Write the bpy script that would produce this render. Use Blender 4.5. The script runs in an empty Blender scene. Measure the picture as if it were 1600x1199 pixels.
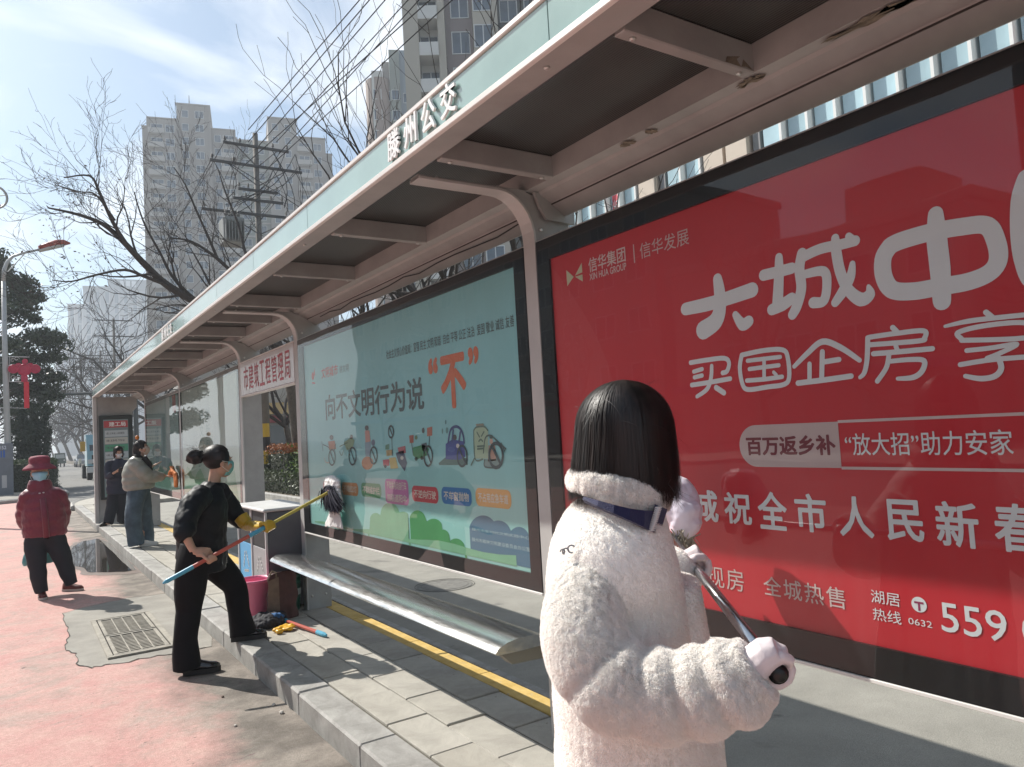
import bpy, bmesh, math, random
import numpy as np
from math import sin, cos, pi, radians, sqrt
from mathutils import Vector, Matrix, noise

SC = bpy.context.scene
COL = SC.collection
R0 = random.Random(7)

# ------------------------------------------------------------------ camera
YAW, PITCH, ROLL = radians(33.685), radians(3.407), radians(-3.258)
FPX, EYE = 1170.0, 1.55
fw = Vector((sin(YAW)*cos(PITCH), cos(YAW)*cos(PITCH), sin(PITCH)))
r0 = Vector((cos(YAW), -sin(YAW), 0)); u0 = r0.cross(fw)
rt = r0*cos(ROLL) + u0*sin(ROLL); up = -r0*sin(ROLL) + u0*cos(ROLL)
cam_d = bpy.data.cameras.new('camera'); cam = bpy.data.objects.new('camera', cam_d); COL.objects.link(cam)
cam_d.sensor_width = 36; cam_d.sensor_fit = 'HORIZONTAL'; cam_d.lens = FPX/1600*36
cam_d.clip_start = 0.05; cam_d.clip_end = 4000
cam.matrix_world = Matrix(((rt.x, up.x, -fw.x, 0), (rt.y, up.y, -fw.y, 0), (rt.z, up.z, -fw.z, EYE), (0, 0, 0, 1)))
SC.camera = cam
CAMP = Vector((0, 0, EYE))

# ------------------------------------------------------------------ sun and sky
SUN = Vector((-.71, 1.49, 1.53)).normalized()
SUN_EL = math.asin(SUN.z); SUN_AZ = math.atan2(SUN.x, SUN.y)
sd = bpy.data.lights.new('sun', 'SUN'); sd.energy = 5.0; sd.angle = radians(0.53); sd.color = (1, .955, .88)
so = bpy.data.objects.new('sun', sd); COL.objects.link(so)
so.rotation_euler = SUN.to_track_quat('Z', 'Y').to_euler(); so.location = (0, 0, 60)
W = bpy.data.worlds.new('World'); SC.world = W; W.use_nodes = True
nt = W.node_tree; nt.nodes.clear()
def N(t, **k):
    n = nt.nodes.new(t)
    for a, b in k.items(): setattr(n, a, b)
    return n
sky = N('ShaderNodeTexSky', sky_type='NISHITA'); sky.sun_disc = False
sky.sun_elevation = SUN_EL; sky.sun_rotation = SUN_AZ
sky.air_density = 1.0; sky.dust_density = 1.8; sky.ozone_density = 1.6; sky.altitude = 60
tc = N('ShaderNodeTexCoord')
mp = N('ShaderNodeMapping'); mp.inputs['Scale'].default_value = (1.6, 1.6, 3.4); mp.inputs['Location'].default_value = (.35, .1, .2)
nt.links.new(tc.outputs['Generated'], mp.inputs['Vector'])
cn = N('ShaderNodeTexNoise'); cn.inputs['Scale'].default_value = 1.9; cn.inputs['Detail'].default_value = 7; cn.inputs['Roughness'].default_value = .52
cn.inputs['Distortion'].default_value = .5
nt.links.new(mp.outputs[0], cn.inputs['Vector'])
cr = N('ShaderNodeValToRGB'); cr.color_ramp.elements[0].position = .46; cr.color_ramp.elements[1].position = .70
cr.color_ramp.elements[0].color = (0.07, .07, .07, 1); cr.color_ramp.elements[1].color = (.95, .95, .95, 1)
nt.links.new(cn.outputs['Fac'], cr.inputs[0])
mx = N('ShaderNodeMix', data_type='RGBA'); mx.inputs[7].default_value = (9.6, 10.0, 10.4, 1)
tn = N('ShaderNodeMix', data_type='RGBA', blend_type='MULTIPLY'); tn.inputs[0].default_value = 1; tn.inputs[7].default_value = (.86, 1.0, 1.03, 1); nt.links.new(sky.outputs[0], tn.inputs[6])
nt.links.new(cr.outputs[0], mx.inputs[0]); nt.links.new(tn.outputs[2], mx.inputs[6])
bg = N('ShaderNodeBackground'); bg.inputs[1].default_value = 0.088
wo = N('ShaderNodeOutputWorld')
nt.links.new(mx.outputs[2], bg.inputs[0]); nt.links.new(bg.outputs[0], wo.inputs[0])
SC.view_settings.view_transform = 'Standard'; SC.view_settings.look = 'None'
SC.view_settings.exposure = 0.52; SC.view_settings.gamma = 1; SC.view_settings.use_curve_mapping = False
SC.render.engine = 'CYCLES'
SC.cycles.max_bounces = 10; SC.cycles.diffuse_bounces = 8; SC.cycles.transparent_max_bounces = 12; SC.cycles.volume_bounces = 0
SC.cycles.use_denoising = True; SC.cycles.caustics_reflective = False; SC.cycles.caustics_refractive = False
SC.cycles.sample_clamp_indirect = 6

# ------------------------------------------------------------------ pixel helpers (photograph pixels on known planes)
def ray(px, py):
    return rt*((px-800)/FPX) - up*((py-599.5)/FPX) + fw
def onx(px, py, X):
    d = ray(px, py); return CAMP + d*(X/d.x)
def ony(px, py, Y):
    d = ray(px, py); return CAMP + d*(Y/d.y)
def onz(px, py, z):
    d = ray(px, py); return CAMP + d*((z-EYE)/d.z)
def dep(px, py, dd):
    return CAMP + ray(px, py)*dd
def bear(b, e, dist):
    b = radians(b); return Vector((sin(b)*dist, cos(b)*dist, EYE + dist*math.tan(radians(e))))

# ------------------------------------------------------------------ materials
def srgb(r, g, b):
    f = lambda c: (c/255/12.92) if c/255 <= .04045 else ((c/255+.055)/1.055)**2.4
    return (f(r), f(g), f(b), 1)
MATS = {}
def mat(name, col=(.5,.5,.5), rough=.6, metal=0, var=.0, vscale=6, bump=0, bscale=60, spec=.5, coat=0, col2=None, detail=4, rnd=0, emit=0, aniso=None, stripes=None, sheen=0):
    if name in MATS: return MATS[name]
    m = bpy.data.materials.new(name); m.use_nodes = True; t = m.node_tree; b = t.nodes['Principled BSDF']
    if len(col) == 3: col = (*col, 1)
    b.inputs['Base Color'].default_value = col; b.inputs['Roughness'].default_value = rough; b.inputs['Metallic'].default_value = metal
    b.inputs['Specular IOR Level'].default_value = spec
    if coat: b.inputs['Coat Weight'].default_value = coat; b.inputs['Coat Roughness'].default_value = .04
    if sheen: b.inputs['Sheen Weight'].default_value = sheen
    L = t.links.new; last = None
    tcn = t.nodes.new('ShaderNodeTexCoord')
    vec = tcn.outputs['Object']
    if aniso:
        mm = t.nodes.new('ShaderNodeMapping'); mm.inputs['Scale'].default_value = aniso; L(vec, mm.inputs[0]); vec = mm.outputs[0]
    if var or col2:
        n = t.nodes.new('ShaderNodeTexNoise'); n.inputs['Scale'].default_value = vscale; n.inputs['Detail'].default_value = detail; n.inputs['Roughness'].default_value = .62
        L(vec, n.inputs['Vector'])
        r = t.nodes.new('ShaderNodeValToRGB'); r.color_ramp.elements[0].position = .3; r.color_ramp.elements[1].position = .72
        c2 = col2 or tuple(min(1, c*(1+var)) for c in col[:3])
        if len(c2) == 3: c2 = (*c2, 1)
        c1 = col if col2 else (*[c*(1-var) for c in col[:3]], 1)
        r.color_ramp.elements[0].color = c1; r.color_ramp.elements[1].color = c2
        L(n.outputs['Fac'], r.inputs[0]); last = r.outputs[0]
        rr = t.nodes.new('ShaderNodeMapRange'); rr.inputs[3].default_value = max(0, rough-.08); rr.inputs[4].default_value = min(1, rough+.1)
        L(n.outputs['Fac'], rr.inputs[0]); L(rr.outputs[0], b.inputs['Roughness'])
    if rnd:
        oi = t.nodes.new('ShaderNodeObjectInfo'); hs = t.nodes.new('ShaderNodeHueSaturation')
        mr = t.nodes.new('ShaderNodeMapRange'); mr.inputs[3].default_value = 1-rnd; mr.inputs[4].default_value = 1+rnd
        L(oi.outputs['Random'], mr.inputs[0]); L(mr.outputs[0], hs.inputs['Value'])
        if last: L(last, hs.inputs['Color'])
        else: hs.inputs['Color'].default_value = col
        last = hs.outputs[0]
    if last: L(last, b.inputs['Base Color'])
    if bump:
        n2 = t.nodes.new('ShaderNodeTexNoise'); n2.inputs['Scale'].default_value = bscale; n2.inputs['Detail'].default_value = 5
        L(vec, n2.inputs['Vector'])
        bp = t.nodes.new('ShaderNodeBump'); bp.inputs['Strength'].default_value = bump; bp.inputs['Distance'].default_value = .02
        L(n2.outputs['Fac'], bp.inputs['Height']); L(bp.outputs[0], b.inputs['Normal'])
    if stripes:   # fine extruded ribs across local X
        w = t.nodes.new('ShaderNodeTexWave'); w.bands_direction = 'X'; w.inputs['Scale'].default_value = stripes
        L(tcn.outputs['Object'], w.inputs['Vector'])
        bp = t.nodes.new('ShaderNodeBump'); bp.inputs['Strength'].default_value = .35; bp.inputs['Distance'].default_value = .004
        L(w.outputs['Fac'], bp.inputs['Height']); L(bp.outputs[0], b.inputs['Normal'])
    if emit:
        b.inputs['Emission Color'].default_value = col; b.inputs['Emission Strength'].default_value = emit
    MATS[name] = m; return m

def glass_pane(name, tint=(.93, .96, .95), wav=.012, boost=1.25, dirt=.03):
    m = bpy.data.materials.new(name); m.use_nodes = True; t = m.node_tree; t.nodes.clear(); L = t.links.new
    o = t.nodes.new('ShaderNodeOutputMaterial'); tr = t.nodes.new('ShaderNodeBsdfTransparent'); tr.inputs[0].default_value = (*tint, 1)
    gl = t.nodes.new('ShaderNodeBsdfGlossy'); gl.inputs['Roughness'].default_value = .015
    ge = t.nodes.new('ShaderNodeNewGeometry'); dt = t.nodes.new('ShaderNodeVectorMath'); dt.operation = 'DOT_PRODUCT'
    L(ge.outputs['Normal'], dt.inputs[0]); L(ge.outputs['Incoming'], dt.inputs[1])
    def mt_(op, a, b=0, c=0):
        n_ = t.nodes.new('ShaderNodeMath'); n_.operation = op
        for i_, q_ in enumerate((a, b, c)):
            if isinstance(q_, (int, float)): n_.inputs[i_].default_value = q_
            else: L(q_, n_.inputs[i_])
        return n_
    ab = mt_('ABSOLUTE', dt.outputs['Value']); fr = mt_('MULTIPLY_ADD', mt_('POWER', mt_('SUBTRACT', 1.0, ab.outputs[0]).outputs[0], 4.2).outputs[0], .9, .055)
    ml = mt_('MULTIPLY', fr.outputs[0], boost); ml.use_clamp = True
    mi = t.nodes.new('ShaderNodeMixShader')
    tcn = t.nodes.new('ShaderNodeTexCoord'); n = t.nodes.new('ShaderNodeTexNoise'); n.inputs['Scale'].default_value = 1.7; n.inputs['Detail'].default_value = 1
    bp = t.nodes.new('ShaderNodeBump'); bp.inputs['Strength'].default_value = wav*8; bp.inputs['Distance'].default_value = .03
    L(tcn.outputs['Object'], n.inputs[0]); L(n.outputs['Fac'], bp.inputs['Height']); L(bp.outputs[0], gl.inputs['Normal'])
    L(ml.outputs[0], mi.inputs[0]); L(tr.outputs[0], mi.inputs[1]); L(gl.outputs[0], mi.inputs[2])
    # a thin uneven film of dust
    df = t.nodes.new('ShaderNodeBsdfDiffuse'); df.inputs[0].default_value = (.6, .62, .6, 1)
    n3 = t.nodes.new('ShaderNodeTexNoise'); n3.inputs['Scale'].default_value = 3.2; n3.inputs['Detail'].default_value = 6
    mm = t.nodes.new('ShaderNodeMapping'); mm.inputs['Scale'].default_value = (1, 9, .5); L(tcn.outputs['Object'], mm.inputs[0]); L(mm.outputs[0], n3.inputs[0])
    mr = t.nodes.new('ShaderNodeMapRange'); mr.inputs[1].default_value = .35; mr.inputs[2].default_value = .8; mr.inputs[3].default_value = dirt*.2; mr.inputs[4].default_value = dirt*2
    L(n3.outputs['Fac'], mr.inputs[0])
    mi2 = t.nodes.new('ShaderNodeMixShader'); L(mr.outputs[0], mi2.inputs[0]); L(mi.outputs[0], mi2.inputs[1]); L(df.outputs[0], mi2.inputs[2]); L(mi2.outputs[0], o.inputs[0])
    return m

M = dict(
 white_paint=mat('white_paint', (.62, .60, .57), .45, var=.08, vscale=5),
 shelter=mat('shelter_paint', (.335, .338, .328), .5, var=.14, vscale=3.5, bump=.05, bscale=40),
 shelter_edge=mat('shelter_trim', (.72, .71, .68), .4, var=.06, vscale=5),
 teal_glass=mat('teal_fascia', (.27, .42, .395), .16, var=.09, vscale=2.2, coat=.6, rnd=.07),
 letter_white=mat('letter_white', (.85, .86, .85), .35, var=.05),
 poly=mat('smoked_polycarbonate', (.045, .047, .044), .34, var=.35, vscale=2.5, spec=.55, stripes=26),
 black=mat('black_frame', (.006, .007, .009), .35, var=.2, vscale=4, spec=.3),
 alu=mat('aluminium', (.60, .60, .58), .35, .8, var=.06),
 steel=mat('stainless_steel', (.62, .63, .63), .2, 1, var=.1, vscale=9, bump=.02, bscale=14, aniso=(6, .7, 6)),
 rust=mat('peeling_paint', (.19, .16, .12), .85, var=.4, vscale=30, bump=.3, bscale=60),
 skin=mat('skin', (.50, .30, .21), .5, var=.08, vscale=20, bump=.03, bscale=160),
 rubber=mat('black_rubber', (.02, .02, .02), .7),
 hair=mat('black_hair', (.010, .008, .008), .55, var=.3, vscale=30, spec=.4),
)

# ------------------------------------------------------------------ mesh builder
class MB:
    def __init__(s): s.v = []; s.f = []; s.mi = []; s.cur = 0
    def add(s, vs, fs):
        o = len(s.v); s.v.extend([tuple(v) for v in vs]); s.f.extend([tuple(i+o for i in f) for f in fs]); s.mi.extend([s.cur]*len(fs)); return s
    def box(s, x0, x1, y0, y1, z0, z1):
        vs = [(x, y, z) for z in (z0, z1) for y in (y0, y1) for x in (x0, x1)]
        return s.add(vs, [(0, 2, 3, 1), (4, 5, 7, 6), (0, 1, 5, 4), (2, 6, 7, 3), (0, 4, 6, 2), (1, 3, 7, 5)])
    def bbox(s, x0, x1, y0, y1, z0, z1, b=.004):   # box with chamfered edges
        bm = bmesh.new(); bmesh.ops.create_cube(bm, size=1)
        for v in bm.verts: v.co = Vector(((x0+x1)/2+v.co.x*(x1-x0), (y0+y1)/2+v.co.y*(y1-y0), (z0+z1)/2+v.co.z*(z1-z0)))
        bmesh.ops.bevel(bm, geom=bm.edges[:], offset=b, segments=1, affect='EDGES')
        bm.verts.ensure_lookup_table(); s.add([v.co[:] for v in bm.verts], [[v.index for v in f.verts] for f in bm.faces]); bm.free(); return s
    def obox(s, c, ax, ay, az):
        c, ax, ay, az = map(Vector, (c, ax, ay, az))
        vs = [c+ax*i+ay*j+az*k for k in (-1, 1) for j in (-1, 1) for i in (-1, 1)]
        return s.add(vs, [(0, 2, 3, 1), (4, 5, 7, 6), (0, 1, 5, 4), (2, 6, 7, 3), (0, 4, 6, 2), (1, 3, 7, 5)])
    def quad(s, a, b, c, d): return s.add([a, b, c, d], [(0, 1, 2, 3)])
    def rings(s, R, cap=True, closed=False):
        n = len(R[0]); o = len(s.v); vs = [p for r in R for p in r]; fs = []
        K = len(R)
        for k in range(K if closed else K-1):
            a = k*n; b = ((k+1) % K)*n
            for i in range(n):
                j = (i+1) % n; fs.append((a+i, a+j, b+j, b+i))
        if cap and not closed: fs.append(tuple(range(n-1, -1, -1))); fs.append(tuple((K-1)*n+i for i in range(n)))
        return s.add(vs, fs)
    def tube(s, P, r, n=8, ref=None, cap=True, closed=False, flat=1.0):
        P = [Vector(p) for p in P]; K = len(P); R = []
        if not hasattr(r, '__len__'): r = [r]*K
        prev = None
        for k in range(K):
            if closed: t = (P[(k+1) % K]-P[k-1])
            else: t = P[min(k+1, K-1)]-P[max(k-1, 0)]
            if t.length < 1e-9: t = Vector((0, 0, 1))
            t.normalize()
            if prev is None:
                a = Vector(ref) if ref else (Vector((0, 0, 1)) if abs(t.z) < .9 else Vector((1, 0, 0)))
            else: a = prev
            a = (a-t*a.dot(t))
            if a.length < 1e-6: a = t.orthogonal()
            a.normalize(); b = t.cross(a); prev = a
            rk = r[k]; ra, rb = (rk if hasattr(rk, '__len__') else (rk, rk*flat))
            R.append([P[k]+a*(ra*cos(2*pi*i/n))+b*(rb*sin(2*pi*i/n)) for i in range(n)])
        return s.rings(R, cap, closed)
    def ball(s, c, r, n=12, m=8, rot=None):
        c = Vector(c); r = r if hasattr(r, '__len__') else (r, r, r); R = []
        for k in range(m+1):
            th = pi*k/m; th = min(max(th, .02), pi-.02)
            ring = []
            for i in range(n):
                p = Vector((r[0]*sin(th)*cos(2*pi*i/n), r[1]*sin(th)*sin(2*pi*i/n), -r[2]*cos(th)))
                if rot: p = rot @ p
                ring.append(c+p)
            R.append(ring)
        return s.rings(R)
    def prism(s, poly, off):   # planar polygon extruded by vector off
        n = len(poly); off = Vector(off); P = [Vector(p) for p in poly]
        vs = P+[p+off for p in P]
        return s.add(vs, [tuple(range(n-1, -1, -1)), tuple(range(n, 2*n))]+[(i, (i+1) % n, n+(i+1) % n, n+i) for i in range(n)])
    def lathe(s, c, prof, n=20, cap=True):
        c = Vector(c); R = [[c+Vector((r*cos(2*pi*i/n), r*sin(2*pi*i/n), z)) for i in range(n)] for r, z in prof]
        return s.rings(R, cap)
    def mesh(s, name, smooth=False):
        me = bpy.data.meshes.new(name); me.from_pydata(s.v, [], s.f)
        bm = bmesh.new(); bm.from_mesh(me); bmesh.ops.recalc_face_normals(bm, faces=bm.faces[:]); bm.to_mesh(me); bm.free()
        if any(s.mi): me.polygons.foreach_set('material_index', s.mi)
        if smooth: me.polygons.foreach_set('use_smooth', [True]*len(me.polygons))
        return me
    def build(s, name, mt, parent=None, smooth=False, **k):
        me = s.mesh(name, smooth)
        if isinstance(mt, (list, tuple)):
            for x in mt: me.materials.append(x)
        else: me.materials.append(mt)
        return link(name, me, parent, **k)
def link(name, me, parent=None, label=None, cat=None, group=None, kind=None):
    o = bpy.data.objects.new(name, me); COL.objects.link(o)
    if parent: o.parent = parent
    if label: o['label'] = label
    if cat: o['category'] = cat
    if group: o['group'] = group
    if kind: o['kind'] = kind
    return o
def empty(name, loc, label, cat, group=None):
    o = bpy.data.objects.new(name, None); COL.objects.link(o); o.location = loc; o.empty_display_size = .1
    o['label'] = label; o['category'] = cat
    if group: o['group'] = group
    bpy.context.view_layer.update() if False else None
    return o
def adopt(o, root):   # parent while keeping world coordinates of a mesh modelled in world space
    o.parent = root; o.matrix_parent_inverse = Matrix.Translation(-Vector(root.location)); return o
def P(mb, name, mt, root, smooth=False, label=None, kind=None):   # a part modelled in world space
    o = mb.build(name, mt, None, smooth, label=label, kind=kind); return adopt(o, root)
def copyof(o, loc=None, parent=None):
    c = o.copy(); COL.objects.link(c)
    if parent is not None: c.parent = parent
    if loc is not None: c.location = loc
    return c
def copytree(o, parent=None):
    c = o.copy(); COL.objects.link(c)
    if parent: c.parent = parent
    for ch in list(o.children): copytree(ch, c)
    return c
def S(mb, name, mt, smooth=False, kind='structure'): return mb.build(name, mt, None, smooth, kind=kind)

def remesh(me, vox, smooth=2, fn=None):
    o = bpy.data.objects.new('tmp', me); COL.objects.link(o)
    md = o.modifiers.new('r', 'REMESH'); md.mode = 'VOXEL'; md.voxel_size = vox; md.use_smooth_shade = True
    if smooth:
        s2 = o.modifiers.new('s', 'SMOOTH'); s2.factor = .6; s2.iterations = smooth
    dg = bpy.context.evaluated_depsgraph_get(); dg.update()
    me2 = bpy.data.meshes.new_from_object(o.evaluated_get(dg))
    bpy.data.objects.remove(o)
    if fn:
        n = len(me2.vertices); co = np.empty(n*3); me2.vertices.foreach_get('co', co); co = co.reshape(-1, 3)
        no = np.empty(n*3); me2.vertices.foreach_get('normal', no); no = no.reshape(-1, 3)
        d = np.array([fn(Vector(c), Vector(m)) for c, m in zip(co, no)])
        me2.vertices.foreach_set('co', (co+no*d[:, None]).ravel()); me2.update()
    me2.polygons.foreach_set('use_smooth', [True]*len(me2.polygons))
    return me2
def cloth(mb, name, mt, root, vox=.012, smooth=3, fn=None, label=None):
    me = remesh(mb.mesh(name), vox, smooth, fn); me.name = name; me.materials.append(mt)
    return adopt(link(name, me, None, label=label), root)

# ------------------------------------------------------------------ lettering
def text(name, body, rect, X, mt, root, bold=.0, depth=.0, axis='x', shear=0, space=1.0):
    """flat lettering; rect = (h0, h1, z0, z1); axis x: faces -X and reads towards -Y; axis y: faces -Y and reads towards +X"""
    c = bpy.data.curves.new(name, 'FONT'); c.body = body; c.offset = 0; c.extrude = depth; c.resolution_u = 3; c.shear = shear; c.space_character = space
    c.fill_mode = 'BOTH' if depth else 'FRONT'
    o = bpy.data.objects.new('t', c); COL.objects.link(o)
    dg = bpy.context.evaluated_depsgraph_get(); dg.update()
    me = bpy.data.meshes.new_from_object(o.evaluated_get(dg)); bpy.data.objects.remove(o)
    n = len(me.vertices); co = np.empty(n*3); me.vertices.foreach_get('co', co); co = co.reshape(-1, 3)
    if bold:   # heavier weight: the glyphs repeated a stroke's fraction apart, each a hair nearer
        fcs = [tuple(p.vertices) for p in me.polygons]; N_ = 10; cc = [co]; ff = list(fcs)
        for q in range(N_):
            sh = np.array([cos(2*pi*q/N_)*bold, sin(2*pi*q/N_)*bold, 0]); c2 = co+sh; c2[:, 2] += .000012*(q+1)*(1 if not depth else 3); cc.append(c2); ff += [tuple(i+(q+1)*n for i in f) for f in fcs]
        co = np.concatenate(cc); me = bpy.data.meshes.new(name); me.from_pydata(co.tolist(), [], ff)
    mn, mxx = co.min(0), co.max(0); h0, h1, z0, z1 = rect
    uu = (co[:, 0]-mn[0])/(mxx[0]-mn[0]); vv = (co[:, 1]-mn[1])/(mxx[1]-mn[1])
    H = h0+(h1-h0)*uu; Z = z0+(z1-z0)*vv; D = co[:, 2]
    out = np.stack([X-D, H, Z], 1) if axis == 'x' else np.stack([H, X-D, Z], 1)
    me.vertices.foreach_set('co', out.ravel()); me.update(); me.name = name; me.materials.clear(); me.materials.append(mt)
    return adopt(link(name, me), root)
def rx(x0, y0, x1, y1, X=2.2):   # pixel corners (top left, bottom right) to a rectangle on the board plane
    a = onx(x0, y0, X); b = onx(x1, y1, X); return (a.y, b.y, b.z, a.z)
def flat(name, polys, X, mt, root, label=None):   # flat print on the board plane, polygons given as (y, z)
    mb = MB()
    for p in polys: mb.add([(X, y, z) for y, z in p], [tuple(range(len(p)))])
    o = mb.build(name, mt, None, label=label); return adopt(o, root)
def disc2(c, r, n=24, sy=1): return [(c[0]+r*sy*cos(2*pi*i/n), c[1]+r*sin(2*pi*i/n)) for i in range(n)]
def rrect(h0, h1, z0, z1, r, n=5):
    if h0 > h1: h0, h1 = h1, h0
    pts = []
    for cx, cz, a in ((h1-r, z1-r, 0), (h0+r, z1-r, 90), (h0+r, z0+r, 180), (h1-r, z0+r, 270)):
        for k in range(n+1):
            t = radians(a+90*k/n); pts.append((cx+r*cos(t), cz+r*sin(t)))
    return pts
def stroke2(pts, rs, n=10):   # thick rounded polyline as a list of polygons
    out = []
    if not hasattr(rs, '__len__'): rs = [rs]*len(pts)
    # smooth the path
    P2 = []; R2 = []
    for i in range(len(pts)-1):
        p0 = pts[max(i-1, 0)]; p1 = pts[i]; p2 = pts[i+1]; p3 = pts[min(i+2, len(pts)-1)]
        for k in range(5):
            t = k/5; q = []
            for a in (0, 1):
                q.append(.5*((2*p1[a])+(-p0[a]+p2[a])*t+(2*p0[a]-5*p1[a]+4*p2[a]-p3[a])*t*t+(-p0[a]+3*p1[a]-3*p2[a]+p3[a])*t**3))
            P2.append(q); R2.append(rs[i]*(1-t)+rs[i+1]*t)
    P2.append(pts[-1]); R2.append(rs[-1])
    for p, r in zip(P2, R2): out.append(disc2(p, r, n))
    for i in range(len(P2)-1):
        a, b = P2[i], P2[i+1]; dx, dy = b[0]-a[0], b[1]-a[1]; l = math.hypot(dx, dy) or 1; nx, ny = -dy/l, dx/l
        out.append([(a[0]+nx*R2[i], a[1]+ny*R2[i]), (b[0]+nx*R2[i+1], b[1]+ny*R2[i+1]), (b[0]-nx*R2[i+1], b[1]-ny*R2[i+1]), (a[0]-nx*R2[i], a[1]-ny*R2[i])])
    return out
def pxstrokes(name, strokes, X, mt, root):   # strokes in photograph pixels, laid on the board plane; layers stepped a hair apart
    mb = MB(); k = 0
    for pts, r in strokes:
        q = [onx(x, y, 2.2) for x, y in pts]
        rr = r if hasattr(r, '__len__') else [r]*len(pts)
        rm = [rr[i]*(onx(pts[i][0], pts[i][1]-5, 2.2)-onx(pts[i][0], pts[i][1]+5, 2.2)).z/10 for i in range(len(pts))]
        for poly in stroke2([(a.y, a.z) for a in q], rm, 14):
            mb.add([(X-.000002*k, y, z) for y, z in poly], [tuple(range(len(poly)))]); k += 1
    return adopt(mb.build(name, mt), root)

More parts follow.
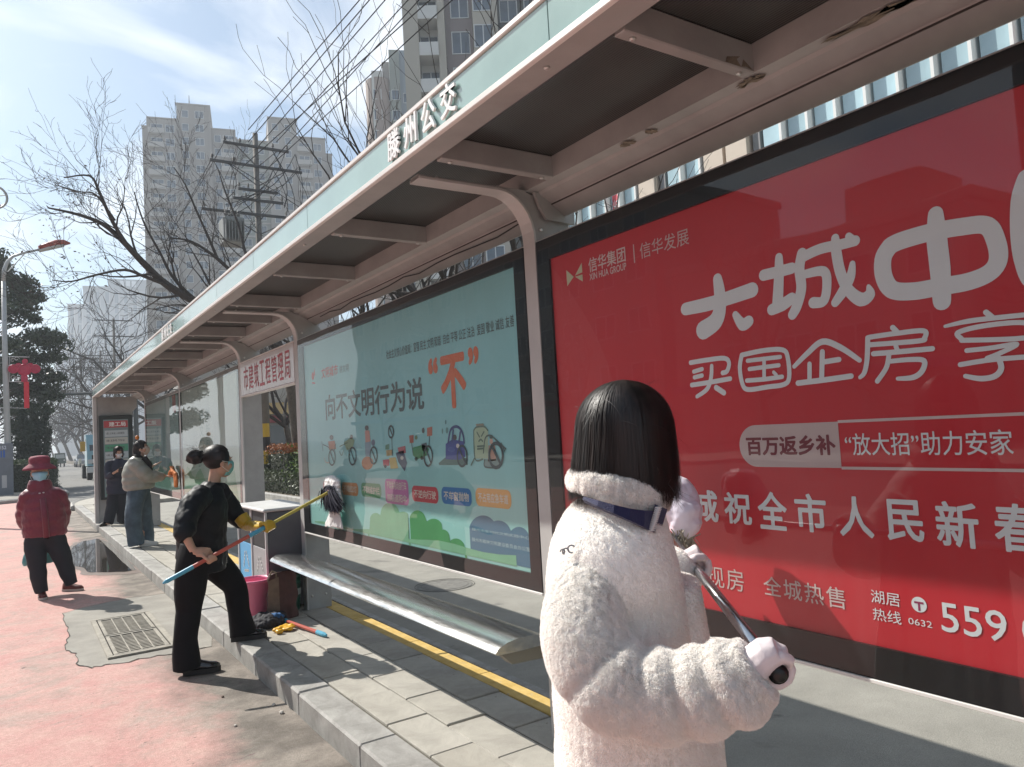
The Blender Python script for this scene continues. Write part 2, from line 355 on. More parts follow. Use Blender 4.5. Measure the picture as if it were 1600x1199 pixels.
# ================================================================== GROUND
ROADZ = -.14
def ground_mat(name, kind):
    m = bpy.data.materials.new(name); m.use_nodes = True; t = m.node_tree; b = t.nodes['Principled BSDF']; L = t.links.new
    tcn = t.nodes.new('ShaderNodeTexCoord'); v = tcn.outputs['Object']
    def noi(s, d=5, r=.6, dist=0, sc=None):
        n = t.nodes.new('ShaderNodeTexNoise'); n.inputs['Scale'].default_value = s; n.inputs['Detail'].default_value = d; n.inputs['Roughness'].default_value = r; n.inputs['Distortion'].default_value = dist
        if sc:
            mm = t.nodes.new('ShaderNodeMapping'); mm.inputs['Scale'].default_value = sc; L(v, mm.inputs[0]); L(mm.outputs[0], n.inputs[0])
        else: L(v, n.inputs[0])
        return n.outputs['Fac']
    def ramp(x, a, c, ca=(0, 0, 0, 1), cc=(1, 1, 1, 1)):
        r = t.nodes.new('ShaderNodeValToRGB'); r.color_ramp.elements[0].position = a; r.color_ramp.elements[1].position = c
        r.color_ramp.elements[0].color = ca; r.color_ramp.elements[1].color = cc; L(x, r.inputs[0]); return r.outputs[0]
    def mix(f, a, c, mode='MIX'):
        n = t.nodes.new('ShaderNodeMix'); n.data_type = 'RGBA'; n.blend_type = mode
        if hasattr(f, 'links') or not isinstance(f, (int, float)): L(f, n.inputs[0])
        else: n.inputs[0].default_value = f
        for i, q in ((6, a), (7, c)):
            if isinstance(q, tuple): n.inputs[i].default_value = q
            else: L(q, n.inputs[i])
        return n.outputs[2]
    def mth(op, a, c):
        n = t.nodes.new('ShaderNodeMath'); n.operation = op; n.use_clamp = True
        for i, q in ((0, a), (1, c)):
            if isinstance(q, (int, float)): n.inputs[i].default_value = q
            else: L(q, n.inputs[i])
        return n.outputs[0]
    sep = t.nodes.new('ShaderNodeSeparateXYZ'); L(v, sep.inputs[0])
    fine = noi(170, 3, .7); mid = noi(2.2, 6, .62, .3); big = noi(.55, 4, .55, .4)
    if kind == 'pink':
        pink = mix(ramp(noi(3.1, 8, .75), .35, .7), (.58, .31, .285, 1), (.63, .42, .37, 1))
        grey = mix(ramp(noi(5, 5), .35, .7), (.33, .29, .25, 1), (.47, .42, .37, 1))
        worn = ramp(noi(1.1, 9, .74, .8), .50, .70)
        col = mix(worn, pink, grey)
        # bare dirty aggregate along the kerb, with a ragged edge
        edge = mth('ADD', sep.outputs[0], mth('MULTIPLY', noi(1.6, 6, .65), .9))
        ek = t.nodes.new('ShaderNodeMapRange'); ek.inputs[1].default_value = 1.22; ek.inputs[2].default_value = 1.52; ek.clamp = True
        n = t.nodes.new('ShaderNodeMath'); n.operation = 'MULTIPLY_ADD'; L(noi(1.3, 7, .7, .5), n.inputs[0]); n.inputs[1].default_value = .9; L(sep.outputs[0], n.inputs[2])
        L(n.outputs[0], ek.inputs[0])
        dirt = mix(ramp(noi(3, 5), .4, .65), (.17, .15, .13, 1), (.34, .30, .26, 1))
        col = mix(ek.outputs[0], col, dirt)
        # small chips in the paint
        chips = ramp(noi(16, 3, .5, .3, (1, 1.8, 1)), .70, .73)
        col = mix(chips, col, (.22, .16, .15, 1))
        sp = mix(ramp(fine, .25, .8), (.55, .55, .55, 1), (1.32, 1.32, 1.32, 1))
        col = mix(.8, col, sp, 'MULTIPLY'); col = mix(.7, col, mix(ramp(noi(38, 5, .75), .35, .68), (.80, .77, .75, 1), (1.12, 1.12, 1.12, 1)), 'MULTIPLY'); rough = .85; bs = .9
    elif kind == 'asphalt':
        col = mix(ramp(mid, .3, .75), (.15, .148, .14, 1), (.25, .243, .23, 1))
        col = mix(ramp(big, .45, .6), col, (.20, .195, .185, 1))
        sp = mix(ramp(fine, .25, .8), (.55, .55, .55, 1), (1.35, 1.35, 1.35, 1))
        col = mix(.8, col, sp, 'MULTIPLY'); rough = .88; bs = .8
    elif kind == 'lane':
        col = mix(ramp(mid, .3, .75), (.27, .26, .23, 1), (.37, .355, .315, 1)); col = mix(ramp(noi(1.4, 6, .7, .6), .58, .66), col, (.20, .19, .175, 1))
        sp = mix(ramp(fine, .25, .8), (.6, .6, .6, 1), (1.3, 1.3, 1.3, 1)); col = mix(.8, col, sp, 'MULTIPLY'); rough = .88; bs = .8
    elif kind == 'concrete':
        col = mix(ramp(noi(3, 6, .65), .3, .72), (.24, .225, .20, 1), (.36, .34, .30, 1))
        sp = mix(ramp(fine, .3, .75), (.8, .8, .8, 1), (1.15, 1.15, 1.15, 1)); col = mix(.8, col, sp, 'MULTIPLY'); rough = .9; bs = .4
    elif kind == 'tile':
        oi = t.nodes.new('ShaderNodeObjectInfo')
        base = mix(oi.outputs['Random'], (.42, .395, .345, 1), (.475, .45, .40, 1))
        mott = mix(ramp(noi(4.5, 8, .72, .6), .34, .66), (.74, .735, .73, 1), (1.06, 1.06, 1.05, 1))
        col = mix(1.0, base, mott, 'MULTIPLY')
        sp = mix(ramp(noi(240, 2, .7), .28, .75), (.62, .62, .62, 1), (1.2, 1.2, 1.2, 1)); col = mix(.85, col, sp, 'MULTIPLY')
        spots = ramp(noi(11, 2, .4), .735, .75); col = mix(spots, col, (.12, .105, .09, 1)); rough = .8; bs = .35
    elif kind == 'granite':
        oi = t.nodes.new('ShaderNodeObjectInfo')
        base = mix(oi.outputs['Random'], (.36, .35, .33, 1), (.45, .44, .415, 1))
        mott = mix(ramp(noi(5, 7, .7, .5), .32, .7), (.58, .57, .56, 1), (1.12, 1.12, 1.12, 1)); col = mix(1.0, base, mott, 'MULTIPLY')
        sp = mix(ramp(noi(200, 2, .7), .3, .7), (.7, .7, .7, 1), (1.2, 1.2, 1.2, 1)); col = mix(.8, col, sp, 'MULTIPLY'); rough = .7; bs = .4
    elif kind == 'yellow':
        base = mix(ramp(noi(8, 6, .7), .35, .7), (.50, .33, .085, 1), (.66, .47, .17, 1))
        worn = ramp(noi(20, 6, .75), .58, .68); col = mix(worn, base, (.42, .36, .26, 1)); rough = .75; bs = .3
        sp = mix(ramp(noi(240, 2, .7), .3, .7), (.8, .8, .8, 1), (1.15, 1.15, 1.15, 1)); col = mix(.8, col, sp, 'MULTIPLY')
    L(col, b.inputs['Base Color']); b.inputs['Roughness'].default_value = rough
    b.inputs['Specular IOR Level'].default_value = .35
    bp = t.nodes.new('ShaderNodeBump'); bp.inputs['Strength'].default_value = bs; bp.inputs['Distance'].default_value = .006
    L(fine, bp.inputs['Height']); L(bp.outputs[0], b.inputs['Normal'])
    return m
G = {k: ground_mat('ground_'+k, k) for k in ('pink', 'asphalt', 'lane', 'concrete', 'tile', 'granite', 'yellow')}

S(MB().add([(-900, -300, ROADZ-.004), (900, -300, ROADZ-.004), (900, 1500, ROADZ-.004), (-900, 1500, ROADZ-.004)], [(0, 1, 2, 3)]), 'ground', G['asphalt'])
S(MB().add([(-7.5, -8, ROADZ), (1.5, -8, ROADZ), (1.5, 33.2, ROADZ), (-7.5, 33.2, ROADZ)], [(0, 1, 2, 3)]), 'cycle_lane', G['pink'])
# lane behind the shelter, nearly level with the platform
S(MB().add([(2.5, -8, ROADZ), (6.25, -8, ROADZ), (6.25, 30, ROADZ), (2.5, 30, ROADZ)], [(0, 1, 2, 3)]), 'road', G['lane'])

# platform with kerb stones, paving slabs and the yellow strip
pav = MB(); pav.box(1.45, 2.55, -6, 25.9, ROADZ-.03, -.012); 
PAVE = S(pav, 'pavement', mat('joint_mortar', (.12, .11, .09), .95, var=.3, vscale=20))
def slab(name, x0, x1, L, z0, z1, mt, bev=.005):
    mb = MB(); mb.bbox(x0, x1, 0, L, z0, z1, bev); me = mb.mesh(name); me.materials.append(mt); return me
kerb_me = slab('kerb_stone', 1.43, 1.636, .994, ROADZ-.03, 0, G['granite'], .012)
for i in range(29):
    y = -3.285+1.0*i+(.0 if i % 3 else .004)
    o = link('kerb_stone', kerb_me, PAVE); o.location = (R0.uniform(-.003, .003), y, R0.uniform(-.003, .003)); o.rotation_euler = (0, R0.uniform(-.004, .004), R0.uniform(-.002, .002))
rows = [(1.644, 1.884, 0.17), (1.892, 2.132, -.05), (2.14, 2.374, .19)]
for r, (x0, x1, off) in enumerate(rows):
    me = slab('paving_slab', x0, x1, .496, -.05, 0, G['tile'], .004)
    for i in range(54):
        o = link('paving_slab', me, PAVE); o.location = (0, -1.85+off+.504*i, R0.uniform(-.003, .0)); o.rotation_euler = (R0.uniform(-.002, .002), R0.uniform(-.003, .003), 0)
me = slab('yellow_slab', 2.382, 2.52, .996, -.05, 0, G['yellow'], .004)
for i in range(28):
    o = link('yellow_slab', me, PAVE); o.location = (0, -1.79+1.004*i, R0.uniform(-.004, 0))
me = slab('edging_stone', 2.528, 2.59, .996, ROADZ-.02, -.002, G['granite'], .004)
for i in range(28):
    o = link('edging_stone', me, PAVE); o.location = (0, -1.79+1.004*i, R0.uniform(-.003, .001))
# rounded end of the platform
pts = [(1.43, 25.7)]+[(1.43+1.6*(1-cos(a)), 26.2+4.2*sin(a)) for a in [k*pi/2/8 for k in range(9)]]+[(6.2, 30.6), (6.2, 25.7)]
mb = MB(); mb.prism([(x, y, ROADZ-.02) for x, y in pts], (0, 0, .135)); S(mb, 'pavement_end', G['tile'])
mb = MB(); kp = [(x, y, ROADZ+.065) for x, y in pts[:-1]]; mb.tube([Vector(p)+Vector((-.03, .03, .02)) for p in kp], .075, 6); S(mb, 'pavement_end_kerb', G['granite'])

# concrete patch and drain
def zr(px, py, z=ROADZ): return onz(px, py, z)
patch_px = [(97, 960), (140, 948), (200, 935), (262, 928), (300, 945), (330, 985), (330, 1010), (280, 1020), (235, 1028), (170, 1040), (142, 1044), (120, 1038), (118, 1022), (100, 1015), (107, 995), (104, 978)]
mb = MB(); pp = []
for i, q in enumerate(patch_px):
    a = zr(*q); b = zr(*patch_px[(i+1) % len(patch_px)])
    for k in range(4):
        p = a.lerp(b, k/4)+Vector((R0.uniform(-.012, .012), R0.uniform(-.03, .03), 0)); p.x = min(p.x, 1.425); pp.append((p.x, p.y, ROADZ+.004))
mb.add(pp, [tuple(range(len(pp)))]); S(mb, 'concrete_patch', G['concrete'])
crk = MB()
for i in range(len(pp)):
    a = Vector(pp[i]); b = Vector(pp[(i+1) % len(pp)])
    if a.x > 1.35: continue
    w = R0.uniform(.0015, .006); n = Vector((b.y-a.y, a.x-b.x, 0)).normalized()*w
    crk.quad(a-n+Vector((0, 0, .003)), a+n+Vector((0, 0, .003)), b+n*.6+Vector((0, 0, .003)), b-n*.6+Vector((0, 0, .003)))
S(crk, 'pavement_crack', mat('crack_shadow', (.05, .045, .04), .95))

root = empty('drain_grate', (0.9, 7.9, ROADZ), 'rectangular cast iron drain grate set in a concrete patch beside the kerb', 'drain')
ga, gb, gc, gd = zr(146, 968), zr(240, 957), zr(270, 1003), zr(172, 1031)
GX0, GX1, GY0, GY1 = .60, 1.13, 7.02, 8.70
cast = mat('cast_iron', (.30, .275, .23), .75, var=.3, vscale=12, bump=.3, bscale=80)
mb = MB(); z0, z1 = ROADZ+.004, ROADZ+.022
mb.bbox(GX0, GX1, GY1-.05, GY1, z0, z1); mb.bbox(GX0, GX1, GY0, GY0+.05, z0, z1)
mb.bbox(GX0, GX0+.045, GY0+.05, GY1-.05, z0, z1); mb.bbox(GX1-.045, GX1, GY0+.05, GY1-.05, z0, z1)
P(mb, 'outer_frame', cast, root)
pit_shade = MB(); pit_shade.add([(GX0+.03, GY0+.03, z0+.001), (GX1-.03, GY0+.03, z0+.001), (GX1-.03, GY1-.03, z0+.001), (GX0+.03, GY1-.03, z0+.001)], [(0, 1, 2, 3)])
P(pit_shade, 'pit_shade', mat('drain_dark', (.012, .012, .011), .9), root)  # flat near-black sheet painted as the shade below the bars
for s0, s1 in ((GY0+.06, (GY0+GY1)/2-.015), ((GY0+GY1)/2+.015, GY1-.06)):
    fr = MB(); x0, x1 = GX0+.055, GX1-.055
    fr.bbox(x0, x1, s0, s0+.035, z0+.002, z1-.002); fr.bbox(x0, x1, s1-.035, s1, z0+.002, z1-.002); fr.bbox(x0, x0+.03, s0+.035, s1-.035, z0+.002, z1-.002); fr.bbox(x1-.03, x1, s0+.035, s1-.035, z0+.002, z1-.002)
    P(fr, 'grate_frame', cast, root)
    bars = MB(); ny = int((s1-s0-.07)/.052)
    for k in range(1, ny):
        y = s0+.035+(s1-s0-.07)*k/ny; bars.box(x0+.03, x1-.03, y-.011, y+.011, z0+.002, z1-.005)
    for k in range(1, 4):
        x = x0+.03+(x1-x0-.06)*k/4; bars.box(x-.005, x+.005, s0+.035, s1-.035, z0+.0025, z1-.004)
    P(bars, 'grate_bars', cast, root, kind='stuff')

# puddle
mb = MB(); pw = [(.72, 14.9), (.86, 15.9), (1.05, 16.6), (1.30, 16.8), (1.424, 16.2), (1.424, 14.5), (1.424, 12.4), (1.39, 11.9), (1.2, 11.9), (.95, 12.1), (.82, 12.6), (.66, 13.4)]
q = []
for i in range(len(pw)):
    for k in range(5):
        a = Vector(pw[i]); b = Vector(pw[(i+1) % len(pw)]); p = a.lerp(b, k/5); nz = noise.noise(Vector((p.x*5, p.y*2, 3)))*.07
        q.append((min(1.424, p.x+nz), p.y+nz*2, ROADZ+.006))
mb.add(q, [tuple(range(len(q)))])
wm = mat('puddle_water', (.06, .05, .04), .02, spec=1.0, coat=1.0); S(mb, 'puddle', wm)
mb = MB(); c = Vector((1.1, 14.2)); q2 = [(min(1.427, c.x+(x-c.x)*1.22+noise.noise(Vector((x*9, y*3, 1)))*.08), c.y+(y-c.y)*1.12, ROADZ+.003) for x, y, z in q]
mb.add(q2, [tuple(range(len(q2)))]); S(mb, 'wet_edge', mat('wet_asphalt', (.16, .12, .10), .45, var=.3, vscale=4, bump=.2, bscale=120))
# stones, leaf litter near the kerb
for k, (px, py) in enumerate([(348, 1090), (368, 1135), (310, 920), (357, 1014), (440, 1115), (428, 1103), (375, 1022), (345, 985), (452, 1098)]):
    p = zr(px, py); mb = MB(); r = R0.uniform(.008, .016); mb.ball((p.x, p.y, p.z+r*.5), (r, r*1.3, r*.7), 7, 5)
    o = mb.build('pebble', mat('stone_bit', (.10, .07, .055), .9) if k == 0 else mat('stone_pale', (.45, .42, .38), .9), None,
                 label='small dark stone lying on the pink lane near the kerb' if k == 0 else 'small pale stone chip lying in the gutter by the kerb', cat='stone', group=None if k == 0 else 'stone chips in the gutter')
# manhole cover behind the bench
root = empty('manhole_cover', (3.93, 7.4, ROADZ), 'round manhole cover flush in the asphalt lane behind the bench', 'manhole cover')
mc = onz(695, 915, ROADZ); mb = MB(); mb.lathe((mc.x, mc.y, ROADZ+.001), [(.02, .004), (.30, .004), (.31, .001)], 28); P(mb, 'cover', mat('manhole_iron', (.17, .165, .15), .8, var=.3, vscale=15), root)
for rr_ in (.26, .33):
    mb = MB(); mb.tube([(mc.x+rr_*cos(a), mc.y+rr_*sin(a), ROADZ+.005) for a in [2*pi*k/36 for k in range(36)]], .0025, 4, closed=True); P(mb, 'ring', mat('manhole_ring', (.08, .08, .075), .8), root)

# ================================================================== BUS SHELTER
YN, YF = -2.9, 18.72
SH = empty('bus_shelter', (1.9, 8, 0), 'long grey bus shelter canopy with a pale teal fascia carried on curved frames', 'bus shelter')
FX, ZB, ZT = 1.43, 2.74, 2.92
mb = MB(); mb.bbox(FX, FX+.12, YN, YF, ZB, ZB+.012, .003); P(mb, 'soffit_plate', M['shelter'], SH)
mb = MB(); mb.bbox(FX-.012, FX+.01, YN, YF, ZB-.004, ZB+.022, .003); P(mb, 'lower_trim', M['shelter_edge'], SH)
mb = MB(); mb.bbox(FX-.012, FX+.02, YN, YF, ZT-.014, ZT+.008, .003); P(mb, 'upper_trim', M['shelter_edge'], SH)
y = YN; k = 0
while y < YF-.05:
    L_ = min(1.18, YF-y); me = slab('fascia_panel', FX-.002, FX+.006, L_-.004, ZB+.024, ZT-.016, M['teal_glass'], .001)
    o = link('fascia_panel', me); adopt(o, SH); o.location = (0, y, 0); y += 1.18
mb = MB(); mb.box(FX+.0065, FX+.12, YN, YF, ZB+.0125, ZT-.001); P(mb, 'fascia_box', M['shelter'], SH)
# inner frame lip above soffit
mb = MB(); mb.box(FX+.1205, FX+.135, YN, YF, ZB+.02, ZT); P(mb, 'inner_rail', M['shelter'], SH)
# roof sheets
ribs = [-2.1, -.95, .42, 1.62, 2.80, 4.13, 5.32, 6.62, 7.55, 8.55, 9.75, 10.9, 12.05, 13.3, 14.4, 15.5, 16.55, 17.6]
ys = [YN]+ribs+[YF]
for a, b in zip(ys[:-1], ys[1:]):
    mb = MB(); mb.box(FX+.136, 2.26, a+.002, b-.002, 2.846, 2.856)
    o = P(mb, 'roof_sheet', M['poly'], SH)
mb = MB(); mb.box(FX+.136, 2.26, YN, YF, 2.8565, 2.90); P(mb, 'roof_deck', mat('roof_top', (.25, .26, .26), .6), SH)
rib_me = MB(); rib_me.bbox(FX+.136, 2.20, 0, .05, ZB, 2.845, .004); rib_me = rib_me.mesh('cross_rib'); rib_me.materials.append(M['shelter'])
for yy in ribs:
    o = link('cross_rib', rib_me); adopt(o, SH); o.location = (0, yy, 0)
# rear gutter beam: profile swept along Y
prof = [(2.17, 2.845), (2.17, 2.742), (2.225, 2.735), (2.235, 2.722), (2.30, 2.69), (2.305, 2.682), (2.385, 2.628), (2.40, 2.632), (2.41, 2.66), (2.41, 2.90), (2.27, 2.90), (2.262, 2.846)]
mb = MB(); mb.rings([[(x, yy, z) for x, z in prof] for yy in (YN, YF)]); P(mb, 'gutter_beam', M['shelter'], SH)
mb = MB(); mb.box(2.3035, 2.3075, YN, YF, 2.678, 2.687); P(mb, 'gutter_seam', mat('seam', (.05, .045, .04), .9), SH)
# peeling paint flakes under the gutter beam
fl = MB()
for (yc, ln) in ((1.66, .12), (2.16, .05), (2.3, .07), (1.2, .3), (1.05, .2), (.75, .2)):
    n = 26; pts = []; cpt = (2.196, yc, 2.7338)
    for k in range(n):
        a = 2*pi*k/n; j = R0.uniform(.35, 1.25); pts.append((2.198+.030*sin(a)*j, yc+ln*.62*cos(a)*R0.uniform(.45, 1.2), 2.7338))
    fl.add([cpt]+pts, [(0, i+1, (i+1) % n+1) for i in range(n)])
    q = [(p[0]*.35+2.168*.65-.0005, p[1]+.01, 2.75+.05*R0.random()) for p in pts]
for x0_, x1_ in ((2.02, 2.10), (2.1, 2.165)):
    pts = [(R0.uniform(x0_, x1_), 1.618, R0.uniform(2.75, 2.79)) for _ in range(3)]+[(x0_, 1.618, 2.745), (x1_, 1.618, 2.745)]
    cx = sum(p[0] for p in pts)/5; cz = sum(p[2] for p in pts)/5; pts.sort(key=lambda p: math.atan2(p[2]-cz, p[0]-cx)); fl.add(pts, [tuple(range(5))])
P(fl, 'peeling_patches', M['rust'], SH, kind='stuff')

# curved frames: column + arm
def arch(yy, th=.10):
    out = [(1.566, 2.745), (1.566, 2.728), (2.0, 2.728)]
    for k in range(1, 9):
        a = pi/2*k/8; out.append((2.0+.205*sin(a), 2.728-.235*(1-cos(a))))
    out += [(2.205, .0), (2.43, .0), (2.43, 2.60), (2.40, 2.627), (2.3, 2.684), (2.235, 2.72), (2.17, 2.735), (2.17, 2.745)]
    mb = MB(); mb.prism([(x, yy+.012, z) for x, z in out], (0, th-.024, 0))
    o = P(mb, 'curved_frame', M['shelter'], SH)
    # flange following the inner curve, its lit look put into a paler colour
    fl_ = MB(); path = out[1:11]+[(2.205, .002)]
    R = []
    pa = [Vector((x, 0, z)) for x, z in path]
    for i, p in enumerate(pa):
        t = (pa[min(i+1, len(pa)-1)]-pa[max(i-1, 0)]).normalized(); n = Vector((t.z, 0, -t.x))  # towards outside (down/left)
        if n.x > 0 and i > 5: n = -n
        if i <= 5 and n.z > 0: n = -n
        a = p+n*.006; b = p-n*.006
        R.append([(a.x, yy, a.z), (a.x, yy+th, a.z), (b.x, yy+th, b.z), (b.x, yy, b.z)])
    fl_.rings(R); P(fl_, 'frame_flange', M['shelter'] if False else mat('flange_lit', (.47, .47, .455), .45, var=.08, vscale=4), SH)
    return o
for yy in (-.83, 3.02, 6.86, 8.98, 12.86, 16.72): arch(yy)
# end cap of gutter clamps at the near frame
mb = MB(); mb.prism([(2.20, 3.0, 2.735), (2.23, 3.0, 2.66), (2.27, 3.0, 2.60), (2.45, 3.0, 2.59), (2.45, 3.0, 2.70)], (0, .018, 0)); P(mb, 'gutter_bracket', M['shelter'], SH)
# end wall at the far end
EW = MB(); EW.prism([(1.43, YF, -.02), (1.43, YF, 2.74), (2.30, YF, 2.74), (2.30, YF, 2.5), (2.20, YF, 2.4), (2.2, YF, -.02)], (0, .16, 0)); P(EW, 'end_wall', M['shelter'], SH)
mb = MB(); mb.bbox(1.428, 1.50, YF-.03, YF-.002, 0, 2.735, .004); P(mb, 'end_wall_edge', mat('flange_lit', (.5, .475, .44)), SH)
# bolts and drip marks
bolt_me = MB(); bolt_me.lathe((0, 0, 0), [(.011, 0), (.011, .004), (.006, .008)], 8); bolt_me = bolt_me.mesh('bolt'); bolt_me.materials.append(M['alu'])
def bolt(x, y, z, rot):
    o = link('bolt', bolt_me); adopt(o, SH); o.location = (x, y, z); o.rotation_euler = rot
for yy in (3.02, 6.86, 8.98, 12.86, 16.72):
    for x, z in ((2.25, 2.55), (2.38, 2.55), (2.25, .12), (2.38, .12), (2.25, 2.30), (1.66, 2.737), (2.0, 2.737)): bolt(x, yy+.011, z, (pi/2, 0, 0))
for k, yy in enumerate(ribs):
    for x in (1.62, 2.12): bolt(x, yy+.025, ZB-.0005, (pi, 0, 0))
    if k % 2: bolt(FX+.06, yy+.3, ZB-.0005, (pi, 0, 0))
cb2 = MB(); cb2.tube([(2.32, 3.3+.25*k, 2.668-.008*(k % 2)-.02*sin(k)**2) for k in range(14)], .004, 5); P(cb2, 'cable', M['rubber'], SH)
# fascia lettering
def fa(a, b, body):
    n = len(body); L_ = (a-b)/n
    for i, ch in enumerate(body):
        h0 = a-L_*i-L_*.14; h1 = a-L_*(i+1)+L_*.14
        text('letter', ch, (h0, h1, ZB+.031, ZT-.022), FX-.012, M['letter_white'], SH, bold=.02, depth=.005)
pa = onx(607, 235, FX).y; pb = onx(722, 150, FX).y
fa(pa, pb, '滕州公交'); fa(onx(254, 520, FX).y, onx(271, 512, FX).y, '滕州公交')

# hanging name sign between the frames
SG = empty('name_sign', (2.2, 7.9, 2.3), 'grey hanging sign with narrow red letters between two shelter frames above the bin', 'sign')
mb = MB(); mb.bbox(2.195, 2.26, 6.965, 8.975, 2.10, 2.475, .004); P(mb, 'sign_box', mat('sign_grey', (.50, .47, .46), .3, var=.06, vscale=3, coat=.3), SG)
mb = MB(); mb.bbox(2.19, 2.262, 6.963, 8.977, 2.085, 2.0985, .002); mb.bbox(2.19, 2.262, 6.963, 8.977, 2.4765, 2.487, .002); P(mb, 'sign_trim', M['shelter_edge'], SG)
red = mat('sign_red', (.42, .03, .045), .4, var=.15, vscale=8)
n = 8; a0, b0 = 8.84, 7.06
for i, ch in enumerate('市建筑工程管理局'):
    L_ = (a0-b0)/n; text('letter', ch, (a0-L_*i-.02, a0-L_*(i+1)+.02, 2.15, 2.42), 2.193, red, SG, bold=.008)

# ================================================================== BOARDS
PANE = glass_pane('board_glass', boost=.76, dirt=.010)
PANE2 = glass_pane('board_glass_far', tint=(.9, .95, .93), boost=1.0, dirt=.02, wav=.004)
def board(name, label, y0, y1, border, printmat, pane=PANE, xo=0):
    root = empty(name, (2.2, (y0+y1)/2, 1.6), label, 'billboard')
    z0, z1 = .715, 2.475; bl, br, bb, bt = border
    mb = MB(); mb.bbox(2.216, 2.34, y0, y1, z0, z1, .004); P(mb, 'housing', mat('housing_grey', (.17, .17, .165), .45, var=.15, vscale=4), root)
    mb = MB()
    mb.box(2.199, 2.2155, y0, y0+br, z0, z1); mb.box(2.199, 2.2155, y1-bl, y1, z0, z1)
    mb.box(2.199, 2.2155, y0+br, y1-bl, z0, z0+bb); mb.box(2.199, 2.2155, y0+br, y1-bl, z1-bt, z1); P(mb, 'frame', M['black'], root)
    mb = MB(); mb.quad((2.212, y1-bl, z0+bb), (2.212, y0+br, z0+bb), (2.212, y0+br, z1-bt), (2.212, y1-bl, z1-bt)); P(mb, 'poster', printmat, root)
    mb = MB(); mb.quad((2.197, y1-.004, z0+.004), (2.197, y0+.004, z0+.004), (2.197, y0+.004, z1-.004), (2.197, y1-.004, z1-.004)); P(mb, 'glass_pane', pane, root)
    mb = MB(); mb.bbox(2.192, 2.215, y0, y1, z0-.012, z0-.001, .001); P(mb, 'lower_trim', M['shelter_edge'], root)
    mb = MB(); mb.bbox(2.200, 2.215, y0, y1, z1+.001, z1+.007, .001); P(mb, 'upper_trim', M['alu'], root)
    return root
def gradmat(name, c0, c1, z0, z1, var=.04, rough=.45):
    m = bpy.data.materials.new(name); m.use_nodes = True; t = m.node_tree; b = t.nodes['Principled BSDF']; L = t.links.new
    tcn = t.nodes.new('ShaderNodeTexCoord'); sp = t.nodes.new('ShaderNodeSeparateXYZ'); L(tcn.outputs['Object'], sp.inputs[0])
    mr = t.nodes.new('ShaderNodeMapRange'); mr.inputs[1].default_value = z0; mr.inputs[2].default_value = z1; L(sp.outputs[2], mr.inputs[0])
    mm = t.nodes.new('ShaderNodeMix'); mm.data_type = 'RGBA'; mm.inputs[6].default_value = (*c0, 1); mm.inputs[7].default_value = (*c1, 1); L(mr.outputs[0], mm.inputs[0])
    n = t.nodes.new('ShaderNodeTexNoise'); n.inputs['Scale'].default_value = 1.3; n.inputs['Detail'].default_value = 5
    mp_ = t.nodes.new('ShaderNodeMapping'); mp_.inputs['Scale'].default_value = (1, 2.5, .7); L(tcn.outputs['Object'], mp_.inputs[0]); L(mp_.outputs[0], n.inputs[0])
    r2 = t.nodes.new('ShaderNodeMapRange'); r2.inputs[3].default_value = 1-var*2; r2.inputs[4].default_value = 1+var*2; L(n.outputs['Fac'], r2.inputs[0])
    hs = t.nodes.new('ShaderNodeHueSaturation'); L(mm.outputs[2], hs.inputs['Color']); L(r2.outputs[0], hs.inputs['Value']); L(hs.outputs[0], b.inputs['Base Color'])
    b.inputs['Roughness'].default_value = rough; return m

# ---- red board
RB = board('billboard', 'large red property advertisement with rounded white characters, nearest of the boards', -.72, 3.012, (.10, .10, .10, .105), gradmat('red_print', (.52, .018, .030), (.52, .018, .030), .8, 2.4, .05))
WP = mat('print_white', (.70, .73, .75), .5, var=.04, vscale=2); PK = mat('print_pale', (.60, .47, .46), .5, var=.05); DR = mat('print_dark_red', (.17, .02, .035), .5); LP = mat('print_badge', (.54, .42, .41), .5, var=.04)
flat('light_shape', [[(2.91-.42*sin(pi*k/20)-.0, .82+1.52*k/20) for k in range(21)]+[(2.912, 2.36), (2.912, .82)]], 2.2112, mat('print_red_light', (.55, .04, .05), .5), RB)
pxstrokes('headline', [
  ([(1068, 483), (1100, 476), (1128, 468), (1172, 453)], [10, 11, 11, 12]),
  ([(1118, 436), (1121, 455), (1122, 480), (1115, 502), (1096, 516)], [9, 11, 12, 14, 15]),
  ([(1146, 492), (1157, 507), (1167, 502)], [6, 10, 9]),
  ([(1190, 430), (1215, 424), (1234, 419)], 9), ([(1214, 402), (1214, 430), (1212, 474)], [7, 9, 10]), ([(1203, 484), (1220, 476), (1234, 466)], [9, 10, 9]),
  ([(1250, 396), (1246, 420), (1249, 450), (1242, 478), (1235, 492)], [9, 9, 9, 9, 8]),
  ([(1250, 402), (1278, 389), (1310, 382), (1333, 376)], 8.5), ([(1256, 428), (1284, 424), (1289, 445), (1284, 470), (1268, 473)], [7, 8, 8, 8, 9]),
  ([(1302, 372), (1304, 395), (1310, 425), (1322, 452), (1342, 468), (1356, 460), (1354, 447)], [7, 9, 9, 9, 11, 9, 3]),
  ([(1329, 412), (1326, 432), (1315, 454), (1302, 473)], [5, 8, 9, 7]), ([(1323, 369), (1330, 374)], 6),
  ([(1388, 384), (1377, 403), (1378, 432), (1392, 453), (1425, 455), (1465, 448), (1510, 440), (1543, 426), (1557, 405), (1553, 375), (1538, 352), (1500, 354), (1450, 363), (1405, 376), (1388, 384)], [14]*15),
  ([(1459, 334), (1461, 375), (1466, 420), (1469, 471)], [12, 16, 16, 14]),
  ([(1600, 276), (1592, 310), (1592, 360), (1598, 405), (1614, 440), (1660, 440)], [12, 14, 15, 15, 14, 13]),
], 2.2108, WP, RB)
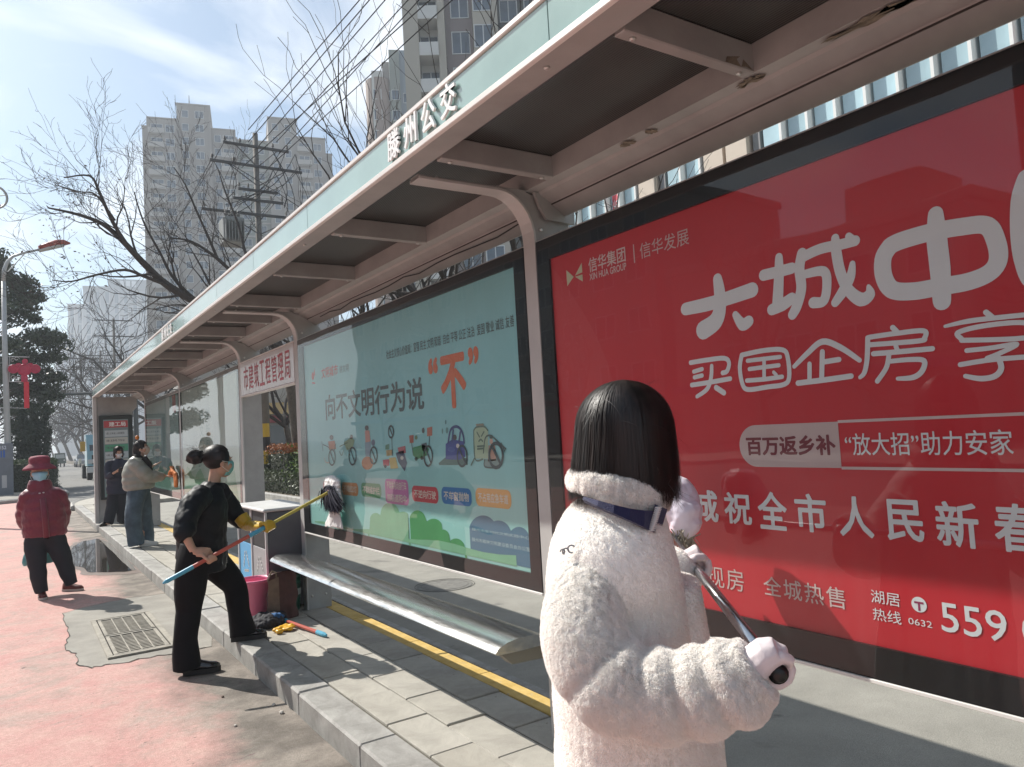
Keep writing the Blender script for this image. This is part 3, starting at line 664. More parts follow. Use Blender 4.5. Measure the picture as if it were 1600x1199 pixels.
pxstrokes('subheadline', [
  # 买
  ([(1076, 567), (1100, 563), (1128, 560), (1136, 567), (1133, 580), (1126, 583)], 3.8), ([(1081, 581), (1094, 577)], 3.4), ([(1082, 590), (1094, 587)], 3.4), ([(1078, 602), (1104, 598), (1138, 592)], 3.8),
  ([(1109, 572), (1108, 590), (1102, 608), (1086, 620)], [3.4, 3.8, 3.8, 3.2]), ([(1116, 606), (1128, 614)], 4.5),
  # 国
  ([(1156, 555), (1153, 575), (1157, 600), (1166, 609), (1196, 605), (1222, 601), (1230, 590), (1228, 560), (1220, 547), (1190, 548), (1156, 555)], 3.9),
  ([(1165, 564), (1190, 561), (1216, 558)], 3.4), ([(1168, 577), (1190, 574), (1214, 571)], 3.4), ([(1164, 595), (1190, 593), (1219, 589)], 3.6), ([(1191, 562), (1191, 592)], 3.4), ([(1206, 582), (1210, 586)], 3),
  # 企
  ([(1238, 573), (1258, 553), (1282, 534), (1310, 543), (1340, 563)], [3.5, 4.5, 5, 4.8, 4]), ([(1282, 550), (1281, 590)], 4.4), ([(1283, 566), (1308, 562)], 4.2), ([(1262, 569), (1262, 593)], 3.9), ([(1244, 599), (1285, 594), (1327, 588)], 4.4),
  # 房
  ([(1392, 512), (1398, 518)], 4.4), ([(1356, 527), (1398, 521), (1440, 517), (1442, 528), (1432, 533), (1356, 539)], 4), ([(1353, 528), (1352, 560), (1348, 582), (1341, 590)], [4.2, 4.2, 4, 3.2]),
  ([(1362, 553), (1400, 550), (1454, 545)], 4.2), ([(1397, 541), (1400, 549)], 3.8), ([(1386, 556), (1382, 575), (1368, 596)], 4), ([(1386, 565), (1420, 562), (1441, 564), (1438, 580), (1424, 590), (1400, 592)], [3.6, 4, 4.2, 4.4, 4.4, 3.2]),
  # 享
  ([(1474, 510), (1510, 502), (1560, 496), (1640, 488)], [2.6, 4, 4, 4]), ([(1538, 488), (1548, 496)], 4.4), ([(1500, 530), (1494, 520), (1530, 510), (1590, 504), (1620, 512), (1600, 528), (1500, 532)], 4),
  ([(1508, 548), (1545, 544), (1586, 538), (1560, 552), (1540, 560)], 3.8), ([(1498, 570), (1550, 562), (1630, 556)], 4), ([(1556, 556), (1562, 575), (1552, 588), (1530, 592), (1506, 588)], [4, 4.4, 4.6, 4.4, 3.6]),
], 2.2108, WP, RB)
text('letters', '信华集团', rx(916, 404, 975, 408), 2.2105, mat('print_faint', (.68, .56, .55), .5), RB, bold=.012)
text('letters', 'XIN HUA GROUP', rx(918, 428, 976, 421), 2.2105, mat('print_faint', (.68, .56, .55)), RB, bold=.012)
text('letters', '信华发展', rx(996, 381, 1074, 381), 2.2105, PK, RB)
a = onx(986, 382, 2.2); b = onx(988, 411, 2.2); flat('divider', [[(a.y, a.z), (a.y-.006, a.z), (b.y-.006, b.z), (b.y, b.z)]], 2.2105, PK, RB)
g1 = onx(882, 422, 2.2); g2 = onx(908, 440, 2.2); cy, cz = (g1.y+g2.y)/2, (g1.z+g2.z)/2
flat('logo', [[(g1.y, g1.z), (g1.y, g2.z), (cy+.006, cz-.004)], [(cy-.004, cz), (g2.y, g1.z+.01), (g2.y, cz+.004)], [(cy-.004, cz-.006), (g2.y, cz-.006), (g2.y, g2.z)]], 2.2105, mat('logo_green', (.55, .56, .38), .5), RB)
# badge: pill with outline running on to the right
a = onx(1150, 665, 2.2); b = onx(1312, 733, 2.2)
zt, zb = .5*(onx(1180, 663, 2.2).z+onx(1310, 661, 2.2).z), .5*(onx(1180, 730, 2.2).z+onx(1310, 732, 2.2).z)
rr = (zt-zb)/2
pill = [(a.y-rr+rr*cos(t), (zt+zb)/2+rr*sin(t)) for t in [pi/2-pi*k/16 for k in range(17)]]
pill = [(a.y-rr+rr*cos(t), (zt+zb)/2+rr*sin(t)) for t in [-pi/2+pi*k/16 for k in range(17)]]
flat('badge', [pill+[(b.y, zt), (b.y, zb)][0:2]], 2.2108, LP, RB)
for zz in (zt, zb): flat('badge_line', [[(b.y, zz-.0045), (b.y, zz+.0045), (-.2, zz+.0045), (-.2, zz-.0045)]], 2.2105, PK, RB)
text('letters', '百万返乡补', rx(1162, 683, 1304, 712), 2.2102, DR, RB, bold=.035)
text('letters', '“放大招”助力安家', rx(1316, 678, 1582, 712), 2.2102, WP, RB, bold=.006)
for ch, q in zip('城祝全市人民新春快', ((1073, 765, 1121, 818), (1127, 769, 1173, 822), (1179, 768, 1229, 831), (1237, 771, 1291, 835), (1305, 775, 1364, 843), (1379, 780, 1443, 850), (1456, 783, 1530, 860), (1547, 786, 1630, 869), (1645, 790, 1735, 880))):
    text('letters', ch, rx(*q), 2.2102, WP, RB, bold=.022)
text('letters', '精洁现房', (onx(1048, 915, 2.2).y, onx(1160, 925, 2.2).y, onx(1150, 925, 2.2).z, onx(1150, 891, 2.2).z), 2.2102, PK, RB, space=1.1)
text('letters', '全城热售', rx(1189, 900, 1319, 954), 2.2102, PK, RB, space=1.15, bold=.004)
text('letters', '湖居', rx(1357, 922, 1404, 950), 2.2102, WP, RB); text('letters', '热线', rx(1360, 950, 1406, 978), 2.2102, WP, RB)
c = onx(1433, 946, 2.2); r_ = (onx(1433, 934, 2.2)-onx(1433, 958, 2.2)).z/2
flat('phone_badge', [disc2((c.y, c.z), r_)], 2.2104, WP, RB)
flat('phone_mark', [[(c.y+r_*.6, c.z+r_*.38), (c.y+r_*.6, c.z+r_*.12), (c.y-r_*.6, c.z+r_*.12), (c.y-r_*.6, c.z+r_*.38)], [(c.y+r_*.14, c.z+r_*.12), (c.y+r_*.14, c.z-r_*.8), (c.y-r_*.14, c.z-r_*.8), (c.y-r_*.14, c.z+r_*.12)]], 2.2098, mat('print_purple', (.28, .03, .10), .5), RB)
text('digits', '0632', rx(1416, 966, 1454, 983), 2.2102, WP, RB)
q5 = rx(1465, 941, 1573, 1007); w5 = q5[0]-q5[1]
text('digits', '559', q5, 2.2102, WP, RB, bold=.006); text('digits', '0000', (q5[1]-w5*.21, q5[1]-w5*1.6, q5[2], q5[3]), 2.2102, WP, RB, bold=.006)

# ---- teal board
TB = board('billboard', 'teal public notice board with grey headline, orange character and small cartoons', 3.125, 6.855, (.14, .10, .085, .075), gradmat('teal_print', (.33, .64, .59), (.27, .58, .62), .8, 1.5, .05))
GT = mat('print_grey', (.085, .12, .125), .5); OR = mat('print_orange', (.62, .17, .08), .5)
text('letters', '向不文明行为说', rx(506, 618, 661, 640), 2.2105, GT, TB, bold=.022)
for i, ch in enumerate('“不”'):
    q = [(666, 561, 682, 583), (684, 558, 728, 636), (728, 544, 746, 568)][i]; text('letters', ch, rx(*q), 2.2105, OR, TB, bold=.04)
text('letters', '社会主义核心价值观：富强 民主 文明 和谐  自由 平等 公正 法治  爱国 敬业 诚信 友善', rx(601, 548, 801, 510), 2.2105, GT, TB, bold=.004)
text('letters', '文明城市', rx(500, 576, 526, 586), 2.2105, mat('print_red', (.55, .10, .09), .5), TB, bold=.02); text('letters', '讲文明', rx(528, 572, 543, 580), 2.2105, GT, TB)
c = onx(487, 588, 2.2); flat('emblem', [disc2((c.y, c.z), .035), [(c.y-.02, c.z), (c.y-.05, c.z+.07), (c.y-.06, c.z)], [(c.y+.03, c.z-.05), (c.y-.05, c.z-.06), (c.y-.05, c.z-.075), (c.y+.03, c.z-.065)]], 2.2105, mat('print_red', (.55, .1, .09)), TB)
# hills
def hill(pts, name, mt, X):
    q = [onx(x, y, 2.2) for x, y in pts]; flat(name, [[(a.y, a.z), (b.y, b.z), (b.y, .822), (a.y, .822)] for a, b in zip(q[:-1], q[1:])], X, mt, TB)
gh = mat('print_green', (.07, .30, .11), .5, var=.1); gp = mat('print_green_pale', (.20, .45, .28), .5, var=.1); bh = mat('print_blue', (.06, .17, .26), .5)
def bumps(cs, base0, base1):   # rounded tree line polygon from circles in pixels
    xa, xb = base0[0], base1[0]; pts = []
    for k in range(61):
        x = xa+(xb-xa)*k/60; yb = base0[1]+(base1[1]-base0[1])*k/60; y = yb-6
        for (cx, cy, r, ry) in cs:
            if abs(x-cx) < r: y = min(y, cy-ry*sqrt(1-((x-cx)/r)**2))
        pts.append((x, y))
    return pts
hill(bumps([(585, 812, 9, 10), (607, 806, 15, 20), (627, 806, 9, 6)], (573, 845), (640, 860)), 'green_hills', gp, 2.2106)
hill(bumps([(650, 818, 14, 20), (675, 825, 14, 14), (690, 840, 10, 12), (710, 858, 14, 16)], (638, 862), (728, 890)), 'green_hills', gh, 2.2102)
hill(bumps([(752, 832, 22, 26), (776, 836, 20, 22), (808, 842, 16, 18)], (731, 845), (826, 862)), 'blue_hills', bh, 2.2106)
flat('grass_band', [[(6.6-.17*k, .825+.05*(k/20)+.012*sin(k)), (6.6-.17*(k+1), .825+.05*((k+1)/20)+.012*sin(k+1)), (6.6-.17*(k+1), .817), (6.6-.17*k, .817)] for k in range(19)], 2.2100, gp, TB)
text('letters', '滕州市新时代文明实践中心', rx(735, 825, 825, 844), 2.2097, mat('print_cyanwhite', (.45, .62, .66), .5), TB); text('letters', '滕州市精神文明建设委员会办公室', rx(735, 840, 826, 863), 2.2097, mat('print_cyanwhite', (.45, .62, .66)), TB)
# badges
for (x0, y0, x1, y1, colr, lines) in ((503, 752, 530, 776, (.62, .18, .22), []), (532, 754, 558, 775, (.55, .28, .12), ['不闯红灯']), (562, 755, 594, 778, (.10, .36, .20), ['不翻越护栏']), (599, 749, 637, 789, (.52, .20, .42), ['不驾乘电动自行车', '加装遮阳伞']),
        (641, 760, 683, 786, (.50, .07, .09), ['不逆向行驶']), (687, 762, 735, 790, (.045, .20, .46), ['不车窗抛物']), (740, 764, 797, 794, (.66, .38, .12), ['不占用应急车道'])):
    a = onx(x0, y0, 2.2); b = onx(x1, y1, 2.2); zt_ = (a.z+onx(x1, y0+1, 2.2).z)/2; zb_ = (b.z+onx(x0, y1-1, 2.2).z)/2
    flat('badge', [rrect(a.y, b.y, zb_, zt_, min(.04, (zt_-zb_)*.4))], 2.2105, mat('badge_%d' % x0, colr, .5), TB)
    nl = len(lines)
    for i, tx in enumerate(lines):
        h = (zt_-zb_)/nl; mgn = h*.24
        text('letters', tx, (a.y-.03, b.y+.03, zt_-h*(i+1)+mgn*(1 if nl == 1 else .7), zt_-h*i-mgn*(1 if nl == 1 else .7)), 2.2098, mat('print_badge_text', (.66, .66, .58), .5), TB, bold=.015)
# cartoons: simple flat figures with prohibition rings
def pxpoly(pts, name, colr, X=2.2104):
    q = [onx(x, y, 2.2) for x, y in pts]; flat(name, [[(a.y, a.z) for a in q]], X, mat('ink_%02d%02d%02d' % tuple(int(c*99) for c in colr), colr, .5), TB)
def pxell(cx, cy, rx_, ry_, name, colr, X=2.2104, n=14): pxpoly([(cx+rx_*cos(2*pi*k/n), cy+ry_*sin(2*pi*k/n)) for k in range(n)], name, colr, X)
def ring(cx, cy, rx_, ry_, colr=(.06, .09, .10), w=.007, slash=True):
    st = [([(cx+rx_*cos(2*pi*k/16), cy+ry_*sin(2*pi*k/16)) for k in range(17)], 1.0)]
    if slash: st.append(([(cx-rx_*.6, cy-ry_*.75), (cx+rx_*.7, cy+ry_*.7)], 1.0))
    pxs = MB(); kk = 0
    for pts, r in st:
        q = [onx(x, y, 2.2) for x, y in pts]
        for poly in stroke2([(a.y, a.z) for a in q], w, 6): pxs.add([(2.2094-.00001*kk, y, z) for y, z in poly], [tuple(range(len(poly)))]); kk += 1
    adopt(pxs.build('ring', mat('ink_ring', colr, .5)), TB)
def ink(lines, colr=(.07, .10, .11), w=.004, X=2.2099):
    pxs = MB(); kk = 0
    for pts in lines:
        q = [onx(x, y, 2.2) for x, y in pts]
        for poly in stroke2([(a.y, a.z) for a in q], w, 6): pxs.add([(X-.00001*kk, y, z) for y, z in poly], [tuple(range(len(poly)))]); kk += 1
    adopt(pxs.build('drawing', mat('ink_l%02d%02d%02d' % tuple(int(c*99) for c in colr), colr, .5)), TB)
skn = (.60, .42, .34)
# 1 cyclist
pxell(516, 684, 3, 4, 'drawing', (.10, .08, .08)); pxpoly([(511, 690), (521, 689), (523, 702), (512, 703)], 'drawing', (.42, .16, .08)); ink([[(503, 695), (512, 700), (517, 712)], [(501, 690), (503, 705)], [(523, 694), (520, 704)]]); ink([[(505, 716), (507, 722), (512, 723), (512, 712)]], skn); ring(517, 715, 5, 12)
# 2 green rider
pxpoly([(535, 692), (546, 684), (552, 688), (549, 700), (540, 704)], 'drawing', (.28, .42, .28)); pxell(547, 683, 2.5, 3.5, 'drawing', (.12, .14, .12)); ink([[(528, 705), (532, 712), (535, 704)], [(529, 698), (541, 692)], [(541, 700), (545, 712)]], (.10, .17, .12)); ring(549, 713, 5.5, 13.5)
# 3 two people
pxell(571, 669, 3, 4, 'drawing', (.10, .09, .09)); pxpoly([(568, 673), (575, 673), (577, 690), (569, 692)], 'drawing', (.55, .30, .26)); pxpoly([(568, 692), (577, 690), (577, 712), (569, 714)], 'drawing', (.24, .34, .42)); pxell(572, 724, 9, 10.5, 'drawing', (.48, .20, .09)); pxell(581, 692, 3, 5, 'drawing', (.14, .18, .26)); ring(582, 712, 5.5, 13)
# 4 sign post and cars
ring(609, 675, 4, 9, slash=True); ink([[(610, 684), (611, 712)]]); pxpoly([(596, 719), (606, 718), (606, 728), (597, 729)], 'drawing', (.50, .10, .13)); pxpoly([(606, 716), (616, 715), (620, 732), (608, 733)], 'drawing', (.52, .42, .13)); pxpoly([(616, 708), (628, 704), (634, 724), (630, 737), (620, 722)], 'drawing', (.06, .08, .14))
pxpoly([(619, 700), (631, 697), (632, 708), (621, 710)], 'drawing', (.42, .13, .15)); pxpoly([(600, 696), (606, 694), (606, 702), (600, 703)], 'drawing', (.14, .30, .22)); pxpoly([(601, 704), (610, 703), (610, 712), (602, 713)], 'drawing', (.42, .33, .16)); pxell(600, 729, 2, 2.5, 'drawing', (.06, .06, .07), 2.2098); pxell(626, 716, 2.5, 3, 'drawing', (.5, .5, .45), 2.2098)
# 5 green tricycle with sign boards
pxpoly([(637, 681), (644, 680), (644, 692), (638, 693)], 'drawing', (.36, .13, .10)); pxpoly([(665, 669), (673, 667), (673, 681), (665, 682)], 'drawing', (.42, .16, .11)); pxell(659, 673, 2.2, 4.5, 'drawing', (.08, .09, .09)); pxpoly([(642, 700), (660, 695), (668, 702), (665, 712), (650, 718), (643, 712)], 'drawing', (.07, .27, .14)); pxpoly([(656, 694), (664, 692), (666, 704), (658, 705)], 'drawing', (.10, .14, .17)); pxell(648, 684, 2.2, 3.5, 'drawing', (.16, .26, .15)); ink([[(641, 692), (643, 708)], [(669, 682), (668, 698)]]); pxell(648, 717, 2.5, 3.5, 'drawing', (.06, .09, .09)); pxell(657, 716, 2.5, 3, 'drawing', (.06, .09, .09)); ring(667, 713, 6.5, 15.5)
# 6 blue three wheeler
pxpoly([(694, 694), (704, 687), (722, 690), (725, 714), (715, 719), (694, 718)], 'drawing', (.07, .10, .32)); pxpoly([(683, 724), (695, 714), (728, 716), (728, 727), (684, 727)], 'drawing', (.10, .19, .18), 2.2106); ink([[(698, 692), (702, 672), (712, 667), (720, 676), (723, 692)], [(704, 690), (706, 672)], [(715, 690), (717, 676)]], (.06, .09, .22), .009); pxell(708, 684, 3.2, 4.5, 'drawing', (.10, .10, .10)); pxell(713, 697, 2.5, 3.5, 'drawing', (.60, .60, .56), 2.2098); pxell(703, 703, 6, 4, 'drawing', (.10, .15, .38), 2.2100); ring(720, 713, 7.5, 16); pxell(694, 660, 1.2, 3.5, 'drawing', (.08, .22, .24)); pxell(696, 673, 2, 5, 'drawing', (.14, .30, .30)); pxell(689, 674, 1.2, 4.5, 'drawing', (.14, .30, .30))
# 7 phone and driver
pxpoly([(738, 673), (742, 668), (754, 667), (760, 673), (760, 717), (740, 717)], 'drawing', (.38, .52, .38)); ink([[(738, 673), (742, 668), (754, 667), (760, 673)], [(738, 673), (740, 717), (752, 718)], [(743, 676), (747, 683)], [(754, 675), (750, 682)], [(746, 690), (749, 687), (752, 690)], [(744, 698), (755, 697)], [(744, 702), (754, 701)], [(734, 727), (739, 717)]], (.12, .20, .17), .005); pxpoly([(741, 663), (753, 662), (754, 666), (742, 667)], 'drawing', (.30, .30, .24), 2.2098)
pxell(765, 683, 3, 3.2, 'drawing', (.07, .14, .12)); pxell(765, 690, 2.6, 4.5, 'drawing', skn); pxpoly([(761, 696), (771, 697), (773, 720), (760, 722)], 'drawing', (.46, .30, .24)); pxpoly([(753, 718), (779, 718), (778, 730), (755, 729)], 'drawing', (.24, .34, .33)); ink([[(753, 708), (756, 685), (764, 681), (775, 690), (788, 702)], [(755, 719), (756, 730), (778, 731)], [(781, 693), (786, 705)]], (.10, .15, .15), .005); ring(773, 712, 10.5, 19, w=.010)

# ---- third and fourth boards
TP = gradmat('pale_print', (.22, .44, .34), (.50, .58, .53), .8, 1.5, .08)
B3 = board('billboard', 'pale green poster board behind the woman in black, left of the hanging sign', 9.085, 12.855, (.05, .10, .06, .06), TP, PANE2)
B4 = board('billboard', 'farthest pale blue green poster board, beside the woman holding an orange cloth', 12.965, 16.715, (.05, .10, .10, .06), gradmat('pale_print_far', (.16, .36, .30), (.32, .47, .46), .8, 1.5, .08), PANE2)
fa_ = mat('print_faded', (.30, .42, .38), .5)
for i, ch in enumerate('讲文明树新风'):
    text('letters', ch, (11.5-.42*(i//3)-.02, 11.2-.42*(i//3), 1.90-.22*(i % 3), 2.07-.22*(i % 3)), 2.2105, fa_, B3, bold=.02)
flat('hill_print', [[(12.75, .85), (12.75, 1.1)]+[(12.7-.2*k, 1.12+.10*sin(k*1.3)+.06*sin(k*.5)) for k in range(17)]+[(9.3, .85)]], 2.2106, mat('hill_faded', (.13, .34, .20), .5), B3)
flat('hill_print', [[(16.6, .85), (16.6, 1.15)]+[(16.5-.2*k, 1.18+.10*sin(k*1.1)+.06*sin(k*.7)) for k in range(16)]+[(13.2, .85)]], 2.2106, mat('hill_faded2', (.06, .24, .16), .5), B4)
flat('tower_print', [[(15.6, 1.2), (15.6, 1.9), (15.2, 1.95), (15.2, 1.2)], [(14.9, 1.2), (14.9, 2.1), (14.5, 2.1), (14.5, 1.2)], [(14.3, 1.2), (14.3, 1.8), (13.8, 1.8), (13.8, 1.2)]], 2.2108, mat('tower_faded', (.20, .34, .36), .5), B4)
text('letters', '核心价值观', (13.75, 13.15, 2.28, 2.38), 2.2104, mat('print_red'), B4, bold=.03) if False else None
flat('red_tab', [[(13.62, 2.15), (13.62, 2.42), (13.5, 2.42), (13.5, 2.15)], [(13.46, 2.12), (13.46, 2.42), (13.34, 2.42), (13.34, 2.12)]], 2.2102, mat('print_red'), B4)

# ---- route board on the end wall
EB = empty('route_board', (1.85, 18.6, 1.3), 'black framed bus route board with red title strip on the far end wall', 'notice board')
mb = MB(); mb.bbox(1.53, 2.19, 18.62, 18.70, .50, 2.33, .01); P(mb, 'frame', mat('route_frame', (.02, .028, .027), .4), EB)
mb = MB(); mb.quad((1.61, 18.616, .55), (2.10, 18.616, .55), (2.10, 18.616, 2.24), (1.61, 18.616, 2.24)); P(mb, 'panel', mat('route_panel', (.20, .28, .29), .4), EB)
mb = MB(); mb.quad((1.62, 18.613, 2.06), (2.09, 18.613, 2.06), (2.09, 18.613, 2.21), (1.62, 18.613, 2.21)); P(mb, 'title_strip', mat('route_red', (.45, .07, .08), .4), EB)
text('letters', '建工局', (1.72, 2.05, 2.085, 2.185), 18.610, M['letter_white'], EB, bold=.02, axis='y')
zz = 2.0
for k in range(9):
    c_ = [(.50, .58, .60), (.52, .55, .50), (.10, .36, .22)][k % 3]
    mb = MB(); mb.quad((1.635, 18.613, zz-.14), (2.085, 18.613, zz-.14), (2.085, 18.613, zz), (1.635, 18.613, zz)); P(mb, 'route_strip', mat('route_%d' % (k % 3), c_, .4), EB)
    text('letters', '%d路 %s' % (1+k*3, ['火车站 人民医院', '龙泉塔 汽车站', '荆河路 北辛路'][k % 3]), (1.66, 2.02, zz-.09, zz-.04), 18.611, mat('route_ink', (.10, .13, .13), .5), EB, axis='y', bold=.01)
    zz -= .158

# ================================================================== BENCH
BN = empty('bench', (2.1, 5, 0), 'long curved stainless steel bench blade fixed between two shelter frames', 'bench')
prof = [(1.885, .485), (1.90, .503), (1.95, .525), (2.02, .537), (2.10, .535), (2.17, .52), (2.215, .498), (2.22, .482), (2.16, .478), (2.05, .474), (1.95, .474), (1.892, .476)]
mb = MB(); R = []
for k in range(41):
    t = k/40; y = 6.92-(6.92-3.10)*t; e = max(0, (.5-t)*2)**6  # the far end is drawn to a rounded tip
    R.append([((x-1.93)*(1-.12*e)+1.93, y+(.10*(x-1.885)/.33 if t < .5 else -.02*(x-1.885)/.33)*(1 if k in (0, 1, 40) or True else 0), z+.006*sin(t*pi)*0) for x, z in prof])
mb.rings(R); o = P(mb, 'seat', M['steel'], BN, smooth=True)
md = o.modifiers.new('e', 'EDGE_SPLIT'); md.split_angle = radians(50)
for y in (3.12, 6.80):
    mb = MB(); mb.prism([(1.93, y, .468), (1.99, y, .41), (2.20, y, .40), (2.20, y, .468)], (0, .06, 0)); P(mb, 'bracket', mat('bracket_grey', (.22, .21, .17), .5, .3), BN)
mb = MB(); mb.tube([(1.96, 5.0, .474), (1.96, 5.0, .474)], .01, 6) if False else None

# ================================================================== BIN
BI = empty('recycling_bin', (2.1, 7.6, 0), 'grey two compartment recycling bin with blue and grey front panels', 'bin')
x0, x1, y0, y1 = 1.91, 2.33, 7.06, 8.10
bg1 = mat('bin_grey', (.115, .12, .135), .5, var=.1, vscale=4); bw = mat('bin_white', (.62, .62, .61), .4, var=.05)
mb = MB(); mb.bbox(x0+.012, x1, y0+.01, y1-.01, .02, .90, .006); P(mb, 'body', bg1, BI)
mb = MB(); mb.bbox(x0-.03, x1+.02, y0-.015, y1+.015, .905, .935, .01); P(mb, 'lid', bw, BI)
mb = MB()
for yy in (y0, (y0+y1)/2-.012, y1-.024): mb.bbox(x0-.012, x0+.01, yy, yy+.024, .03, .903, .003)
P(mb, 'front_frame', bw, BI)
for ya, yb, c_, tx in ((y0+.026, (y0+y1)/2-.014, (.33, .33, .34), '其他垃圾'), ((y0+y1)/2+.014, y1-.026, (.10, .36, .62), '可回收物')):
    mb = MB(); mb.bbox(x0, x0+.011, ya, yb, .05, .56, .002); P(mb, 'front_panel', mat('panel_%d' % int(c_[2]*100), c_, .45), BI, label='blue front panel' if c_[2] > .5 else 'grey front panel')
    mb = MB(); mb.box(x0+.002, x0+.0115, ya, yb, .57, .90); P(mb, 'opening', mat('bin_opening', (.02, .022, .025), .6), BI)
    cy_ = (ya+yb)/2; cz_ = .36; tri = []
    for k in range(3):
        a0 = pi/2+2*pi*k/3; a1 = a0+2*pi/3; p0 = (cy_+.11*cos(a0+.12), cz_+.11*sin(a0+.12)); p1 = (cy_+.11*cos(a1-.35), cz_+.11*sin(a1-.35))
        tri += stroke2([p0, p1], .012, 6)
    flat('recycling_mark', [[(y, z) for y, z in p] for p in tri], x0-.0015, M['letter_white'], BI)
    text('letters', tx, (cy_+.15, cy_-.15, .14, .20), x0-.0015, M['letter_white'], BI, bold=.01)

# ================================================================== CLEANING THINGS ON THE PAVEMENT
pinkm = mat('pink_plastic', (.78, .22, .36), .4, var=.04, sheen=.0)
BK = empty('bucket', (1.77, 6.98, 0), 'pink plastic bucket standing in front of the recycling bin', 'bucket')
mb = MB(); mb.lathe((1.77, 6.99, .004), [(.10, 0), (.115, .004), (.145, .30), (.155, .305), (.158, .33), (.150, .335), (.142, .31), (.112, .02), (.01, .016)], 28); P(mb, 'tub', pinkm, BK, smooth=True)
mb = MB(); mb.tube([(1.77+.15*cos(a), 6.99-.02-.10*sin(a), .30-.05*sin(a)) for a in [pi*k/12 for k in range(13)]], .004, 6); P(mb, 'handle', M['alu'], BK)
GB = empty('paint_bucket', (2.08, 7.0, 0), 'dark green ribbed bucket with a pale label band under the bench end', 'bucket')
gm = mat('green_plastic', (.012, .09, .055), .35, var=.1)
mb = MB(); mb.lathe((2.075, 6.99, .003), [(.085, 0), (.092, .01), (.098, .10), (.101, .103), (.101, .112), (.098, .115), (.103, .24), (.108, .243), (.108, .256), (.104, .26), (.107, .31), (.115, .315), (.115, .335), (.106, .335), (.09, .03), (.01, .02)], 28); P(mb, 'tub', gm, GB, smooth=True)
mb = MB(); mb.lathe((2.075, 6.99, .003), [(.1035, .145), (.1055, .20)], 28, cap=False); P(mb, 'label_band', mat('label_pale', (.42, .46, .42), .5), GB)
for k in range(9):
    a = pi+.15+k*.17; mb = MB(); c_ = Vector((2.075+.1065*cos(a), 6.99+.1065*sin(a), .175)); t_ = Vector((-sin(a), cos(a), 0)); mb.obox(c_, t_*.006, Vector((cos(a), sin(a), 0))*.0006, (0, 0, .011)); P(mb, 'label_mark', mat('route_ink'), GB)
# brown bag
BG = empty('tote_bag', (1.93, 6.72, 0), 'slumped brown fabric bag between the pink and the green bucket', 'bag')
mb = MB(); R = []
for k in range(9):
    z = .004+.40*k/8; w = .135-.02*(k/8)+.008*sin(k*2); d = .085-.045*(k/8)**2
    R.append([(1.93+w*math.copysign(abs(cos(a))**.6, cos(a))+.012*(k/8), 6.74+d*math.copysign(abs(sin(a))**.6, sin(a)), z+(.012*sin(3*a) if k == 8 else 0)) for a in [2*pi*i/28 for i in range(28)]])
mb.rings(R)
cloth(mb, 'bag_body', mat('brown_fabric', (.075, .028, .024), .65, var=.3, vscale=9, bump=.1, bscale=90), BG, .008, 2, lambda c, n: .012*noise.noise(c*9)+.006*noise.noise(Vector((c.x*30, c.y*30, c.z*5))))
mb = MB(); mb.tube([(1.83, 6.72, .39), (1.84, 6.68, .43), (1.87, 6.66, .415), (1.875, 6.655, .30), (1.85, 6.655, .22)], .011, 6, flat=.5); P(mb, 'strap', mat('strap_olive', (.16, .12, .08), .8), BG)
mb = MB(); mb.add([(1.79, 6.66, .05), (1.885, 6.635, .03), (1.885, 6.64, .38), (1.80, 6.665, .35)], [(0, 1, 2, 3)]); P(mb, 'front_flap', mat('bag_flap', (.17, .12, .085), .7, var=.25, vscale=14), BG)
# dark cloth bundle with blue rag
CB = empty('cloth_bundle', (1.75, 6.62, 0), 'crumpled black cloth with a blue rag on top lying by the pink bucket', 'cloth')
mb = MB()
for k in range(9): a = k*.9; mb.ball((1.77+.09*cos(a), 6.60+.10*sin(a), .03+.02*(k % 2)), (.075, .09, .04+.01*(k % 3)), 10, 6)
cloth(mb, 'black_cloth', mat('black_cloth', (.012, .012, .018), .8), CB, .008, 1, lambda c, n: .02*noise.noise(c*16)+.008*noise.noise(c*45))
mb = MB(); mb.ball((1.80, 6.53, .085), (.07, .05, .02), 12, 6); mb.ball((1.84, 6.52, .07), (.05, .04, .018), 10, 6)
cloth(mb, 'blue_rag', mat('blue_rag', (.02, .10, .26), .8, var=.5, vscale=30), CB, .006, 1, lambda c, n: .014*noise.noise(c*28))
# spare mop handle
MH = empty('spare_mop', (1.95, 6.3, 0), 'short red and blue mop handle lying on the paving slabs', 'mop')
pA, pB = onz(432, 965, .03), onz(510, 993, .018); dv = (pB-pA)
redp = mat('red_plastic', (.45, .09, .06), .35); bluep = mat('blue_plastic', (.08, .36, .52), .35); whp = mat('white_plastic', (.75, .75, .75), .4)
mb = MB(); mb.tube([pA, pA+dv*.12], .017, 10); P(mb, 'socket', whp, MH)
mb = MB(); mb.tube([pA+dv*.12, pA+dv*.24], .019, 10); P(mb, 'blue_collar', bluep, MH)
mb = MB(); mb.tube([pA+dv*.24, pA+dv*.83], .015, 10); P(mb, 'shaft', redp, MH)
mb = MB(); mb.tube([pA+dv*.83, pA+dv*.95, pB], [.018, .018, .010], 10); P(mb, 'end_grip', bluep, MH)
GL = empty('yellow_glove', (1.85, 6.3, 0), 'folded yellow rubber glove on the paving beside the spare mop handle', 'glove')
mb = MB(); c_ = onz(448, 984, .01)
for dx, dy, a, b in ((-.05, .02, .06, .02), (.0, -.01, .05, .03), (.04, .03, .045, .03), (-.075, -.06, .035, .012), (.0, .05, .05, .02)): mb.ball((c_.x+dx, c_.y+dy, .022), (a, b+.02, .02), 10, 6)
cloth(mb, 'glove_rubber', mat('yellow_rubber', (.66, .36, .02), .4), GL, .006, 1, lambda c, n: .012*noise.noise(c*25))

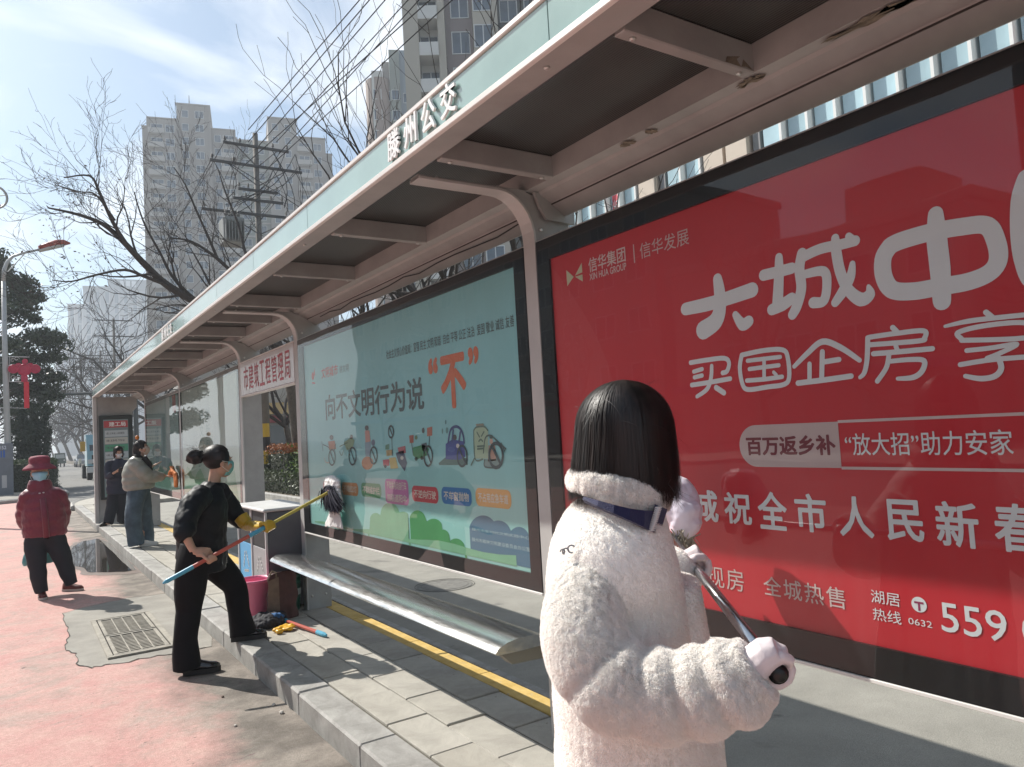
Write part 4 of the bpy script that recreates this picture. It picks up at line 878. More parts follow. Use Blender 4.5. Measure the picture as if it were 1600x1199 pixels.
# ================================================================== BEHIND THE SHELTER: planting strip, hedges, sidewalk
mb = MB(); mb.bbox(6.25, 6.42, -8, 30, ROADZ-.02, .02, .01); S(mb, 'verge_kerb', G['granite'])
mb = MB(); mb.box(6.421, 9.6, -8, 30, ROADZ-.02, -.01); S(mb, 'verge', mat('soil', (.10, .08, .055), .95, var=.4, vscale=9, bump=.3, bscale=60))
mb = MB(); mb.box(9.601, 14.0, -8, 60, ROADZ-.02, -.02); S(mb, 'sidewalk', G['tile'])
mb = MB(); mb.box(6.421, 9.6, 38, 400, ROADZ-.02, -.01); S(mb, 'far_verge', mat('soil'))
mb = MB(); mb.bbox(6.25, 6.42, 38, 400, ROADZ-.02, .02, .01); S(mb, 'far_kerb', G['granite'])

def leaves(name, pts, size, mt, root=None, seed=1, up=.3, **k):
    """many small leaf faces round given centres"""
    rg = np.random.RandomState(seed); n = len(pts); c = np.array(pts)
    a = rg.normal(size=(n, 3)); a[:, 2] = a[:, 2]*.6+up; a /= np.linalg.norm(a, axis=1)[:, None]
    t = np.cross(a, rg.normal(size=(n, 3))); t /= np.linalg.norm(t, axis=1)[:, None]; b = np.cross(a, t)
    s = size*rg.uniform(.6, 1.25, size=(n, 1))
    v = np.stack([c-t*s, c-b*s*.42+a*s*.08, c+t*s, c+b*s*.42+a*s*.08], 1).reshape(-1, 3)
    me = bpy.data.meshes.new(name); me.vertices.add(len(v)); me.vertices.foreach_set('co', v.ravel())
    me.loops.add(n*4); me.loops.foreach_set('vertex_index', np.arange(n*4)); me.polygons.add(n)
    me.polygons.foreach_set('loop_start', np.arange(n)*4); me.polygons.foreach_set('loop_total', np.full(n, 4)); me.update()
    me.materials.append(mt); o = link(name, me, None, **k)
    return adopt(o, root) if root else o
def hedge(name, label, x0, x1, y0, y1, z0, z1, mt_side, mt_top, n, size, seed):
    root = empty(name, ((x0+x1)/2, (y0+y1)/2, z0), label, 'hedge'); rg = np.random.RandomState(seed)
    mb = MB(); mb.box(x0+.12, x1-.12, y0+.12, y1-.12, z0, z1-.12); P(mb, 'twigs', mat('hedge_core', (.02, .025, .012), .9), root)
    u = rg.rand(n, 3); side = rg.rand(n); p = np.stack([x0+(x1-x0)*u[:, 0], y0+(y1-y0)*u[:, 1], z0+(z1-z0)*u[:, 2]], 1)
    k = rg.randint(0, 3, n); p[k == 0, 0] = np.where(u[k == 0, 0] < .5, x0, x1)+rg.normal(0, .05, (k == 0).sum())
    p[k == 1, 1] = np.where(u[k == 1, 1] < .5, y0, y1)+rg.normal(0, .05, (k == 1).sum()); p[k == 2, 2] = z1+rg.normal(0, .05, (k == 2).sum())
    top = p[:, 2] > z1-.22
    leaves('foliage', p[~top], size, mt_side, root, seed+1); leaves('top_leaves', p[top], size, mt_top, root, seed+2)
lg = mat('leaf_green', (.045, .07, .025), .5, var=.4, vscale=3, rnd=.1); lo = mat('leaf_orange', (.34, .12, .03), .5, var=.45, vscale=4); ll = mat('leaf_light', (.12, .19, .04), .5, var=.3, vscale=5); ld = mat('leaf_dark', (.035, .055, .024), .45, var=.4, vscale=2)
hedge('photinia_hedge', 'clipped hedge with orange red new leaves seen under the hanging sign', 7.3, 8.3, 24.5, 33, 0, 1.35, lg, lo, 9000, .05, 3)
hedge('low_hedge', 'low green hedge along the kerb in front of the orange topped hedge', 6.6, 7.25, 20, 33, 0, .55, lg, mat('leaf_olive', (.07, .09, .04), .6, var=.3), 9000, .045, 5)
hedge('long_hedge', 'dark clipped hedge on the verge behind the notice boards', 7.0, 7.9, -5, 19.5, 0, .8, lg, lg, 9000, .05, 9)
SBx = empty('shrub', (7.2, 22.1, 0), 'small yellow green leafy shrub at the right end of the hedge', 'shrub'); rg = np.random.RandomState(4)
p = rg.normal(size=(900, 3))*np.array([.22, .22, .38])+np.array([7.15, 22.1, .6]); leaves('foliage', p, .06, ll, SBx, 6)
mb = MB(); [mb.tube([(7.15, 22.1, 0), (7.15+R0.uniform(-.2, .2), 22.1+R0.uniform(-.2, .2), .8)], [.015, .006], 4) for _ in range(6)]; P(mb, 'stems', mat('bark'  , (.10, .085, .07), .9, var=.35, vscale=12, bump=.3, bscale=40), SBx)
BARK = MATS['bark']; BARKD = mat('bark_dark', (.045, .038, .034), .9, var=.3, vscale=10)

# ------------------------------------------------------------------ bare trees
def limb(mb, path, r0_, r1_, n=6):
    K = len(path); mb.tube(path, [r0_+(r1_-r0_)*(k/(K-1)) for k in range(K)], n)
def grow(mb, p, d, L, r, lev, rg, upb=.12, nseg=5, kids=(5, 5, 4), wob=.18, sides=(7, 5, 4, 3), spread=(.5, 1.0), rmin=.006):
    p = Vector(p); d = Vector(d).normalized(); path = [p.copy()]
    for k in range(nseg):
        d = (d+Vector((rg.gauss(0, wob), rg.gauss(0, wob), rg.gauss(0, wob)+upb))).normalized(); p = p+d*(L/nseg); path.append(p.copy())
    limb(mb, path, r, max(rmin, r*.38), sides[min(lev, len(sides)-1)])
    if lev >= len(kids): return
    for k in range(kids[lev]):
        t = rg.uniform(.28, 1.0) if k < kids[lev]-1 else 1.0; f = t*nseg; i = min(int(f), nseg-1); q = path[i].lerp(path[i+1], f-i)
        dd = (path[i+1]-path[i]).normalized(); ax = dd.cross(Vector((rg.gauss(0, 1), rg.gauss(0, 1), rg.gauss(0, 1)))).normalized()
        nd = (Matrix.Rotation(rg.uniform(*spread)*(1 if k < kids[lev]-1 else .3), 3, ax) @ dd)
        grow(mb, q, nd, L*rg.uniform(.42, .68), max(rmin, r*(1-.55*t)*.62), lev+1, rg, upb, max(3, nseg-1), kids, wob*1.1, sides, spread, rmin)
def bare_tree(name, label, base, lean, H, r, limbs, seed, kids=(5, 5, 4), group=None, L=None, rmin=.006, trunkpath=None, paint=False, upb=.1, bark=None):
    rg = random.Random(seed); root = empty(name, base, label, 'tree', group); b = Vector(base)
    tp = trunkpath or [b+Vector((lean[0]*t, lean[1]*t, H*t))+Vector((rg.gauss(0, .05), rg.gauss(0, .05), 0))*(t > 0) for t in (0, .35, .7, 1)]
    tr = MB(); limb(tr, tp, r, r*.72, 10); P(tr, 'trunk', bark or BARK, root, smooth=True)
    if paint:
        wm_ = MB(); wm_.tube([tp[0]+Vector((0, 0, .02)), tp[0]+(tp[1]-tp[0])*.5], [r*1.04, r*1.0], 12); P(wm_, 'lime_wash', mat('lime_wash', (.62, .60, .55), .8), root)
    br = MB(); top = tp[-1]
    for k in range(limbs):
        a = 2*pi*k/limbs+rg.uniform(-.4, .4); el = rg.uniform(.5, 1.15)
        d = Vector((cos(a)*cos(el), sin(a)*cos(el), sin(el))); st = tp[-2].lerp(tp[-1], rg.uniform(.3, 1))
        grow(br, st, d, (L or H*.9)*rg.uniform(.8, 1.1), r*.5, 0, rg, upb, kids=kids, rmin=rmin)
    P(br, 'crown', bark or BARKD, root, kind='stuff')
    return root
# the big tree whose limbs reach out over the canopy
BT = empty('spreading_tree', (8.2, 25.5, 0), 'large bare tree with long dark limbs reaching left above the shelter canopy', 'tree')
rg = random.Random(11); tr = MB(); limb(tr, [(8.2, 25.5, 0), (8.1, 25.4, 1.6), (7.9, 25.2, 3.2), (7.6, 25.1, 4.2)], .30, .22, 12); P(tr, 'trunk', BARK, BT, smooth=True)
br = MB()
def hero(path_px, Y0, Y1, r0_, r1_, kids=(4, 3, 2), n=14, L=2.2):
    n = int(n*.6)
    K = len(path_px); pts = [ony(px, py, Y0+(Y1-Y0)*k/(K-1)) for k, (px, py) in enumerate(path_px)]
    sm = []
    for i in range(K-1):
        p0 = pts[max(i-1, 0)]; p1 = pts[i]; p2 = pts[i+1]; p3 = pts[min(i+2, K-1)]
        for k in range(4):
            t = k/4; sm.append(.5*((2*p1)+(-p0+p2)*t+(2*p0-5*p1+4*p2-p3)*t*t+(-p0+3*p1-3*p2+p3)*t**3))
    sm.append(pts[-1]); limb(br, sm, r0_, r1_, 7)
    for k in range(n):
        f = rg.uniform(.15, 1)*(len(sm)-1); i = min(int(f), len(sm)-2); q = sm[i].lerp(sm[i+1], f-i); dd = (sm[i+1]-sm[i]).normalized()
        ax = Vector((rg.gauss(0, .35), 1*rg.choice((-1, 1)), rg.gauss(0, .35))).normalized(); nd = Matrix.Rotation(rg.uniform(.35, .95), 3, ax) @ dd
        rr = r0_+(r1_-r0_)*f/(len(sm)-1)
        grow(br, q, nd, L*rg.uniform(.55, 1.15)*(1-.45*f/len(sm)), max(.008, rr*.4), 0, rg, .07, 5, kids, .15, (5, 4, 3, 3), (.35, .8), .0042)
hero([(440, 545), (380, 510), (318, 478), (262, 446), (225, 412), (190, 375), (160, 350), (120, 335), (75, 325)], 25, 21.5, .17, .02, n=18)
hero([(225, 412), (200, 385), (175, 345), (155, 300), (140, 275), (100, 278)], 23, 21.5, .07, .015, n=12, L=1.9)
hero([(262, 446), (225, 432), (195, 422), (150, 430), (112, 440), (82, 438)], 23.5, 22, .055, .012, n=13, L=1.8)
hero([(318, 478), (290, 455), (268, 430), (250, 395), (228, 355), (215, 320), (210, 300)], 24, 23, .06, .012, n=12, L=2.2)
hero([(440, 545), (420, 500), (380, 445), (340, 405), (300, 378), (265, 372)], 25.2, 24, .10, .018, n=14, L=2.4)
hero([(340, 405), (325, 370), (305, 325), (290, 290), (272, 262)], 24.5, 24, .05, .012, n=12, L=2.0)
hero([(420, 500), (408, 450), (385, 400), (372, 350), (352, 300), (340, 262)], 25.2, 26, .08, .015, n=13, L=2.2)
hero([(180, 345), (150, 305), (125, 300), (90, 290)], 21.8, 21.2, .03, .01, n=10, L=1.3)
limb(br, [Vector((7.6, 25.1, 4.2)), ony(440, 545, 25.1)], .22, .17, 10)
P(br, 'crown', BARKD, BT, kind='stuff')
# small seed pods cling to the twig ends on the left
rgn = np.random.RandomState(2); pod = []
for _ in range(230):
    px, py = rgn.choice([85, 110, 130, 170]) + rgn.normal()*28, rgn.choice([290, 330, 430, 410])+rgn.normal()*22
    q = ony(px, py, 21.8+rgn.rand()); pod.append(tuple(q))
leaves('seed_pods', pod, .045, mat('pods', (.10, .08, .06), .8), BT, 3, up=-.8, kind='stuff')

tl = [('young bare tree with upright twigs right of the power pole above the canopy', (7.9, 19.0, 0), 2.6, .14, 6, 21, 4.3),
      ('bare tree with thin upright branches in front of the round cornered tower', (7.8, 15.2, 0), 2.9, .15, 7, 25, 4.6),
      ('bare tree with forked trunk seen through the gap above the teal board', (7.9, 12.1, 0), 2.8, .16, 7, 31, 4.4)]
for lb, b, H, r, li, sdd, L_ in tl:
    bare_tree('bare_tree', lb, b, (R0.uniform(-.3, .3), R0.uniform(-.3, .3)), H, r, li, sdd, (4, 4, 2), L=L_, upb=.16, paint=True, rmin=.0045)
bare_tree('bare_tree', 'small forked bare tree with a whitewashed foot beside the orange hedge', (8.5, 27.6, 0), (.2, .1), 2.2, .09, 5, 41, (4, 4, 3), L=2.8, upb=.14, paint=True)
bare_tree('bare_tree', 'bare tree behind the orange hedge with dark crossing branches', (9.4, 30.2, 0), (-.3, .1), 2.6, .15, 6, 43, (4, 4, 3), L=4.2, upb=.1)
# avenue of bare trees down the road
for k in range(11):
    y = 58+k*19; far = k > 4
    bare_tree('avenue_tree', ['nearest', 'second nearest', 'third', 'fourth', 'fifth', 'sixth', 'seventh', 'eighth', 'ninth', 'tenth', 'farthest'][k]+' leaning bare tree in the row right of the far road', (9.3+.7*(k % 2), y, 0), (-1.3, .3), 4.2, .24, 6, 60+k, (4, 4, 3) if not far else (4, 3), group='bare avenue trees', L=6.2, rmin=.014+.004*k, upb=.05)
for k in range(7):
    y = 70+k*26
    bare_tree('avenue_tree', ['nearest', 'second nearest', 'third', 'fourth', 'fifth', 'sixth', 'farthest'][k]+' bare tree in the row left of the far road', (-.5-.6*(k % 2)+.012*y, y, 0), (.6, .2), 4.0, .2, 5, 90+k, (4, 4, 2), group='bare avenue trees on the left', L=5.2, rmin=.016+.004*k, upb=.06)

# ------------------------------------------------------------------ left corner: lamp, box, tree, conifer, hedge
mb = MB(); isl = [(-12, 32.6), (-1.5, 32.6), (.6, 33.2), (1.5, 34.4), (1.75, 36), (1.9, 60), (-1.2, 300), (-12, 300)]
mb.prism([(x, y, ROADZ-.02) for x, y in isl], (0, 0, .14)); S(mb, 'corner_island', G['concrete'])
mb = MB(); mb.tube([(x, y, ROADZ+.06) for x, y in isl[:6]], .09, 6); S(mb, 'island_kerb', G['granite'])
LPt = empty('street_lamp', (-.35, 37.8, -.02), 'tall pale street lamp with a curved arm and red topped head at left', 'street lamp')
lampm = mat('lamp_grey', (.42, .43, .42), .4, .3, var=.05)
T = lambda px, py: ony(px, py, 37.8)
b0 = T(3, 770); pole = [Vector((T(6, 778).x, 37.8, -.02)), T(12, 690), T(8, 560), T(5.5, 440)]
arm = [T(5.5, 440), T(6.5, 422), T(11, 410), T(20, 401), T(35, 396), T(62, 390)]
mb = MB(); mb.tube(pole, [.13, .12, .10, .085], 12); P(mb, 'pole', lampm, LPt, smooth=True)
mb = MB(); mb.tube(arm, [.085, .08, .07, .06, .05, .045], 8); P(mb, 'curved_arm', lampm, LPt, smooth=True)
mb = MB(); mb.tube([T(12, 425), T(39, 396)], .022, 6); P(mb, 'brace', lampm, LPt)
hd = [T(61, 389), T(72, 386), T(88, 382), T(100, 380.5), T(110, 381.5)]
mb = MB(); mb.tube([p+Vector((0, 0, .03)) for p in hd], [(.10, .16), (.14, .22), (.17, .26), (.13, .22), (.03, .06)], 12, ref=(0, 0, 1)); P(mb, 'lamp_head', mat('lamp_red', (.30, .05, .03), .4), LPt, smooth=True)
mb = MB(); mb.tube([p-Vector((0, 0, .10)) for p in hd[:4]], [(.06, .13), (.07, .2), (.08, .22), (.05, .16)], 12, ref=(0, 0, 1)); P(mb, 'lamp_lens', mat('lens_grey', (.45, .46, .44), .3), LPt, smooth=True)
bx = [T(-6, 693), T(17, 692), T(17, 782), T(-6, 782)]
mb = MB(); hw_ = .36; mb.bbox(b0.x-hw_, b0.x+hw_+.05, 37.5, 38.1, -.05, T(17, 693).z, .02); P(mb, 'base_box', mat('box_grey', (.15, .17, .20), .55, var=.12, vscale=3), LPt)
Xf = 37.495; text('number', '152', (T(0, 700).x, T(10, 700).x, T(5, 702.5).z, T(5, 697).z), Xf, mat('number_white', (.55, .6, .7), .5), LPt, axis='y', bold=.02)
for k, q in enumerate(((1, 705, 3.2, 715), (5, 704, 8, 715))):
    a = T(q[0], q[1]); b = T(q[2], q[3]); mb = MB(); mb.quad((a.x, Xf, b.z), (b.x, Xf, b.z), (b.x, Xf, a.z), (a.x, Xf, a.z)); P(mb, 'blue_mark', mat('mark_blue', (.02, .10, .42), .5), LPt)
a = T(3, 743); b = T(11, 762); mb = MB(); mb.quad((a.x, Xf, b.z), (b.x, Xf, b.z), (b.x, Xf, a.z), (a.x, Xf, a.z)); P(mb, 'paper_notice', mat('paper', (.5, .5, .5), .7), LPt)
# red knot decoration
KN = empty('knot_decoration', T(38, 600), 'red festive knot ornament with a long tassel hung on the lamp post', 'ornament')
kr = mat('knot_red', (.48, .012, .06), .5, var=.15, vscale=4)
T2 = lambda px, py: ony(px, py, 37.7)
def disk(mb, cx, cy, r, th=.05, n=18, sx=1):
    c_ = T2(cx, cy); rr = (T2(cx, cy-r)-c_).length; mb.prism([(c_.x+rr*sx*cos(2*pi*k/n), 37.70, c_.z+rr*sin(2*pi*k/n)) for k in range(n)], (0, -th, 0))
def ringd(name, cx, cy, r, w):
    c_ = T2(cx, cy); rr = (T2(cx, cy-r)-c_).length; mb = MB(); mb.tube([(c_.x+rr*cos(2*pi*k/20), 37.63, c_.z+rr*sin(2*pi*k/20)) for k in range(20)], w, 6, closed=True); P(mb, name, kr, KN)
mb = MB(); disk(mb, 38, 578, 9.5); P(mb, 'centre', kr, KN)
mb = MB(); disk(mb, 39, 565, 4); P(mb, 'top_loop', kr, KN)
for sx_ in (-1, 1):
    mb = MB(); disk(mb, 38+17*sx_, 577, 6, .04); P(mb, 'side_loop', kr, KN); ringd('loop_ring', 38+17*sx_, 577, 6, .03)
    mb = MB(); disk(mb, 38+9*sx_, 573, 5.5, .045); P(mb, 'side_loop', kr, KN)
ringd('loop_ring', 38, 577, 7, .03)
a, b = T2(38, 587), T2(40, 597); mb = MB(); mb.bbox(a.x-.12, a.x+.12, 37.62, 37.70, b.z, a.z, .02); P(mb, 'tassel_cap', kr, KN)
a, b = T2(37, 597), T2(46, 638); mb = MB(); mb.bbox(a.x, b.x, 37.63, 37.69, b.z, a.z, .01); P(mb, 'tassel', mat('tassel_red', (.62, .01, .03), .5), KN)
for yy in (557, 596):
    a, b = T2(5, yy), T2(46, yy+1); mb = MB(); mb.tube([a+Vector((0, .08, 0)), b+Vector((0, .08, 0))], .016, 6); P(mb, 'bracket_bar', lampm, KN)
a, b = T2(15, 557), T2(15, 596); mb = MB(); mb.tube([a+Vector((0, .08, 0)), b+Vector((0, .08, 0))], .014, 6); P(mb, 'bracket_bar', lampm, KN)
for cx, cy in ((20, 563), (20, 590), (26, 561), (26, 592)):
    c_ = T2(cx, cy); mb = MB(); mb.tube([(c_.x+.10*cos(t)*(1-t/9), 37.78, c_.z+.10*sin(t)*(1-t/9)) for t in [k*.5 for k in range(13)]], .012, 4); P(mb, 'scroll', lampm, KN)
a, b = T2(0, 637), T2(42, 638); mb = MB(); mb.tube([a+Vector((0, .1, 0)), b+Vector((0, .1, 0))], .014, 6); P(mb, 'bracket_bar', lampm, KN)
# part of a round ornament at the left edge
RO = empty('ring_ornament', ony(-9, 308, 22), 'part of a pale round lamp ornament at the left edge of the sky', 'ornament')
c_ = ony(-11, 308, 22); rr = (ony(-11, 290, 22)-c_).length
mb = MB(); mb.tube([(c_.x+rr*cos(2*pi*k/28), 22, c_.z+rr*sin(2*pi*k/28)) for k in range(28)], .028, 6, closed=True); P(mb, 'rim', lampm, RO)
for k in range(5): a = .3+2*pi*k/5; mb = MB(); mb.tube([(c_.x, 22, c_.z), (c_.x+rr*cos(a), 22, c_.z+rr*sin(a))], .012, 5); P(mb, 'spoke', lampm, RO)
mb = MB(); mb.tube([(c_.x, 22, c_.z-rr), (c_.x-.1, 22, 0), (c_.x-.1, 22, ROADZ)], [.06, .09, .10], 10); P(mb, 'post', lampm, RO)

# evergreen tree
ET = empty('evergreen_tree', (-1.6, 46, -.02), 'dense dark green leafy tree behind the street lamp at the left edge', 'tree')
mb = MB(); mb.tube([(-1.6, 46, -.05), (-1.5, 46, 3), (-1.3, 46.1, 7), (-1.4, 46, 10)], [.2, .16, .1, .04], 9)
rg = random.Random(5); P(mb, 'trunk', BARK, ET)
blobs = []
rgn = np.random.RandomState(8)
for k in range(64):
    z = rgn.uniform(2.6, 12.4); w = 3.5*min(1, (13.0-z)/5.0)*min(1, .5+(z-2)/4); a = rgn.uniform(0, 2*pi); q = rgn.uniform(.35, 1)**.6
    blobs.append((-1.6+w*q*cos(a), 46+w*q*sin(a), z+rgn.uniform(-.3, .3), rgn.uniform(.4, .8)))
for (px, py, r_) in ((50, 462, .55), (38, 440, .6), (20, 440, .7), (55, 500, .3), (80, 528, .6), (60, 525, .7), (85, 560, .5), (72, 600, .7), (80, 620, .5), (60, 640, .6), (40, 480, .6), (28, 470, .7), (52, 560, .8), (45, 610, .8), (88, 590, .4), (30, 640, .7), (56, 468, .35)):
    q = ony(px, py, 46); blobs.append((q.x, q.y+rgn.uniform(-.6, .6), q.z, r_))
pts = []; br = MB()
for (x, y, z, r) in blobs:
    n = int(330*r/.6); d = rgn.normal(size=(n, 3)); d /= np.linalg.norm(d, axis=1)[:, None]; rad = rgn.uniform(.45, 1.15, size=(n, 1))
    pts.append(np.array([x, y, z])+d*rad*r*np.array([1.15, 1.15, .62]))
    br.tube([(-1.4, 46, max(2, z-1.2)), ((x-1.4)/2, (y+46)/2, z-.5), (x, y, z)], [.05, .035, .015], 4)
P(br, 'limbs', BARKD, ET); leaves('foliage', np.concatenate(pts), .13, ld, ET, 12, up=.2)
# conifer shrub and hedge
CS = empty('conifer', (.75, 43, -.02), 'dark upright conifer shrub behind the hedge left of the far road', 'shrub')
pts = []
for k in range(34):
    q = ony(rgn.uniform(12, 56), 0, 43); z0_ = rgn.uniform(.3, 2.4); h = rgn.uniform(.9, 1.7)*min(1, 1.1)
    if q.x > 1.5: z0_ *= .5
    n = 260; t = rgn.rand(n, 1); d = rgn.normal(size=(n, 3))*.16*(1-t*.8); pts.append(np.array([q.x, 43+rgn.uniform(-.7, .7), z0_])+np.concatenate([t*.25*(q.x > 1), t*0, t*h], 1)+d)
for px, pt in ((53, 676), (57, 690), (46, 680), (44, 668), (20, 672), (30, 675), (50, 685)):
    q = ony(px, pt, 43); n = 260; t = rgn.rand(n, 1); pts.append(np.array([q.x, 43, q.z])+np.concatenate([-t*.35, t*0, -t*2.0], 1)+rgn.normal(size=(n, 3))*(.04+.22*t))
leaves('foliage', np.concatenate(pts), .09, mat('conifer_green', (.016, .034, .016), .6, var=.4, vscale=4), CS, 14, up=.8)
mb = MB(); mb.tube([(.75, 43, -.05), (.8, 43, 2.4)], [.12, .05], 8); P(mb, 'stem', BARKD, CS)
hedge('box_hedge', 'square dark green hedge with sunlit top behind the red coat woman', -.6, 1.55, 39.6, 44.5, -.02, 1.30, ld, mat('leaf_sunny', (.06, .10, .02), .5, var=.3), 9000, .05, 17)  # sunlight on the top is put into a brighter leaf colour
# traffic gantry arm
GA = empty('signal_gantry', (6.0, 46, 0), 'dark horizontal signal mast arm crossing above the far road', 'gantry')
a, b = ony(72, 618, 46), ony(160, 614, 46)
mb = MB(); mb.tube([a, b, b+Vector((1.6, 0, .02))], [.06, .08, .10], 8); P(mb, 'mast_arm', mat('gantry_grey', (.08, .09, .09), .6), GA)
mb = MB(); mb.tube([b+Vector((1.6, 0, .4)), Vector((b.x+1.6, 46, ROADZ))], [.11, .15], 10); P(mb, 'mast', mat('gantry_grey'), GA)

# ------------------------------------------------------------------ power poles and wires
conc = mat('pole_concrete', (.15, .14, .125), .85, var=.15, vscale=4); irn = mat('crossarm_iron', (.06, .06, .06), .6); porc = mat('porcelain', (.16, .16, .15), .7)
ORD = ['nearest', 'second nearest', 'third', 'fourth', 'fifth', 'sixth', 'seventh', 'eighth', 'ninth', 'tenth', 'farthest']
def ppole(label, Y, X, H, arms, seed, big=False):
    root = empty('power_pole', (X, Y, 0), label, 'utility pole')
    mb = MB(); mb.tube([(X, Y, ROADZ), (X, Y, H)], [.16, .10], 12); P(mb, 'post', conc, root, smooth=True)
    for (z, w, dy) in arms:
        mb = MB(); mb.bbox(X-w, X+w, Y-.17, Y-.10, z-.05, z+.05, .004); P(mb, 'crossarm', irn, root)
        if w > .8:
            for sx_ in (-1, 1):
                mb = MB(); mb.tube([(X+sx_*w*.62, Y-.14, z-.05), (X+sx_*.05, Y-.14, z-.75)], .022, 5); P(mb, 'brace', irn, root)
        for sx_ in (-.95, -.5, .5, .95):
            mb = MB(); x = X+sx_*w; mb.lathe((x, Y-.14, z+.052), [(.02, 0), (.02, .06), (.055, .07), (.03, .10), (.05, .12), (.028, .15), (.04, .17), (.015, .20)], 8); P(mb, 'insulator', porc if dy else irn, root)
    return root
PX_, PY_ = 8.1, 29.0; Hp = ony(405, 210, 29).z
P1 = ppole('concrete power pole with cross arms and a grey transformer, nearest of the pole line', PY_, ony(402, 300, 29).x, Hp, [(ony(400, 232, 29).z, 1.25, 0), (ony(400, 262, 29).z, 1.75, 0), (ony(400, 300, 29).z, .75, 1), (ony(400, 315, 29).z, .95, 1), (ony(400, 337, 29).z, 2.1, 1)], 1)
px0 = ony(402, 300, 29).x; zt = ony(400, 345, 29).z
for i, (dx, w, h) in enumerate(((-1.05, .38, 1.0), (1.35, .5, 1.15))):
    mb = MB(); mb.bbox(px0+dx-w, px0+dx+w, 28.4, 29.2, zt-h-.1, zt-.1, .05)
    for k in range(7): xx = px0+dx-w+.06+(2*w-.12)*k/6; mb.bbox(xx-.018, xx+.018, 28.28, 28.4, zt-h, zt-.25, .005)
    P(mb, 'transformer', mat('transformer_grey', (.20, .21, .20), .6, var=.15, vscale=3), P1)
    for k in range(3):
        mb = MB(); mb.lathe((px0+dx-w*.6+w*.6*k, 28.7, zt-.1), [(.05, 0), (.08, .06), (.05, .1), (.08, .16), (.04, .22), (.06, .26), (.02, .32)], 8); P(mb, 'bushing', porc, P1)
jm = MB()
for k in range(14):
    x0_ = px0+R0.choice((-1.6, -1, -.5, .6, 1.1, 1.5)); z0_ = ony(400, R0.choice((234, 264)), 29).z; x1_ = px0+R0.choice((-1.3, -.9, .9, 1.3, 1.7)); z1_ = zt+R0.uniform(-.2, .7)
    jm.tube([Vector((x0_, 28.86, z0_)).lerp(Vector((x1_, 28.6, z1_)), t)+Vector((.25*sin(pi*t), -.2*sin(pi*t), -.2*sin(pi*t))) for t in [q/6 for q in range(7)]], .014, 4)
P(jm, 'jumper_wires', M['rubber'], P1, kind='stuff')
Y2 = 79; z2 = bear(5.66, 8.96, 79).z
P2 = ppole('second power pole down the road with two wide cross arms', Y2, 7.9, z2, [(z2-.2, 1.6, 0), (z2-1.7, 1.7, 1), (z2-4.2, 2.0, 1)], 2)
z3 = bear(3.72, 6.34, 112).z
P3 = ppole('third power pole, farther down the road beside the pale towers', 112, 7.3, z3, [(z3-.2, 2.6, 0), (z3-1.6, 2.9, 1), (z3-4.6, 3.0, 1)], 3)
P4 = ppole('power pole between the second and third poles with stubby cross arms', 98, ony(158, 600, 98).x, ony(160, 548, 98).z, [(ony(160, 556, 98).z, 2.2, 1), (ony(160, 575, 98).z, 1.9, 1)], 4)
def wire(a, b, sag, r, n=22):
    a, b = Vector(a), Vector(b); mb = MB(); mb.tube([a.lerp(b, k/n)-Vector((0, 0, 4*sag*(k/n)*(1-k/n))) for k in range(n+1)], r, 4); return mb
wspec = []
ends = [((388, 203), (562, 0)), ((388, 222), (580, -3)), ((400, 233), (602, 0)), ((432, 222), (638, 0)), ((436, 240), (655, 0)), ((378, 262), (672, 0)), ((420, 262), (707, 0))]
for (pa_, pb_) in ends:
    a = ony(*pa_, 28.86); q = onx(*pb_, a.x if a.x > 6 else 6.5)
    d = (q-a); e = a+d*2.3; 
    mb = MB(); mb.tube([a, q, e], [.020, .018, .016], 4); wspec.append(mb)
for i, mb in enumerate(wspec):
    o = mb.build('overhead_wire', M['rubber'], None, label=['leftmost and highest', 'second from left', 'third from left', 'middle', 'fifth from left', 'sixth from left', 'rightmost and lowest'][i]+' of the seven black wires climbing from the nearest pole', cat='wire', group='overhead wires above the canopy')
for dx, z_a, z_b in ((-1.1, ony(400, 230, 29).z, z2), (1.1, ony(400, 230, 29).z, z2), (-1.6, ony(400, 260, 29).z, z2-1.5), (1.6, ony(400, 260, 29).z, z2-1.5), (-.6, ony(400, 315, 29).z, z2-4), (.6, ony(400, 315, 29).z, z2-4)):
    wire((px0+dx, 28.86, z_a+.15), (7.9+dx*.9, Y2-.14, z_b), 1.0, .013).build('overhead_wire', M['rubber'], None, label='thin wire sagging between the nearest and the second power pole', cat='wire', group='wires between the near poles')
for dx in (-1.5, -.7, .7, 1.5):
    wire((7.9+dx, Y2, z2-1.5), (7.3+dx, 112, z3-1.4), .7, .016).build('overhead_wire', M['rubber'], None, label='thin wire strung between the second and third power poles', cat='wire', group='wires between the far poles')
# three wires at the far left over the road
for k, (pa_, pb_) in enumerate((((160, 560), (90, 563)), ((160, 575), (88, 566)), ((160, 590), (92, 573)))):
    a = ony(*pa_, 98); b = ony(*pb_, 60); wire(a, b, .3, .015).build('overhead_wire', M['rubber'], None, label='thin wire crossing left from the far power poles over the road', cat='wire', group='wires crossing the far road')

